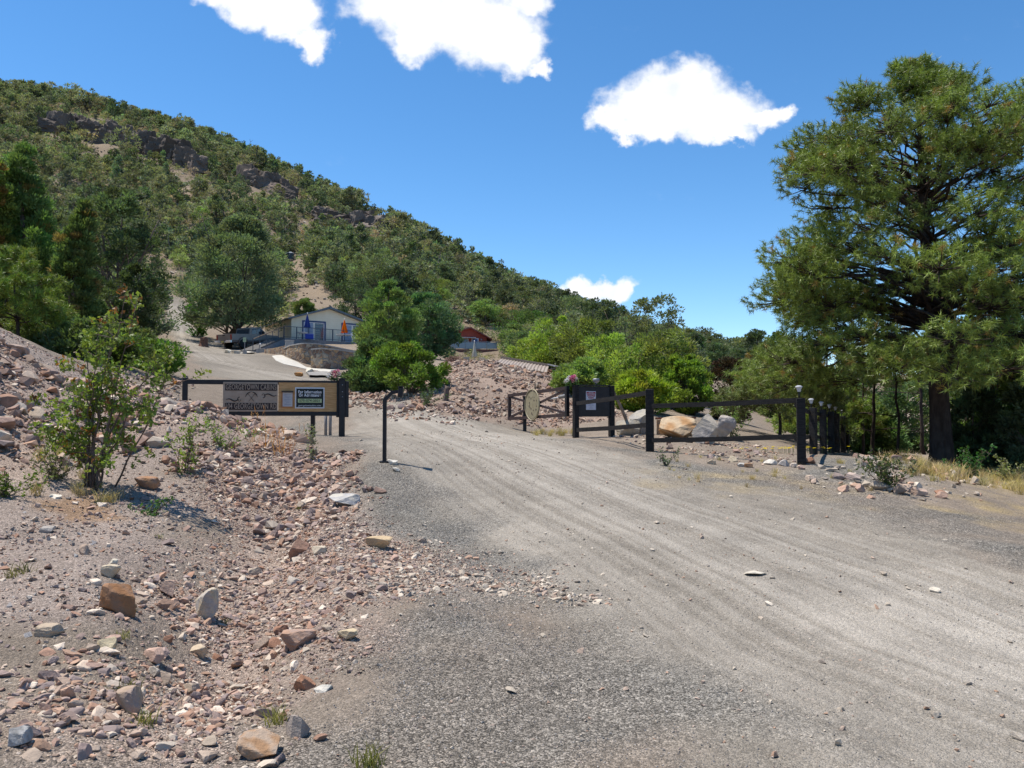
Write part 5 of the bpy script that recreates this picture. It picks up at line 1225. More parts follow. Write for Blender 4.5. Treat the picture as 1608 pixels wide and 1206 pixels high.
def big_pine(seed, H, prof, base_w, loc, label, npuff, lean=-0.045, gaps=(), tuft_n=34, nl=0.17, col=(0.086, 0.106, 0.032), zlow=0.16):
    r = np.random.default_rng(seed); tk = MB(); hz, hr = np.array(prof).T; k = np.linspace(0, 1, 16)
    ax = np.c_[lean * H * k + 0.06 * np.sin(k * 7), 0.04 * np.sin(k * 5 + 1), -0.3 + (H * 0.94 + 0.2) * k]
    tk.tube(ax, base_w * (1 - 0.86 * k ** 0.9) * (1 + 0.45 * np.exp(-k * 28)), 12)
    grid = np.linspace(zlow * H, H * 0.985, 400); wgt = np.interp(grid, hz, hr) + 0.5
    for g0, g1, gd in gaps: wgt = np.where((grid > g0) & (grid < g1), wgt * gd, wgt)
    cdf = np.cumsum(wgt); cdf /= cdf[-1]; cen, tdir, tcol = [], [], []
    ingap = lambda z: any(g0 < z < g1 for g0, g1, _ in gaps)
    for i in range(npuff):
        zt = np.interp((i + r.random()) / npuff, cdf, grid); az = i * 2.39996 + r.normal(0, 0.3); t = zt / H; Lr = np.interp(zt, hz, hr) * (1 + 0.10 * np.sin(3 * az + 5 * t) + 0.07 * np.sin(7 * az - 9 * t))
        if i < npuff - 26 and math.sin(az) < -0.45 and abs(math.cos(az)) < 0.8 and gaps[-1][0] < zt < gaps[0][1] + 1.0 and r.random() < 0.34: continue
        fr = r.uniform(0.84, 1.0) if (i % 4 or ingap(zt)) else r.uniform(0.45, 0.8)
        if i >= npuff - 26: zt = H * (0.90 + 0.085 * r.random()); t = zt / H; Lr = 1.5 * math.sqrt(max(0.02, 1.02 - ((t - 0.86) / 0.14) ** 2)); fr = r.uniform(0.15, 0.85)
        size = (0.40 + 0.085 * Lr) * r.uniform(0.8, 1.25); rad = max(Lr * fr - size * 0.35, 0.05)
        rise = np.interp(t, [0.1, 0.18, 0.3, 0.5, 0.8, 1.0], [-0.34, -0.16, 0.05, 0.26, 0.45, 0.6]) * rad
        zs = min(max(zt - rise, 0.20 * H), 0.93 * H); st = np.array([np.interp(zs / (0.94 * H), k, ax[:, j]) for j in range(3)]); st[2] = zs
        dh = np.array([math.cos(az), math.sin(az), 0]); side = np.array([-dh[1], dh[0], 0]); s = np.linspace(0, 1, 8)
        bp = st + dh * (rad * s)[:, None] + side * (0.07 * rad * np.sin(s * 3 + i))[:, None]; bp[:, 2] = zs + (zt - zs) * s ** 1.3 + (0.10 if t > 0.3 else 0.17) * rad * np.sin(s * math.pi)
        bp[1:-1] += r.normal(0, 0.03 * abs(rad), (6, 3)) * (1, 1, 0.6); br = base_w * (0.24 - 0.12 * t) * (0.35 + 0.65 * rad / hr.max()) * (1.35 if i % 3 == 0 else 0.8)
        tk.tube(bp, br * (1 - 0.8 * s) + 0.006, 6); c0 = bp[-1]
        pc = np.array(col) * r.uniform(0.78, 1.28)
        ntf = int(50 * (size / 0.7) ** 1.7); d = unit(r.normal(0, 1, (ntf, 3)) + (0, 0, 0.30)); q = r.uniform(0.25, 1.0, ntf) ** 0.7
        pos = c0 + d * (q * size)[:, None] * (1.15, 1.15, 0.62) + np.array([0, 0, 0.05])
        cen.append(pos); tdir.append(unit(d * 0.8 + dh * 0.25 + (0, 0, 0.45))); tcol.append(np.tile(pc, (ntf, 1)) * r.uniform(0.8, 1.2, (ntf, 1)))
        for w in range(0, ntf, 4): tk.tube([c0 - dh * size * 0.4, (c0 + pos[w]) / 2 - (0, 0, .04), pos[w]], [0.016, 0.011, 0.006], 4, cap=False)
        for w in range(2):
            u = r.uniform(0.45, 0.85); p0 = np.array([np.interp(u, s, bp[:, j]) for j in range(3)]); d2 = unit(dh * .6 + side * (1 if w else -1) * r.uniform(.5, 1) + np.array([0, 0, .2])); tk.tube([p0, p0 + d2 * .35 * size, p0 + d2 * size * .8 + (0, 0, .1)], [br * .3 + .004, .008, .004], 4, cap=False)
    cen, tdir, tcol = np.concatenate(cen), np.concatenate(tdir), np.concatenate(tcol); cr = MB(); nT = len(cen); n = nT * tuft_n; ti = np.repeat(np.arange(nT), tuft_n)
    d = unit(tdir[ti] * 0.45 + unit(r.normal(0, 1, (n, 3)))); ln = nl * r.uniform(0.6, 1.2, n); p0 = cen[ti] + tdir[ti] * r.uniform(-0.08, 0.08, (n, 1)); sd = unit(np.cross(d, r.normal(0, 1, (n, 3)))) * 0.0085
    v = np.stack([p0 - sd, p0 + sd, p0 + d * ln[:, None] - (0, 0, 0.012)], 1).reshape(-1, 3); brown = r.random(nT) < 0.05; tcol[brown] = np.array((0.13, 0.09, 0.035))
    tc = tcol[ti] * r.uniform(0.75, 1.25, (n, 1)); cr.add(v, np.arange(n * 3).reshape(-1, 3), np.repeat(tc, 3, axis=0)); print(label, 'tufts', nT)
    return place_tree('ponderosa_pine', label, 'tree', tk, cr, loc, M_NEED, M_BARK)
bpos = on(1478, 22.0); PXM = F / 22.0
HP = P(1450, 98, 22.0)[2] - bpos[2]; zpix = lambda py: P(1450, py, 22.0)[2] - bpos[2]
prof = [(zpix(720), 4.4), (zpix(640), 5.2), (zpix(560), 4.9), (zpix(520), 4.1), (zpix(470), 4.6), (zpix(410), 4.6), (zpix(360), 3.55), (zpix(300), 3.7), (zpix(245), 3.6), (zpix(180), 2.75), (zpix(140), 2.15), (zpix(112), 1.35), (zpix(98), 0.75)]
prof = sorted(prof)
big_pine(11, HP, prof, 0.32, bpos, 'tall broad ponderosa pine with dark trunk, towering over the fence row', 285, gaps=((zpix(375), zpix(300), 0.34), (zpix(540), zpix(490), 0.32)), zlow=0.21)
# young pines whose bright foliage hangs behind the fence
for k, (px, Y, pt, Wd, lb) in enumerate([(1222, 27, 560, 2.2, 'bright green young pine behind the rail fence, beside the brown juniper'), (1300, 30, 585, 2.0, 'young pine with soft green needles behind the solar lamps'), (22, 25, 388, 1.7, 'light green young pine at the left edge above the scree bank')]):
    b = on(px, Y); H = P(px, pt, Y)[2] - b[2]
    ponderosa(40 + k, H, [(0, Wd * 0.9), (H * 0.3, Wd), (H * .6, Wd * .75), (H * 0.85, Wd * .4), (H, 0.15)], 0.07, 44, b, lb, lean=0.01, tuft_n=22, nl=0.19, dens=0.75, zmin=0.06, col=(0.115, 0.150, 0.038), name='young_pine')

# ---- hand placed trees and bushes
def px_tree(name, label, px, Y, pt, wpx, mat, seed, group=None, mat_t=None, sink=0.0, cat='tree', **kw):
    b = on(px, Y); b[2] -= sink; H = max(P(px, pt, Y)[2] - b[2], 1.2); Wd = wpx * Y / F
    tk, cr = clump_tree(seed, H, Wd, **kw)
    return place_tree(name, label, cat, tk, cr, b, mat, mat_t, group)
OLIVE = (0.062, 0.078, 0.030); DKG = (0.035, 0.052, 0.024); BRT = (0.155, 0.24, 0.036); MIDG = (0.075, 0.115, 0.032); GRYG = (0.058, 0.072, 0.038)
px_tree('oak_tree', 'huge rounded olive green tree shading the parked pickup', 367, 76, 338, 166, M_FOL, 101, shape='dome', nclump=200, nleaf=190, lsz=0.27, col=(0.062, 0.074, 0.036), cb=0.13, crad=0.11, stems=4, limbs=46, cvar=0.35, tr=0.02)
px_tree('oak_shrub', 'bright yellow green shrub at the left foot of the huge tree', 308, 79, 462, 32, M_BROAD, 102, shape='round', nclump=30, nleaf=60, lsz=0.26, col=(0.10, 0.24, 0.035), cb=0.03, stems=3, cat='shrub')
px_tree('juniper_tree', 'tall dark juniper with orange brown tips, broadest on the left edge', 44, 35, 222, 190, M_FOL, 103, shape='cone', nclump=300, nleaf=160, lsz=0.17, col=(0.042, 0.060, 0.018), alt=(0.075, 0.055, 0.018), altp=0.07, cb=0.02, crad=0.10, up=1.0, cvar=0.35, limbs=30, asp=0.4)
px_tree('juniper_tree', 'dark green juniper with rusty tips, right of the tallest juniper', 112, 33, 304, 104, M_FOL, 104, shape='cone', nclump=190, nleaf=160, lsz=0.16, col=(0.042, 0.060, 0.017), alt=(0.075, 0.055, 0.018), altp=0.09, cb=0.02, crad=0.12, up=1.0, cvar=0.35, limbs=24, asp=0.4)
px_tree('juniper_tree', 'juniper cut by the left photo edge behind the young pine', -18, 33, 240, 120, M_FOL, 105, shape='cone', nclump=130, nleaf=150, lsz=0.17, col=(0.052, 0.070, 0.018), alt=(0.075, 0.055, 0.018), altp=0.14, cb=0.02, crad=0.12, up=1.0, asp=0.4)
px_tree('oak_tree', 'grey green oak with dark forked trunk behind the tall junipers', 178, 50, 288, 128, M_FOL, 106, shape='round', nclump=120, nleaf=130, lsz=0.22, col=(0.050, 0.068, 0.028), cb=0.10, crad=0.12, stems=3, limbs=36, cvar=0.35, tr=0.024)
px_tree('oak_tree', 'leafy green oak sapling between the junipers and the upper road', 196, 42, 418, 78, M_BROAD, 107, shape='round', nclump=80, nleaf=110, lsz=0.16, col=(0.065, 0.10, 0.035), cb=0.08, crad=0.13, stems=3, limbs=26)
px_tree('oak_shrub', 'low green shrub beside the road behind the sign gate post', 246, 29, 535, 82, M_BROAD, 108, shape='round', nclump=60, nleaf=80, lsz=0.12, col=(0.10, 0.15, 0.030), cb=0.02, crad=0.14, stems=4, cat='shrub')
px_tree('juniper_tree', 'olive juniper at the bend where the upper road disappears', 218, 60, 462, 48, M_FOL, 109, shape='round', nclump=60, nleaf=80, lsz=0.22, col=OLIVE, cb=0.03)
px_tree('juniper_tree', 'bright green upright juniper between cream house and red cabin', 612, 47, 440, 104, M_FOL, 110, shape='flame', nclump=190, nleaf=150, lsz=0.19, col=(0.045, 0.066, 0.025), cb=0.02, crad=0.11, up=0.9, limbs=30, asp=0.4)
px_tree('juniper_tree', 'low spreading dark green juniper at the road edge right of the sign gate', 588, 32, 528, 84, M_FOL, 111, shape='dome', nclump=120, nleaf=140, lsz=0.14, col=(0.050, 0.072, 0.027), cb=0.01, crad=0.13, up=0.8, limbs=20, asp=0.4)
px_tree('pinyon_pine', 'round dark blue green pinyon left of the red cabin', 673, 64, 458, 84, M_FOL, 112, shape='round', nclump=130, nleaf=150, lsz=0.22, col=(0.034, 0.056, 0.030), cb=0.03, crad=0.12, limbs=24, cvar=0.35)
px_tree('oak_shrub', 'bright green oak bush at the road edge by the stone mound', 654, 27.5, 538, 108, M_BROAD, 113, shape='round', nclump=85, nleaf=130, lsz=0.115, col=(0.125, 0.165, 0.048), cb=0.08, crad=0.10, stems=6, limbs=50, cvar=0.35)
for k_, (px, Y, pt, w, lb) in enumerate([(104, 25, 516, 92, 'green shrub behind the crest of the scree bank, below the tall juniper'), (172, 27, 528, 84, 'dull green shrub behind the tall sapling at the bank crest'), (60, 27, 505, 90, 'shaded green shrub at the foot of the tallest juniper'), (140, 38, 500, 90, 'dark green shrub in the shade between the junipers'), (205, 33, 520, 70, 'green shrub filling the gap left of the upper road')]):
    px_tree('oak_shrub', lb, px, Y, pt, w, M_BROAD, 170 + k_, shape='round', nclump=60, nleaf=90, lsz=0.13, col=(0.085, 0.12, 0.035), cb=0.02, crad=0.15, stems=4, cat='shrub')
b = on(693, 25.5); k = np.linspace(0, 1, 8)[:, None]; e = P(706, 600, 25.5); pth = b + (0, 0, -.15) + (e - b) * k + np.c_[0.05 * np.sin(k * 5), 0 * k, 0 * k]; m = MB(); m.tube(pth, 0.10 - 0.02 * k[:, 0], 9)
m.tube([pth[5], pth[5] + (0.12, 0, .12), pth[5] + (0.17, 0.05, .3)], [0.04, 0.03, 0.015], 6)
o = m.build('bare_tree', M_BARKG, smooth=True); tag(o, 'leaning bare brown trunk at the foot of the stone mound', 'bare tree')
for a in (('pinyon_pine', 'dark pinyon rising just behind the cream house roof', 556, 104, 438, 74, 114, DKG), ('pinyon_pine', 'olive pinyon right of the red cabin roof', 826, 112, 490, 80, 115, (0.048, 0.066, 0.026)),
          ('pinyon_pine', 'grey green pinyon above the corrugated metal sheet', 868, 88, 498, 72, 116, GRYG), ('pinyon_pine', 'pinyon in the gap above the red cabin', 768, 124, 482, 66, 117, OLIVE),
          ('pinyon_pine', 'olive pinyon in the middle of the gap right of the red cabin', 812, 102, 510, 56, 119, OLIVE), ('pinyon_pine', 'low olive pinyon above the left end of the metal sheet', 822, 86, 524, 60, 120, (0.058, 0.075, 0.03)), ('pinyon_pine', 'small pinyon on the slope right above the red roof', 786, 132, 478, 44, 121, OLIVE), ('pinyon_pine', 'dark pinyon behind the left end of the cream roof', 476, 100, 470, 36, 118, OLIVE)):
    px_tree(a[0], a[1], a[2], a[3], a[4], a[5], M_FOL, a[6], shape='round', nclump=80, nleaf=90, lsz=0.28, col=a[7], cb=0.03, crad=0.14, cvar=0.35)
OAKS = [(872, 39, 498, 92, 'yellow green oak leaning out left over the stone mound'), (845, 41, 527, 60, 'lowest yellow green oak shrub at the left of the oak thicket'), (925, 36.5, 500, 112, 'dense bright oak behind the black notice board'), (985, 34, 528, 126, 'widest bright green oak in the middle of the thicket'),
        (1046, 35, 520, 108, 'bright green oak above the fence rail left of the brown juniper'), (1088, 32.5, 556, 74, 'small bright oak shrub between the thicket and the brown juniper'), (902, 31, 565, 74, 'bright oak shrub directly behind the flowers on the notice board'), (1008, 29.5, 585, 80, 'shaded green oak shrub above the white boulders')]
for k, (px, Y, pt, w, lb) in enumerate(OAKS):
    px_tree('oak_shrub', lb, px, Y, pt, w * 1.1, M_BROAD, 130 + k, shape='round', nclump=80, nleaf=150, lsz=0.145, col=np.array((0.185, 0.245, 0.042)) * (0.9 + 0.05 * (k % 4)), cb=0.04, crad=0.13, stems=5, limbs=34, cvar=0.28, mat_t=M_BARKG)
px_tree('oak_tree', 'tall thin leaved grey green oak rising above the bright thicket', 1004, 42, 466, 108, M_BROAD, 140, shape='flat', nclump=80, nleaf=62, lsz=0.15, col=(0.15, 0.19, 0.075), cb=0.25, crad=0.11, stems=6, limbs=60, cvar=0.3, tr=0.016)
px_tree('dead_juniper', 'rounded brown dead juniper behind the fence between green trees', 1146, 34, 562, 78, M_DEAD, 141, shape='round', nclump=90, nleaf=110, lsz=0.12, col=(0.10, 0.058, 0.036), cb=0.02, crad=0.14, cvar=0.25, limbs=30)
for k, (px, Y, pt, w, c, lb) in enumerate([(1188, 62, 518, 84, DKG, 'dark pinyon on the skyline left of the big pine'), (1232, 56, 522, 70, DKG, 'dark pinyon touching the lower left boughs of the big pine'), (1122, 82, 540, 46, DKG, 'small dark pinyon on the skyline right of the oak thicket'), (1092, 88, 522, 50, (0.045, 0.06, 0.03), 'grey green pinyon on the skyline behind the oak thicket'), (1160, 74, 546, 50, DKG, 'low dark pinyon above the brown dead juniper'),
        (1300, 48, 520, 84, (0.11, 0.065, 0.028), 'rust coloured juniper seen through the lower pine boughs'), (1262, 40, 565, 80, OLIVE, 'olive juniper behind the solar lamps'), (1345, 42, 560, 100, GRYG, 'grey green juniper behind the receding fence'), (1400, 50, 545, 100, OLIVE, 'olive juniper behind the big pine trunk, left side'),
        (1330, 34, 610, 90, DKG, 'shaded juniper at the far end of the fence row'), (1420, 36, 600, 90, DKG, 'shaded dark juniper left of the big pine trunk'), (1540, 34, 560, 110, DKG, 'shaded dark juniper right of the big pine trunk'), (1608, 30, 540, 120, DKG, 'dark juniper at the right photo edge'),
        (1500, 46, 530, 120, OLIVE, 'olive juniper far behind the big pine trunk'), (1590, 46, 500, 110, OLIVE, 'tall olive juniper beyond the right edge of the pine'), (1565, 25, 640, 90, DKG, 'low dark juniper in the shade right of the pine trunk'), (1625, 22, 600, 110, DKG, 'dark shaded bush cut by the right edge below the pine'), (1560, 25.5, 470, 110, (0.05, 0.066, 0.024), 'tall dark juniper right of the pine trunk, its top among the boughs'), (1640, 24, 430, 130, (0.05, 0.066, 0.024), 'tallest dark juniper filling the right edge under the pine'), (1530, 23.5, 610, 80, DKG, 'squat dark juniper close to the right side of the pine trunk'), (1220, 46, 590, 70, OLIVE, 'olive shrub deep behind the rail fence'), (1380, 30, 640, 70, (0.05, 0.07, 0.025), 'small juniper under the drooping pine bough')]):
    px_tree('juniper_tree', lb, px, Y, pt, w, M_FOL, 150 + k, shape='round' if k % 3 else 'dome', nclump=85, nleaf=90, lsz=0.2 if Y > 38 else 0.15, col=c, cb=0.03, crad=0.14, cvar=0.35, limbs=22)
for k, (px, Y, w) in enumerate([(1366, 27, 0.07), (1352, 29, 0.06), (1524, 26, 0.08), (1450, 33, 0.09), (1410, 25, 0.05)]):
    b = on(px, Y); m = MB(); r_ = np.random.default_rng(k); p = b + np.c_[np.cumsum(r_.normal(0, .05, 9)), np.cumsum(r_.normal(0, .05, 9)), np.linspace(-0.2, 4.2, 9)]; m.tube(p, w * np.linspace(1, .4, 9), 7)
    for q in range(12): s0 = p[2 + q % 6]; d = np.array([r_.normal(), r_.normal(), 0.25]); m.tube([s0, s0 + d * 0.45, s0 + d * 0.8 + (0, 0, -.1)], [0.02, 0.012, 0.006], 4)
    o = m.build('bare_tree', M_BARK, smooth=True); tag(o, ('thin dark trunk with bare twigs in the shade behind the fence row', 'thinner dark twin trunk left of its neighbour behind the fence row', 'thin dark trunk in the shade right of the big pine trunk', 'dark thin trunk just left of the big pine trunk', 'slender bare pole trunk under the drooping pine bough')[k], 'bare tree')

# ---- near sapling bush and small plants with real leaves
def lobed_leaves(m, r, cen, dirs, ln, col):
    n = len(cen); d = unit(dirs); s = unit(np.cross(d, r.normal(0, 1, (n, 3)))); nr = np.cross(d, s); ln = np.broadcast_to(ln, (n,))[:, None, None]
    prof = np.array([(0, 0, 0), (0.22, 0.16, .03), (0.36, 0.12, .03), (0.55, 0.30, .06), (0.68, 0.2, .04), (1.0, 0.0, -0.05), (0.68, -0.2, .04), (0.55, -0.30, .06), (0.36, -0.12, .03), (0.22, -0.16, .03)])
    v = cen[:, None] + (d[:, None] * prof[None, :, 0:1] + s[:, None] * prof[None, :, 1:2] + nr[:, None] * prof[None, :, 2:3]) * ln
    f = np.array([(0, 1, 2, 9), (2, 3, 4, 8), (2, 8, 9, 9), (4, 5, 6, 7), (4, 7, 8, 8)])
    f4 = np.array([(0, 1, 2, 9), (2, 3, 7, 8), (3, 4, 6, 7)]); f3 = np.array([(2, 8, 9), (4, 5, 6)])
    base = m.n; m.add(v.reshape(-1, 3), (np.arange(n)[:, None, None] * 10 + f4[None]).reshape(-1, 4), np.repeat(col, 10, axis=0)); m.f3.append((np.arange(n)[:, None, None] * 10 + f3[None]).reshape(-1, 3) + base)
def sapling(name, label, loc, H, spread, nst, seed, lsz=0.055, nleaf=2600, col=(0.10, 0.165, 0.03), stem_r=0.018, tips=None, alt=None, cat='shrub', low=0.25, stems_dirs=None):
    r = np.random.default_rng(seed); tk = MB(); tp = []
    for s in range(nst):
        if stems_dirs is not None: tx, tz = stems_dirs[s]; e = np.array([tx, r.normal() * 0.3 * spread, tz])
        else: e = np.array([r.normal() * spread * 0.5, r.normal() * spread * 0.5, H * r.uniform(0.55, 1)])
        b = np.array([r.normal() * 0.035 * H, r.normal() * 0.035 * H, -0.05]); k = np.linspace(0, 1, 10)[:, None]
        p = b + (e - b) * np.c_[k ** 1.25, k ** 1.25, k ** 0.95] + np.cumsum(r.normal(0, 0.010 * H, (10, 3)), 0); tk.tube(p, stem_r * r.uniform(.7, 1.2) * (1 - 0.8 * k[:, 0]), 6)
        for q in range(9):
            u = low + (1 - low) * (q + r.random()) / 9; p0 = np.array([np.interp(u, k[:, 0], p[:, j]) for j in range(3)]); d = unit(np.array([r.normal(), r.normal(), r.uniform(-.1, .9)])); ln = H * r.uniform(0.07, 0.19)
            p1 = p0 + d * ln; tk.tube([p0, (p0 + p1) / 2 + r.normal(0, .01, 3), p1], [0.006, 0.005, 0.002], 4, cap=False)
            for w in range(4): tp.append(p0 + (p1 - p0) * r.uniform(0.35, 1.05) + r.normal(0, 0.03, 3))
        tp += [p[-1], p[-2], p[-3]]
    tp = np.array(tp); ci = r.integers(0, len(tp), nleaf); pos = tp[ci] + r.normal(0, 0.024 * H / 2, (nleaf, 3)); d = r.normal(0, 1, (nleaf, 3)) + (0, 0, 0.35)
    cc = pal(r, len(tp), col, 0.3, alt, 0.07 if alt is not None else 0)[ci] * r.uniform(0.75, 1.25, (nleaf, 1)); m = MB(); lobed_leaves(m, r, pos, d, lsz * r.uniform(0.6, 1.3, nleaf), cc)
    o = empty(name, loc); tag(o, label, cat); tk.build('stems', M_BARKG, o, smooth=True, fix=False); m.build('foliage', M_BROAD, o, fix=False)
    return o
b = on(150, 9.75); s = 9.75 / F
sapling('oak_sapling', 'tall leafy green oak sapling with many stems on the scree bank', b, 2.55, 1.0, 13, 5, lsz=0.070, nleaf=3800, col=(0.165, 0.235, 0.05), stem_r=0.015, alt=(0.26, 0.13, 0.04),
        stems_dirs=[(0.51, 2.50), (0.67, 2.25), (0.36, 2.05), (0.9, 1.65), (0.05, 1.85), (-0.2, 1.72), (-0.38, 1.45), (0.25, 1.4), (-0.5, 0.95), (0.72, 1.2), (0.0, 1.3), (1.02, 1.5), (-0.6, 0.6)])
SH = [('oak_seedling', 'small bright green oak seedling on the scree right of the tall sapling', 292, 11.0, 0.95, 0.55, 5, 420, (0.14, 0.21, 0.035)),
      ('oak_seedling', 'pale yellow green seedling in front of the brown name board', 352, 12.6, 0.55, 0.6, 6, 320, (0.17, 0.22, 0.05)),
      ('rabbitbrush', 'low green bush among the pink rocks by the right road edge', 1393, 12.2, 0.62, 0.55, 12, 900, (0.075, 0.115, 0.03)),
      ('rabbitbrush', 'green weed bush at the right edge below the pine', 1522, 15.5, 0.6, 0.5, 9, 520, (0.07, 0.13, 0.04)),
      ('rabbitbrush', 'dull olive weed bush on the dry grass at the right edge', 1585, 16.2, 0.5, 0.6, 9, 520, (0.12, 0.13, 0.05)),
      ('weed', 'tiny green weed on the gravel in front of the rail fence', 1045, 13.9, 0.30, 0.22, 5, 90, (0.08, 0.11, 0.04)),
      ('weed', 'thin grey green upright weed beside the gate ditch', 491, 12.8, 0.62, 0.12, 4, 150, (0.14, 0.16, 0.09)),
      ('weed', 'green weed clump at the left photo edge on the dirt', 10, 8.6, 0.32, 0.35, 7, 300, (0.09, 0.13, 0.03)),
      ('weed', 'olive low weed left of the tall sapling base', 92, 9.9, 0.35, 0.5, 9, 420, (0.12, 0.13, 0.055)),
      ('oak_seedling', 'green leafy shoot between the fence and the boulders', 1150, 20.5, 1.0, 0.5, 6, 380, (0.12, 0.19, 0.04)),
      ('oak_seedling', 'dark green low shoots at the foot of the leaning bare trunk', 668, 24.5, 0.6, 0.9, 8, 420, (0.05, 0.085, 0.03)),
      ('weed', 'small weed in the shade of the tall sapling', 238, 8.9, 0.16, 0.3, 5, 110, (0.07, 0.12, 0.03))]
for k, (nm, lb, px, Y, H, sp_, ns, nlf, c) in enumerate(SH):
    sapling(nm, lb, on(px, Y), H, sp_, ns, 60 + k, lsz=0.045 if Y < 14 else 0.06, nleaf=int(nlf * 1.3), col=c, stem_r=0.007, low=0.1, cat='weed' if nm == 'weed' else 'shrub')

# ---- grass tufts
def tuft_mesh(seed, H, n, col, spread=0.10, seedhead=False):
    r = np.random.default_rng(seed); m = MB()
    for _ in range(n):
        b = np.array([r.normal() * spread * .5, r.normal() * spread * .5, -0.02]); h = H * r.uniform(0.5, 1.1); d = np.array([r.normal() * 0.45, r.normal() * 0.45, 1.0]); d[:2] *= H; w = 0.0035 + 0.002 * r.random(); s = unit(np.array([r.normal(), r.normal(), 0])) * w
        p1 = b + (d[0] * .35, d[1] * .35, h * 0.6); p2 = b + (d[0], d[1], h * (1 - 0.25 * min(1, abs(d[0]) + abs(d[1])))); c = np.array(col) * r.uniform(.7, 1.3)
        m.add([b - s, b + s, p1 + s * .8, p1 - s * .8], [(0, 1, 2, 3)], c); m.add([p1 - s * .8, p1 + s * .8, p2], [(0, 1, 2)], c)
        if seedhead and r.random() < .5:
            for q in range(7): p = p2 + (r.normal() * .012, r.normal() * .012, -0.02 * q); m.add([p, p + (0.012, 0, 0.02), p + (0, 0, .045), p + (-.012, 0, .02)], [(0, 1, 2, 3)], np.array(col) * 1.15)
    return m.mesh('grass_tuft', M_BROAD)
TG = [tuft_mesh(i, 0.17, 34, (0.20, 0.185, 0.065)) for i in range(3)]; TD = [tuft_mesh(10 + i, 0.30, 50, (0.40, 0.31, 0.16)) for i in range(4)]
r_ = np.random.default_rng(77)
def put_tuft(mesh, px, Y, sc, label, group):
    o = bpy.data.objects.new('grass_tuft', mesh); COL.objects.link(o); b = on(px, Y); o.location = tuple(b); o.rotation_euler = (0, 0, r_.uniform(0, 6.28)); o.scale = (sc, sc, sc * r_.uniform(.8, 1.2)); tag(o, label, 'grass', group); return o
for px, py, sc in [(35, 905, 1.0), (190, 1000, .6), (196, 1090, 0.9), (430, 1135, .9), (225, 1140, 0.8), (570, 1195, 0.9), (350, 985, 0.6), (205, 965, 0.7), (250, 845, 0.5), (470, 800, .5), (20, 915, .7), (440, 1140, .7), (585, 1200, .8)]:
    h_ = hit(px, py); put_tuft(TG[r_.integers(3)], (CX + F * h_[0] / h_[1] * CP), h_[1], sc * 0.8, 'small green grass tuft growing between the roadside stones', 'green grass tufts among the stones')
for _ in range(120):
    px, Y = r_.uniform(1380, 1640), r_.uniform(13.5, 21)
    put_tuft(TD[r_.integers(4)], px, Y, r_.uniform(.5, 1.15), 'dry straw coloured grass tuft on the slope under the pine', 'dry grass tufts under the pine')
for _ in range(26):
    px, Y = r_.uniform(835, 905), r_.uniform(19.5, 23); put_tuft(TD[r_.integers(4)], px, Y, r_.uniform(.35, .7), 'dry yellow grass tuft by the open gate leaf and notice board', 'dry grass tufts by the open gate')
for _ in range(40):
    px, Y = r_.uniform(1040, 1420), r_.uniform(11.5, 15.5); put_tuft(TD[r_.integers(4)], px, Y, r_.uniform(.2, .42), 'sparse short dry grass tuft on the gravel before the rail fence', 'short dry grass before the rail fence')
for _ in range(28):
    px, Y = r_.uniform(30, 190), r_.uniform(8.8, 11.5); put_tuft(TD[r_.integers(4)], px, Y, r_.uniform(.3, .7), 'dry grass tuft on the bank around the tall sapling', 'dry grass around the tall sapling')
M_STALK = [tuft_mesh(30 + i, 0.75, 16, (0.40, 0.20, 0.08), 0.12, True) for i in range(2)]
for k, (px, Y) in enumerate([(418, 13.4), (440, 13.2), (400, 13.6), (455, 13.0)]):
    put_tuft(M_STALK[k % 2], px, Y, 0.9 if k < 2 else 0.7, 'tall orange brown dry grass stalks in front of the name board', 'dry grass stalks in front of the name board')
m = MB()
for _ in range(60):
    p = np.array([r_.normal() * .45, r_.normal() * .2, 0.10 + 0.05 * r_.random()])
    for q in range(5): a = q * 1.2566; m.add([p, p + (0.022 * math.cos(a - .5), 0.022 * math.sin(a - .5), .008), p + (0.04 * math.cos(a), .04 * math.sin(a), 0.004), p + (.022 * math.cos(a + .5), .022 * math.sin(a + .5), .008)], [(0, 1, 2, 3)], (0.75, 0.50, 0.02))
    m.tube([p, p * (1, 1, 0)], 0.003, 3, col=(0.06, 0.1, 0.03))
yf = m.build('yellow_flowers', M_BROAD, fix=False); yf.location = tuple(on(1237, 17.5)); tag(yf, 'low patch of yellow flowers behind the corner fence post', 'flowers', None, 'stuff')

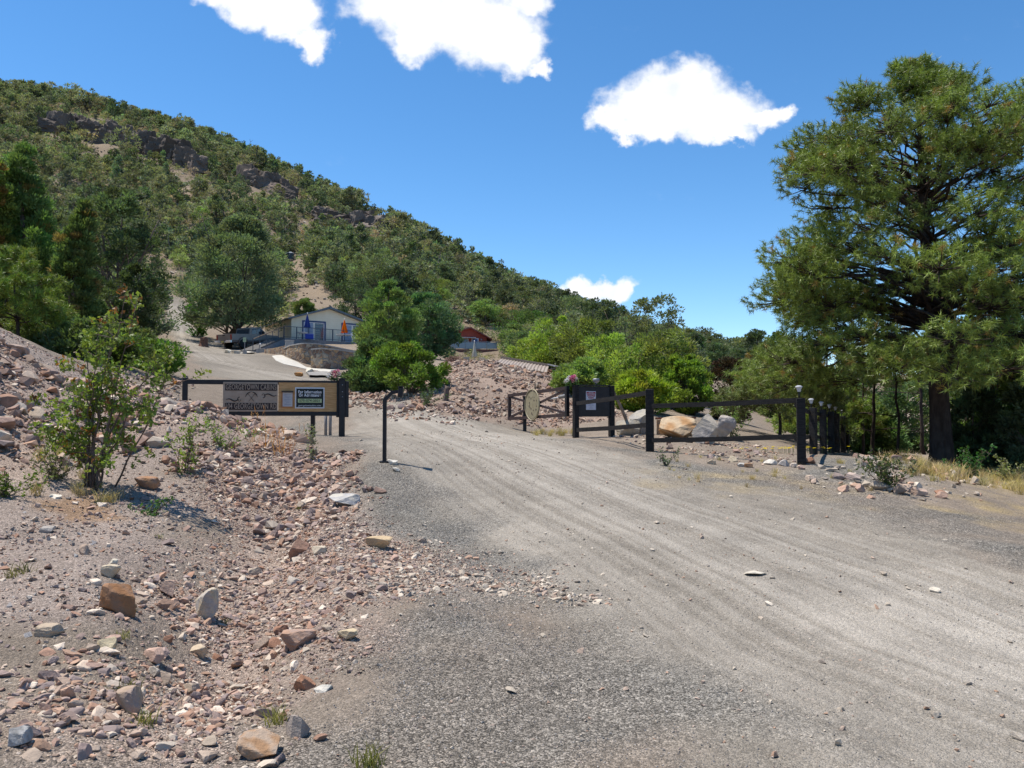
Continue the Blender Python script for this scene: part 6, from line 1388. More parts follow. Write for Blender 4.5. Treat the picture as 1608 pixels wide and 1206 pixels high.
# ---- trees of the hillside
HK = {'pinyon_pine': dict(col=(0.040, 0.051, 0.029), shape='cone'), 'juniper_tree': dict(col=(0.058, 0.066, 0.036), shape='flame'), 'oak_shrub': dict(col=(0.078, 0.098, 0.036), shape='round'), 'bare_shrub': dict(col=(0.105, 0.085, 0.058), shape='round')}
def one_mesh(tk, cr, name):
    V = np.concatenate(tk.v + cr.v); ct = np.tile((0.07, 0.055, 0.045), (tk.n, 1)); cc = np.concatenate([ct] + cr.c); off = tk.n
    f4 = np.concatenate(tk.f4 + [f + off for f in cr.f4]); f3 = np.concatenate(tk.f3) if tk.f3 else None
    return make_mesh(name, V, f3, f4, M_FOL, cc), (V, f3, f4, cc)
PROTO = {}
for nm, kw in HK.items():
    for lod, (nc, nf, ls) in enumerate([(70, 60, 0.050), (44, 34, 0.072), (26, 22, 0.105)]):
        PROTO[nm, lod] = []
        for v_ in range(4 if nm != 'bare_shrub' else 2):
            kk = dict(kw); Wd = ((0.75, 0.95, 0.62, 1.1) if kw['shape'] != 'cone' else (0.85, 1.0, 0.75, 1.1))[v_]; sparse = 0.55 if nm == 'bare_shrub' else 1
            tk, cr = clump_tree(900 + v_ * 7 + lod + len(nm), 1.0, Wd, nclump=nc, nleaf=int(nf * sparse), lsz=ls, cb=0.10 if v_ % 2 else 0.04, crad=0.15, limbs=12 if lod < 2 else 5, stems=2, cvar=0.42, tr=0.034, trunk_sides=5, **kk)
            PROTO[nm, lod].append(one_mesh(tk, cr, nm))
r_ = np.random.default_rng(2024)
cand = []
gxs = np.arange(-330, 130, 3.4); gys = np.arange(52, 310, 3.4)
X, Yg = np.meshgrid(gxs, gys); X = X.ravel() + r_.uniform(-1.6, 1.6, X.size); Yg = Yg.ravel() + r_.uniform(-1.9, 1.9, Yg.size)
Z = gz_at(X, Yg); PX, PY, _ = proj(X, Yg, Z); RR = np.hypot(X, Yg)
ok = (PX > -900) & (PX < 1260) & (Yg > 45)
# bare clearings, the upper road, houses and yard stay open (world outlines)
road_d = np.full(X.shape, 99.0); ok_n = RR < 150; road_d[ok_n] = sdf(ROAD, X[ok_n], Yg[ok_n]); ok &= road_d > 2.0
upper = np.array([P(263, 470, 105)[:2], P(262, 455, 118)[:2], P(270, 448, 128)[:2]])
for a in upper: ok &= np.hypot(X - a[0], Yg - a[1]) > 4
CLEAR = [(house, 13.0), (cab, 8.0)]
for h_, rad in CLEAR: ok &= np.hypot(X - h_.location[0] - 3, Yg - h_.location[1] - 3) > rad
CZ = [[(440, 478), (460, 445), (500, 452), (530, 474), (524, 486), (470, 488)], [(132, 232), (165, 226), (188, 236), (170, 250), (140, 246)], [(444, 404), (482, 404), (482, 456), (444, 456)], [(612, 424), (630, 418), (634, 438), (618, 444)], [(470, 355), (500, 340), (505, 362), (480, 366)], [(60, 205), (100, 205), (110, 222), (70, 224)], [(270, 270), (290, 268), (300, 300), (282, 300)],
 [(112, 190), (190, 196), (192, 226), (112, 222)], [(198, 214), (315, 248), (318, 276), (198, 246)], [(384, 268), (466, 300), (466, 326), (384, 300)], [(494, 326), (545, 344), (545, 362), (494, 352)], [(552, 338), (614, 352), (616, 378), (552, 368)]]
for kz_, pz_ in enumerate(CZ): ok &= (sdf(pz_, PX, PY) > 3) | ((kz_ > 6) & (r_.random(X.size) < 0.22))
# a yard without tall trees in front of the cabins
YARD = [(232, 560), (244, 452), (292, 448), (300, 480), (330, 520), (440, 500), (470, 470), (580, 480), (600, 540), (700, 545), (790, 530), (860, 560), (930, 600), (940, 660), (560, 660), (250, 620)]
ok &= ~((sdf(YARD, PX, PY) < 0) & (RR < 128))
ok &= ~((PX < 160) & (RR < 60)) & ~((PX < -10) & (RR < 45)); ok &= ~((PX > 860) & (RR < 75))
dens = 0.92 + 0.45 * fbm(X, Yg, 30, 3, 71); ok &= r_.random(X.size) < dens
# keep what the slope itself does not hide
idx = np.where(ok)[0]; Hh = np.where(RR < 120, r_.uniform(3.0, 5.4, X.size), r_.uniform(2.8, 7.0, X.size)) * np.clip(0.9 + 0.35 * fbm(X, Yg, 40, 2, 73), .6, 1.3)
crest = np.zeros(X.size, bool); crest[idx] = [PY[i] - proj(*np.array([X[i] * 1.06, Yg[i] * 1.06, float(base_z(X[i] * 1.06, Yg[i] * 1.06))]))[1] < 4 and RR[i] > 150 for i in idx]
Hh = np.where(crest, r_.uniform(4.5, 7.5, X.size), Hh)
vis = []
for i in idx:
    t = np.linspace(0.15, 0.985, 60); zz_ = (Z[i] + Hh[i]) * t; vis.append((base_z(X[i] * t, Yg[i] * t) + 0.2 < zz_ + 0.3).all())
idx = idx[np.array(vis)]
size = Hh[idx] / RR[idx] + ((PX[idx] > -15) & (PX[idx] < 1250)); order = idx[np.argsort(-size)]
LBL = {'pinyon_pine': ('dark green pinyon', 'dark pinyons'), 'juniper_tree': ('olive green juniper', 'olive junipers'), 'oak_shrub': ('brighter green oak shrub', 'green oak shrubs'), 'bare_shrub': ('grey half bare shrub', 'grey brown shrubs')}
def zone_of(i):
    if PX[i] < 330: return 'left slope under the cliffs' if PY[i] > 260 else 'hilltop around the grey cliffs'
    if PX[i] < 620: return 'slope above the cream house'
    if PX[i] < 900: return 'slope above the red cabin'
    return 'low wooded ridge behind the oak thicket'
acc_v, acc_f3, acc_f4, acc_c, noff = [], [], [], [], 0
for cnt, i in enumerate(order):
    u = r_.random(); near_low = PY[i] > 330
    nm = 'pinyon_pine' if u < 0.42 else 'juniper_tree' if u < 0.80 else 'oak_shrub' if u < (0.93 if near_low else 0.86) else 'bare_shrub'
    nm = 'pinyon_pine' if crest[i] and nm != 'juniper_tree' else nm
    h_ = Hh[i] * (0.62 if nm in ('oak_shrub', 'bare_shrub') else 1.0); lod = 0 if cnt < 110 else 1
    if cnt < 296:
        me = PROTO[nm, lod][r_.integers(len(PROTO[nm, lod]))][0]
        o = bpy.data.objects.new(nm, me); COL.objects.link(o); o.location = (X[i], Yg[i], Z[i] - 0.1); o.rotation_euler = (r_.normal() * .05, r_.normal() * .05, r_.uniform(0, 6.28)); wv = r_.uniform(.85, 1.25); o.scale = (h_ * wv, h_ * wv, h_)
        zn = zone_of(i); tag(o, f'{LBL[nm][0]} among trees on the {zn}', 'tree' if nm in ('pinyon_pine', 'juniper_tree') else 'shrub', f'{LBL[nm][1]} on the {zn}')
    else:
        pr = PROTO[nm, 2 if RR[i] > 110 else 1]; V, f3, f4, cc = pr[r_.integers(len(pr))][1]; a = r_.uniform(0, 6.28); wv = r_.uniform(.85, 1.25) * h_
        Rm = np.array([[math.cos(a) * wv, -math.sin(a) * wv, 0], [math.sin(a) * wv, math.cos(a) * wv, 0], [0, 0, h_]]); acc_v.append(V @ Rm.T + (X[i], Yg[i], Z[i] - .1)); acc_c.append(np.clip(cc * r_.uniform(.72, 1.3) * (1 + r_.normal(0, .07, 3)), 0, 1)); acc_f4.append(f4 + noff); acc_f3.append(f3 + noff); noff += len(V)
print('hill trees', len(order), 'massed verts', noff)
if noff:
    me = make_mesh('hillside_woods', np.concatenate(acc_v), np.concatenate(acc_f3), np.concatenate(acc_f4), M_FOL, np.concatenate(acc_c)); o = bpy.data.objects.new('hillside_woods', me); COL.objects.link(o)
    tag(o, 'mass of smaller pinyons, junipers and shrubs covering the far hillside', 'woods', None, 'stuff')
tk, cr = clump_tree(4321, 1.0, 1.5, nclump=9, nleaf=14, lsz=0.20, col=(0.075, 0.078, 0.040), cb=0.0, crad=0.22, limbs=0, cvar=0.4, tr=0.001)
bv, bf, bc = np.concatenate(cr.v), np.concatenate(cr.f4), np.concatenate(cr.c); nb_ = 5200; bx = r_.uniform(-190, 70, nb_ * 3); by = r_.uniform(70, 305, nb_ * 3); bzz = gz_at(bx, by); qx, qy, _ = proj(bx, by, bzz)
kp_ = (qx > -60) & (qx < 1000) & (sdf(ROAD, bx, by) > 1.5) & (np.hypot(bx, by) > 95) & (fbm(bx, by, 12, 3, 88) > -0.22)
for pz_ in CZ[:4]: kp_ &= sdf(pz_, qx, qy) > 0
bi = np.where(kp_)[0][:nb_]; sc_ = r_.uniform(0.6, 1.7, len(bi)); an = r_.uniform(0, 6.28, len(bi)); ca_, sa_ = np.cos(an), np.sin(an)
vv = np.stack([(bv[None, :, 0] * ca_[:, None] - bv[None, :, 1] * sa_[:, None]) * sc_[:, None] + bx[bi][:, None], (bv[None, :, 0] * sa_[:, None] + bv[None, :, 1] * ca_[:, None]) * sc_[:, None] + by[bi][:, None], bv[None, :, 2] * sc_[:, None] * .8 + bzz[bi][:, None]], -1).reshape(-1, 3)
me = make_mesh('hillside_brush', vv, None, (bf[None] + (np.arange(len(bi)) * len(bv))[:, None, None]).reshape(-1, 4), M_FOL, np.clip((bc[None] * r_.uniform(.6, 1.4, (len(bi), 1, 1)) * (1 + r_.normal(0, .1, (len(bi), 1, 3)))).reshape(-1, 3), 0, 1)); o = bpy.data.objects.new('hillside_brush', me); COL.objects.link(o); tag(o, 'low grey green brush covering the ground between the hillside trees', 'brush', None, 'stuff')
# dead snags on the skyline
for k, (px, Y, hh, lb) in enumerate([(388, 262, 7.5, 'tall bare dead snag on the ridge above the middle cliffs'), (42, 288, 6, 'bare dead snag on the ridge near the left edge'), (440, 258, 5.5, 'leaning bare snag on the ridge right of the tall snag'), (205, 278, 6, 'bare snag on the ridge above the left cliff')]):
    b = on(px, Y); m = MB(); rr = np.random.default_rng(k); p = np.c_[np.cumsum(rr.normal(0, .12, 8)), np.cumsum(rr.normal(0, .1, 8)), np.linspace(-.3, hh, 8)]; m.tube(p, 0.16 * np.linspace(1, .25, 8), 6)
    for q in range(14): s0 = p[2 + q % 6]; d = np.array([rr.normal(), rr.normal(), 0.7]) * rr.uniform(.4, 1.1); m.tube([s0, s0 + d * .6, s0 + d + (0, 0, .3)], [0.06, 0.045, 0.02], 4)
    o = m.build('dead_snag', M_BARKG); o.location = tuple(b); tag(o, lb, 'dead tree')

# ------------------------------------------------------------------ rocks
M_ROCKS = attr_rock_mat('loose_stone', 0.5, 14.0)
M_RRAND = rand_rock_mat('loose_stone_by_piece')
def rock_proto(seed, n=11, flat=0.55):
    r = np.random.default_rng(seed); bm = bmesh.new(); s = (1.0, r.uniform(.6, .9), r.uniform(flat * .7, flat * 1.3))
    for _ in range(n):
        p = r.normal(0, 1, 3); p /= np.abs(p).max() ** 0.7 * np.linalg.norm(p) ** 0.3; bm.verts.new(p * s * 0.5)
    res = bmesh.ops.convex_hull(bm, input=bm.verts[:]); bmesh.ops.delete(bm, geom=[v for v in bm.verts if not v.link_faces], context='VERTS')
    bmesh.ops.triangulate(bm, faces=bm.faces[:]); bmesh.ops.recalc_face_normals(bm, faces=bm.faces[:]); bm.verts.index_update()
    V = np.array([v.co[:] for v in bm.verts]); Fc = np.array([[v.index for v in f.verts] for f in bm.faces]); bm.free()
    return V, Fc
RP = [rock_proto(i, 10 + i % 5, 0.42 + 0.06 * (i % 5)) for i in range(26)]
PP = [rock_proto(100 + i, 7, 0.6) for i in range(10)]
PAL_PINK = np.array([(0.33, 0.24, 0.205), (0.38, 0.30, 0.25), (0.27, 0.215, 0.20), (0.43, 0.36, 0.30), (0.24, 0.20, 0.195), (0.36, 0.25, 0.19), (0.50, 0.45, 0.39), (0.31, 0.20, 0.15)])
PAL_PINK = PAL_PINK * (1.04, 0.965, 0.885)
PAL_GREY = np.array([(0.17, 0.165, 0.16), (0.25, 0.24, 0.23), (0.12, 0.12, 0.12), (0.33, 0.30, 0.28), (0.21, 0.19, 0.18), (0.42, 0.38, 0.34), (0.36, 0.28, 0.24)])
PAL_PALE = (1.0, 0.94, 0.85) * np.array([(0.42, 0.37, 0.32), (0.50, 0.45, 0.39), (0.36, 0.29, 0.25), (0.30, 0.27, 0.25), (0.55, 0.50, 0.44), (0.40, 0.28, 0.22)])
def angular_rock(seed, dims, planes=9, sub=4, rough=0.035, col=(0.4, 0.35, 0.3), col2=None, boxy=0.55):
    r = np.random.default_rng(seed); bm = bmesh.new(); bmesh.ops.create_icosphere(bm, subdivisions=sub, radius=1.0)
    V = np.array([v.co[:] for v in bm.verts]); Fc = np.array([[v.index for v in f.verts] for f in bm.faces]); bm.free()
    V = V / np.abs(V).max(1, keepdims=True) ** boxy
    for _ in range(planes):
        n = unit(r.normal(0, 1, 3) * (1, 1, 0.8)); d = r.uniform(0.50, 0.82); s = V @ n; V = V - np.maximum(s - d, 0)[:, None] * n
    q = V * 3 + seed; f = fbm(q[:, 0] + q[:, 2] * 1.7, q[:, 1] - q[:, 2] * 1.3, 1.0, 4, seed); V = V * (1 + rough * 1.6 * f)[:, None]
    V = V / (np.abs(V).max(0)) * np.array(dims) / 2
    g = fbm(V[:, 0] / dims[0] * 5 + V[:, 2] / dims[2] * 3, V[:, 1] / dims[1] * 5, 1.0, 4, seed + 9)
    col = np.array(col) * (1.0, 0.95, 0.86); c = col * (1 + 0.25 * g)[:, None]
    if col2 is not None: w = np.clip(0.5 + 2.2 * g, 0, 1)[:, None]; c = c * (1 - w) + np.array(col2) * w
    return V, Fc, np.clip(c, 0.02, 0.85)
RQ = [angular_rock(700 + i, (1.0, (0.65, 0.8, 0.9)[i % 3], (0.4, 0.52, 0.62, 0.34)[i % 4]), 9, 3, 0.05)[:2] for i in range(20)]
def rand_rot(r, n, tilt):
    a = r.uniform(0, 2 * np.pi, n); b = r.normal(0, tilt, n); c = r.normal(0, tilt, n); ca, sa, cb, sb, cc, sc_ = np.cos(a), np.sin(a), np.cos(b), np.sin(b), np.cos(c), np.sin(c); z = np.zeros(n); o = np.ones(n)
    A = np.stack([np.stack([ca, -sa, z], -1), np.stack([sa, ca, z], -1), np.stack([z, z, o], -1)], 1); B = np.stack([np.stack([o, z, z], -1), np.stack([z, cb, -sb], -1), np.stack([z, sb, cb], -1)], 1)
    C = np.stack([np.stack([cc, z, sc_], -1), np.stack([z, o, z], -1), np.stack([-sc_, z, cc], -1)], 1); return A @ B @ C
def scatter(name, poly, n, smin, smax, power, pal_, seed, label, protos=None, soft=0.6, tilt=0.35, embed=0.16, mask=None, cat='stones'):
    r = np.random.default_rng(seed); protos = protos or RP; lo, hi = poly.min(0) - 0.5, poly.max(0) + 0.5; xs, ys, tot = [], [], 0
    for _ in range(40):
        x = r.uniform(lo[0], hi[0], 40000); y = r.uniform(lo[1], hi[1], 40000); k = r.random(40000) < zone(poly, x, y, soft, 0.7, seed, 0.8) * (0.15 + 1.0 * np.clip(0.5 + 2.2 * fbm(x, y, 0.9, 3, seed + 5), 0, 1))
        if mask is not None: k &= r.random(40000) < mask(x, y)
        xs.append(x[k]); ys.append(y[k]); tot += k.sum()
        if tot >= n: break
    x = np.concatenate(xs)[:n]; y = np.concatenate(ys)[:n]; n = len(x)
    u = r.random(n); s = (smin ** (-power) + u * (smax ** (-power) - smin ** (-power))) ** (-1 / power)
    z = gz_at(x, y) + s * embed; Rm = rand_rot(r, n, tilt) * (s[:, None, None] * r.uniform(0.75, 1.25, (n, 1, 3))); col = pal_[r.integers(len(pal_), size=n)] * r.uniform(0.75, 1.25, (n, 1))
    w = r.integers(len(protos), size=n); V, Fs, Cs, off = [], [], [], 0
    for k, (pv, pf) in enumerate(protos):
        i = np.where(w == k)[0]
        if not len(i): continue
        v = np.einsum('nij,vj->nvi', Rm[i], pv) + np.c_[x[i], y[i], z[i]][:, None]; V.append(v.reshape(-1, 3)); Fs.append((pf[None] + (np.arange(len(i)) * len(pv))[:, None, None]).reshape(-1, 3) + off); Cs.append(np.repeat(col[i], len(pv), axis=0)); off += len(i) * len(pv)
    me = make_mesh(name, np.concatenate(V), np.concatenate(Fs), None, M_ROCKS, np.concatenate(Cs)); o = bpy.data.objects.new(name, me); COL.objects.link(o); tag(o, label, cat, None, 'stuff'); return o
DITCH_IN = wpoly([(440,700),(500,735),(530,800),(540,860),(590,880),(550,930),(510,1000),(460,1060),(420,1130),(380,1206),(150,1206),(190,1100),(210,1020),(270,960),(320,900),(360,830),(350,765),(375,720)])
FAN = wpoly([(540,830),(600,815),(700,850),(800,890),(900,940),(820,945),(700,925),(580,920)])
scatter('scree_stones', SCREE, 5200, 0.05, 0.34, 1.5, PAL_PINK, 1, 'loose pinkish scree stones covering the left bank', tilt=0.4)
scatter('scree_stones', np.concatenate([wpoly([(300,700),(420,690),(520,720),(560,800),(470,850),(360,800),(280,740)])]), 3600, 0.035, 0.20, 1.7, PAL_PINK, 2, 'broken stones spilling from the bank below the sign gate')
scatter('ditch_stones', DITCH_IN, 6400, 0.02, 0.115, 1.75, PAL_PINK * 1.08, 3, 'angular pink and tan stones filling the roadside ditch', protos=RQ, embed=0.08)
scatter('ditch_stones', wpoly([(20,1020),(180,960),(260,960),(200,1100),(150,1206),(0,1206)]), 380, 0.025, 0.14, 1.6, PAL_PINK * 1.08, 33, 'scattered stones on the lower left bank', protos=RQ, embed=0.08)
scatter('ditch_chips', DITCH, 24000, 0.010, 0.045, 1.6, PAL_PINK, 4, 'small stone chips spread through the roadside ditch', protos=PP)
scatter('bank_chips', LBANK, 26000, 0.012, 0.07, 2.0, np.concatenate([PAL_GREY, PAL_PINK]), 5, 'grey and purple chips lying on the left dirt bank', protos=PP)
scatter('scree_stones', wpoly([(150,598),(215,585),(295,596),(300,640),(215,640),(150,625)]), 900, 0.05, 0.28, 1.6, PAL_PINK, 21, 'pinkish stones on the slope behind the tall sapling')
scatter('bank_stones', LBANK, 12000, 0.018, 0.11, 1.9, PAL_PINK * 1.05, 22, 'small pinkish stones strewn over the left dirt bank')
scatter('fan_stones', FAN, 2600, 0.014, 0.10, 1.8, PAL_PALE, 6, 'pale stones washed onto the road edge below the gate', protos=RQ, embed=0.06)
scatter('mound_stones', MOUND, 11000, 0.045, 0.30, 1.9, PAL_PINK * (0.98, 0.97, 0.95), 7, 'broken rock covering the mound right of the road', tilt=0.45)
scatter('berm_stones', BERM, 420, 0.05, 0.30, 1.5, PAL_PALE, 8, 'pink and pale rocks piled along the right road edge')
NEARROAD = np.array([(-3.5, 2.6), (4.5, 2.6), (8.5, 8), (9, 13), (-1, 13), (-2.5, 8)], float)
def gravel_mask(x, y): return 0.12 + 0.88 * np.maximum(zone(GGRAV, x, y, 1.0, 1.4, 14, 0.9), zone(GG2, x, y, 0.9, 1.0, 15, 0.9))
scatter('gravel', NEARROAD, 34000, 0.005, 0.016, 1.9, PAL_GREY, 9, 'fine dark grey gravel spread on the road edge', protos=PP, soft=1.5, mask=gravel_mask)
ROADN = np.concatenate([wpoly([(560,700),(700,660),(900,695),(1200,755),(1608,890)]), [[5.0, 3.0], [-2.5, 3.0], [-2.2, 8]]])
scatter('road_stones', ROADN, 2600, 0.012, 0.075, 2.2, PAL_PALE, 10, 'scattered pale stones lying loose on the gravel road', soft=1.0)
scatter('yard_stones', wpoly([(960,690),(1050,680),(1160,690),(1240,715),(1240,735),(1040,712)]), 500, 0.03, 0.22, 1.8, PAL_PINK, 11, 'stones and chips on the ground around the boulders')
scatter('verge_stones', wpoly([(560,640),(640,660),(720,668),(760,662),(700,640),(610,615),(560,600),(520,596)]), 900, 0.05, 0.3, 1.7, PAL_PINK, 12, 'pink rocks along the road verge under the bushes')
HILLROCK = np.array([(-150, 120), (-60, 80), (-10, 110), (30, 130), (10, 200), (-60, 240), (-170, 270)], float)
scatter('hill_rocks', HILLROCK, 3500, 0.35, 1.8, 1.8, PAL_PALE * 0.8, 13, 'pale rocks and ledges scattered over the far hillside', soft=10, tilt=0.5)

M_HERO = attr_rock_mat('boulder_stone', 0.7, 9.0)
def hero(name, label, px, py, wpx, hpx, seed, col, col2=None, Y=None, depth=0.8, rz=0.0, tilt=0.0, sink=0.18, cat='rock', planes=9, rough=0.035):
    if Y is None: h_ = hit(px, py); Y = h_[1]; b = h_
    else: b = on(px, Y)
    b = np.array([b[0], b[1], G(b[0], b[1])]); w = wpx * Y / F; h = hpx * Y / F / (1 - sink)
    V, Fc, c = angular_rock(seed, (w, w * depth, h), planes, 4 if wpx > 18 else 3, rough, col, col2)
    M = np.array(Matrix.Rotation(rz, 3, 'Z') @ Matrix.Rotation(tilt, 3, 'Y')); V = V @ M.T
    m = MB(); m.add(V - (0, 0, V[:, 2].min() + h * sink), Fc, c); o = m.build(name, M_HERO, fix=False); o.location = tuple(b); tag(o, label, cat); return o
for a in [('rock', 'large rust brown rough block on the left bank, biggest stone in the foreground', 190, 965, 58, 46, 3, (0.36, 0.19, 0.10), (0.30, 0.17, 0.10)), ('rock', 'tall cream stone with a grey split face standing in the ditch', 320, 975, 42, 44, 4, (0.55, 0.47, 0.36), (0.40, 0.36, 0.32)),
          ('rock', 'tan flat stone on the edge of the washed out fan', 596, 855, 42, 20, 5, (0.47, 0.37, 0.25), None), ('rock', 'dark reddish stone beside a pale one at the ditch bend', 470, 868, 34, 26, 6, (0.30, 0.19, 0.15), None), ('rock', 'pale wedge stone right of the dark reddish one', 500, 868, 26, 15, 7, (0.52, 0.46, 0.38), None),
          ('rock', 'long rust slab on the bank just right of the sapling base', 232, 766, 40, 20, 8, (0.38, 0.22, 0.13), (0.30, 0.2, 0.15)), ('rock', 'whitish knobbly quartz stone at the top of the gravel edge', 540, 793, 48, 18, 9, (0.56, 0.54, 0.50), (0.40, 0.38, 0.36)), ('rock', 'tan wedge lying on the dark gravel edge', 546, 1003, 34, 15, 10, (0.50, 0.42, 0.30), None),
          ('rock', 'thin white splinter stone on the dark gravel', 506, 1086, 30, 10, 11, (0.62, 0.6, 0.56), None), ('rock', 'broad pinkish rock at the ditch edge near the dark gravel', 470, 1015, 56, 26, 12, (0.42, 0.27, 0.20), (0.36, 0.26, 0.21)), ('rock', 'rust red rock jutting from the gravel edge', 478, 1082, 34, 24, 13, (0.38, 0.21, 0.14), None),
          ('rock', 'brown slab near the bottom edge, half in the gravel', 412, 1180, 74, 34, 14, (0.37, 0.23, 0.14), (0.40, 0.30, 0.22)), ('rock', 'grey angular rock touching the brown slab near the bottom edge', 466, 1156, 38, 32, 15, (0.34, 0.30, 0.28), None), ('rock', 'blue grey stone in the bottom left corner', 28, 1176, 36, 26, 16, (0.33, 0.33, 0.34), (0.45, 0.43, 0.40)),
          ('rock', 'upright tan stone among rubble in the lower left', 206, 1115, 44, 48, 17, (0.43, 0.33, 0.25), (0.36, 0.27, 0.22)), ('rock', 'white flat stone on the dirt left of the sapling shadow', 88, 784, 22, 8, 18, (0.66, 0.63, 0.58), None), ('rock', 'grey flat slab on the dirt below the white flat stone', 72, 834, 26, 9, 19, (0.36, 0.34, 0.33), None),
          ('rock', 'cream block perched behind the large rust brown block', 174, 912, 28, 20, 20, (0.55, 0.48, 0.38), None), ('rock', 'small white pointed stone behind the cream block', 178, 896, 15, 13, 21, (0.62, 0.58, 0.50), None), ('rock', 'small brown cube like stone above the cream block', 132, 878, 18, 16, 22, (0.40, 0.32, 0.27), None),
          ('rock', 'brown rock left of the tall cream stone', 264, 940, 30, 24, 23, (0.42, 0.31, 0.26), None), ('rock', 'dark brown rock below the brown one left of the cream stone', 258, 962, 24, 20, 24, (0.31, 0.21, 0.17), None), ('rock', 'long pale brown slab in the rubble of the lower left', 82, 1000, 46, 20, 25, (0.42, 0.35, 0.28), None),
          ('rock', 'pale pink slab in the middle of the ditch rubble', 245, 1035, 40, 22, 26, (0.46, 0.33, 0.28), None), ('rock', 'tan block in the middle of the ditch right of the pale pink slab', 312, 1030, 30, 18, 27, (0.50, 0.42, 0.33), None), ('rock', 'greenish cream rock at the left of the ditch rubble', 165, 1020, 36, 24, 28, (0.48, 0.42, 0.30), None),
          ('rock', 'large white stone on the gravel by the keypad pedestal', 617, 729, 17, 9, 29, (0.66, 0.64, 0.60), None), ('rock', 'second white stone on the gravel, nearer than its neighbour by the pedestal', 622, 739, 13, 6, 30, (0.66, 0.62, 0.56), None), ('rock', 'flat white slab lying in the wheel tracks of the road', 1185, 903, 36, 6, 31, (0.52, 0.49, 0.44), None), ('rock', 'whitish wedge stone on the right part of the road', 1470, 930, 18, 7, 32, (0.60, 0.56, 0.5), None)]:
    hero(*a)
for a in [('boulder', 'grey white rounded boulder left of the fence post, right of its twin', 1006, 0, 40, 40, 41, (0.40, 0.38, 0.34), (0.30, 0.28, 0.25), 20.4), ('boulder', 'tan grey boulder leaning left beside the black notice board', 986, 0, 38, 31, 42, (0.40, 0.36, 0.29), (0.33, 0.3, 0.25), 20.0),
          ('boulder', 'big orange brown boulder behind the fence', 1057, 0, 76, 36, 43, (0.42, 0.25, 0.13), (0.50, 0.38, 0.25), 19.6), ('boulder', 'large whitish split boulder behind the fence, largest of the pale ones', 1108, 0, 52, 50, 44, (0.47, 0.43, 0.38), (0.36, 0.32, 0.28), 18.7), ('boulder', 'white boulder with a grey shaded foot at the right end of the boulders', 1134, 0, 40, 40, 45, (0.45, 0.41, 0.37), (0.35, 0.31, 0.28), 20.4)]:
    hero(*a, sink=0.12, planes=12, rough=0.05)
for k, (px, py, w, h, c, lb) in enumerate([(1118, 728, 15, 7, PAL_PALE[1], 'cream stone at the left end of the row before the corner post'), (1150, 724, 15, 9, (0.58, 0.5, 0.38), 'yellowish cream stone second in the row before the corner post'), (1164, 731, 12, 7, (0.42, 0.42, 0.42), 'blue grey stone in the row before the corner post'), (1177, 733, 15, 7, (0.45, 0.3, 0.2), 'orange tan stone in the row before the corner post'),
                                         (1210, 731, 20, 9, (0.58, 0.56, 0.53), 'largest white stone in the row before the corner post'), (1231, 733, 19, 10, (0.40, 0.38, 0.38), 'grey stone left of the corner fence post'), (1247, 735, 12, 9, (0.55, 0.48, 0.43), 'pale stone against the corner fence post'), (1258, 738, 14, 7, (0.50, 0.37, 0.32), 'pink stone at the foot of the corner fence post'),
                                         (1272, 754, 20, 9, (0.55, 0.45, 0.38), 'pale pink slab in the berm right of the corner post'), (1338, 752, 24, 12, (0.52, 0.42, 0.38), 'pointed pale rock in the berm left of the low bush'), (1327, 770, 20, 10, (0.46, 0.32, 0.26), 'pink flat rock in front of the berm'), (1350, 772, 18, 13, (0.44, 0.31, 0.26), 'rounded pink rock touching the low bush'),
                                         (1368, 782, 13, 6, (0.42, 0.28, 0.22), 'small reddish rock before the low bush'), (1424, 772, 26, 14, (0.48, 0.38, 0.33), 'pink rock right of the low bush'), (1442, 778, 24, 12, (0.46, 0.35, 0.30), 'second pink rock right of the low bush'), (1478, 783, 20, 11, (0.40, 0.28, 0.23), 'last reddish rock at the right end of the berm'), (1412, 758, 22, 12, (0.42, 0.30, 0.26), 'reddish rock behind the low bush')]):
    hero('rock', lb, px, py, w, h, 60 + k, tuple(c), None, sink=0.12)
hero('rock', 'white limestone boulder behind the flowers of the sign gate', 487, 588, 14, 9, 91, (0.66, 0.63, 0.56), None, Y=44); hero('rock', 'orange clay coloured rock behind the top rail of the sign gate', 469, 0, 16, 7, 92, (0.42, 0.22, 0.09), None, Y=38)
hero('boulder', 'dark boulder where the upper road meets the trees', 256, 0, 26, 11, 93, (0.10, 0.09, 0.085), None, Y=112)
for k, (px, w, h, c, lb) in enumerate([(343, 12, 7, (0.6, 0.57, 0.5), 'white stone on the flagstone heap by the pickup wheel'), (357, 20, 5, (0.52, 0.49, 0.44), 'flat pale flagstone beside the white stone by the pickup'), (376, 26, 4, (0.50, 0.48, 0.45), 'long flat flagstone in front of the small green sign')]):
    hero('rock', lb, px + 14, 0, w, h, 94 + k, c, None, Y=63)

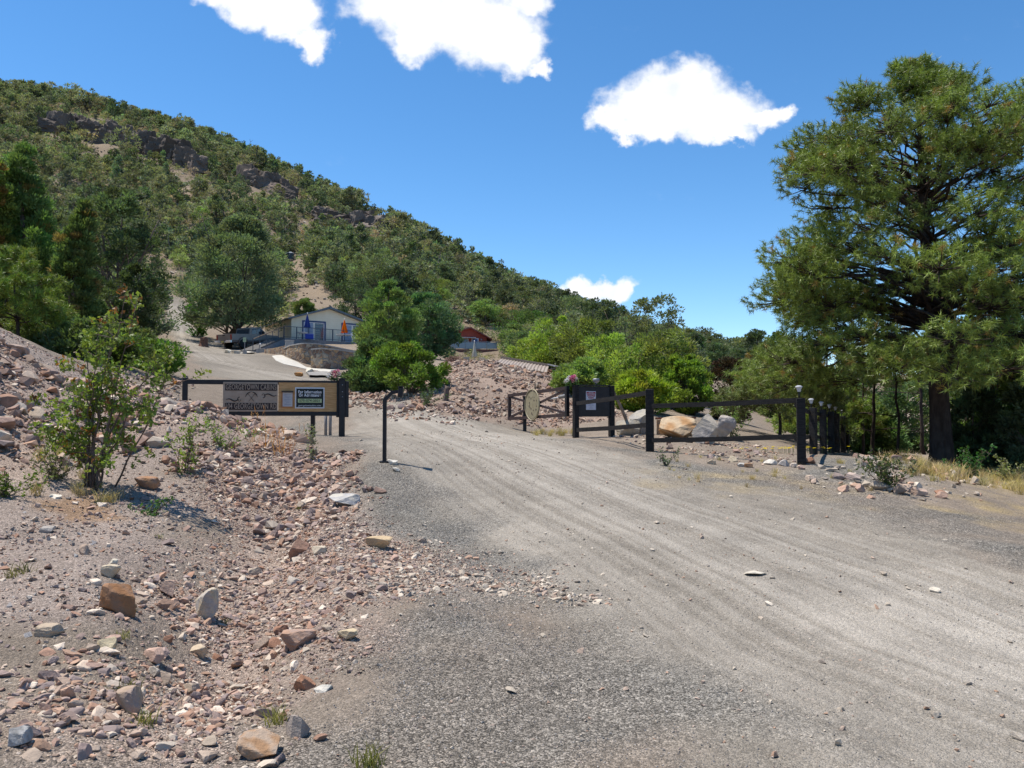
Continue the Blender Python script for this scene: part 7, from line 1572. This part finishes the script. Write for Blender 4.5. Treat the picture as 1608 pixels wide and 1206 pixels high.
# countable loose stones: one object each
r_ = np.random.default_rng(500); LP = []
for k in range(14):
    V, Fc, c = angular_rock(300 + k, (1.0, r_.uniform(.6, .9), r_.uniform(.4, .7)), 10, 3, 0.04); m = MB(); m.add(V, Fc); LP.append(m.mesh('loose_rock', M_RRAND))
def loose(poly, n, smin, smax, label, group, seed):
    r = np.random.default_rng(seed); lo, hi = poly.min(0), poly.max(0); got = 0
    while got < n:
        x, y = r.uniform(lo[0], hi[0]), r.uniform(lo[1], hi[1])
        if r.random() > zone(poly, np.array([x]), np.array([y]), 0.4)[0]: continue
        s = smin * (smax / smin) ** (r.random() ** 1.6); o = bpy.data.objects.new('loose_rock', LP[r.integers(14)]); COL.objects.link(o); o.location = (x, y, G(x, y) + s * 0.13); o.rotation_euler = (r.normal() * .3, r.normal() * .3, r.uniform(0, 6.28)); o.scale = (s, s * r.uniform(.8, 1.2), s * r.uniform(.8, 1.15)); tag(o, label, 'rock', group); got += 1
loose(DITCH_IN, 70, 0.07, 0.18, 'angular loose stone in the roadside ditch rubble', 'loose stones in the roadside ditch', 1)
loose(SCREE, 75, 0.16, 0.42, 'flat pinkish stone lying on the left scree bank', 'larger stones on the left scree bank', 2)
loose(MOUND, 45, 0.2, 0.42, 'larger block on the broken rock mound', 'larger blocks on the rock mound', 3)
loose(BERM, 28, 0.14, 0.34, 'pink rock in the berm along the right road edge', 'rocks in the right berm', 4)

# cliffs on the hill
def cliff(label, pts, hpx, nb, seed, col=(0.125, 0.107, 0.098)):
    r = np.random.default_rng(seed); m = MB(); base = None
    for k in range(nb):
        t = (k + 0.5) / nb * (len(pts) - 1); i = min(int(t), len(pts) - 2); f = t - i; a = np.array(pts[i], float) * (1 - f) + np.array(pts[i + 1], float) * f
        b = hit(a[0] + r.uniform(-4, 4), a[1] + 15 + r.uniform(-3, 4), 120, 330); Y = b[1]; h = hpx * Y / F * r.uniform(0.55, 1.15); w = r.uniform(3.2, 7.5)
        V, Fc, c = angular_rock(seed * 50 + k, (w, w * r.uniform(.7, 1.1), h * 1.7), 4, 4, 0.13, np.array(col) * r.uniform(.75, 1.25), np.array((0.22, 0.165, 0.13)) if r.random() < .3 else None, 0.9)
        a_ = r.normal() * .4; V = V @ np.array([[math.cos(a_), math.sin(a_), 0], [-math.sin(a_), math.cos(a_), 0], [0, 0, 1]])
        z0 = G(b[0], b[1]); 
        if base is None: base = np.array([b[0], b[1], z0])
        m.add(V + np.array([b[0], b[1], z0 + h * 0.25]) - base, Fc, c)
    o = m.build('cliff', M_HERO, fix=False); o.location = tuple(base); tag(o, label, 'cliff')
cliff('grey cliff with vertical cracks, highest and leftmost on the hill', [(78, 190, 279), (118, 196, 274), (150, 202, 271), (200, 214, 268)], 27, 28, 1)
cliff('long broken cliff band below the skyline right of the highest cliff', [(200, 214, 266), (240, 226, 262), (280, 238, 259), (312, 254, 255)], 28, 24, 2)
cliff('dark cliff above the middle of the slope', [(386, 268, 250), (420, 282, 247), (462, 302, 242)], 25, 15, 3)
cliff('short cliff step on the skyline left of the steep drop', [(496, 326, 242), (520, 334, 240), (540, 342, 238)], 18, 10, 4)
cliff('dark rock cliff on the skyline above the pinyons, rightmost', [(556, 338, 238), (585, 347, 235), (612, 358, 231)], 26, 14, 5, (0.15, 0.13, 0.12))
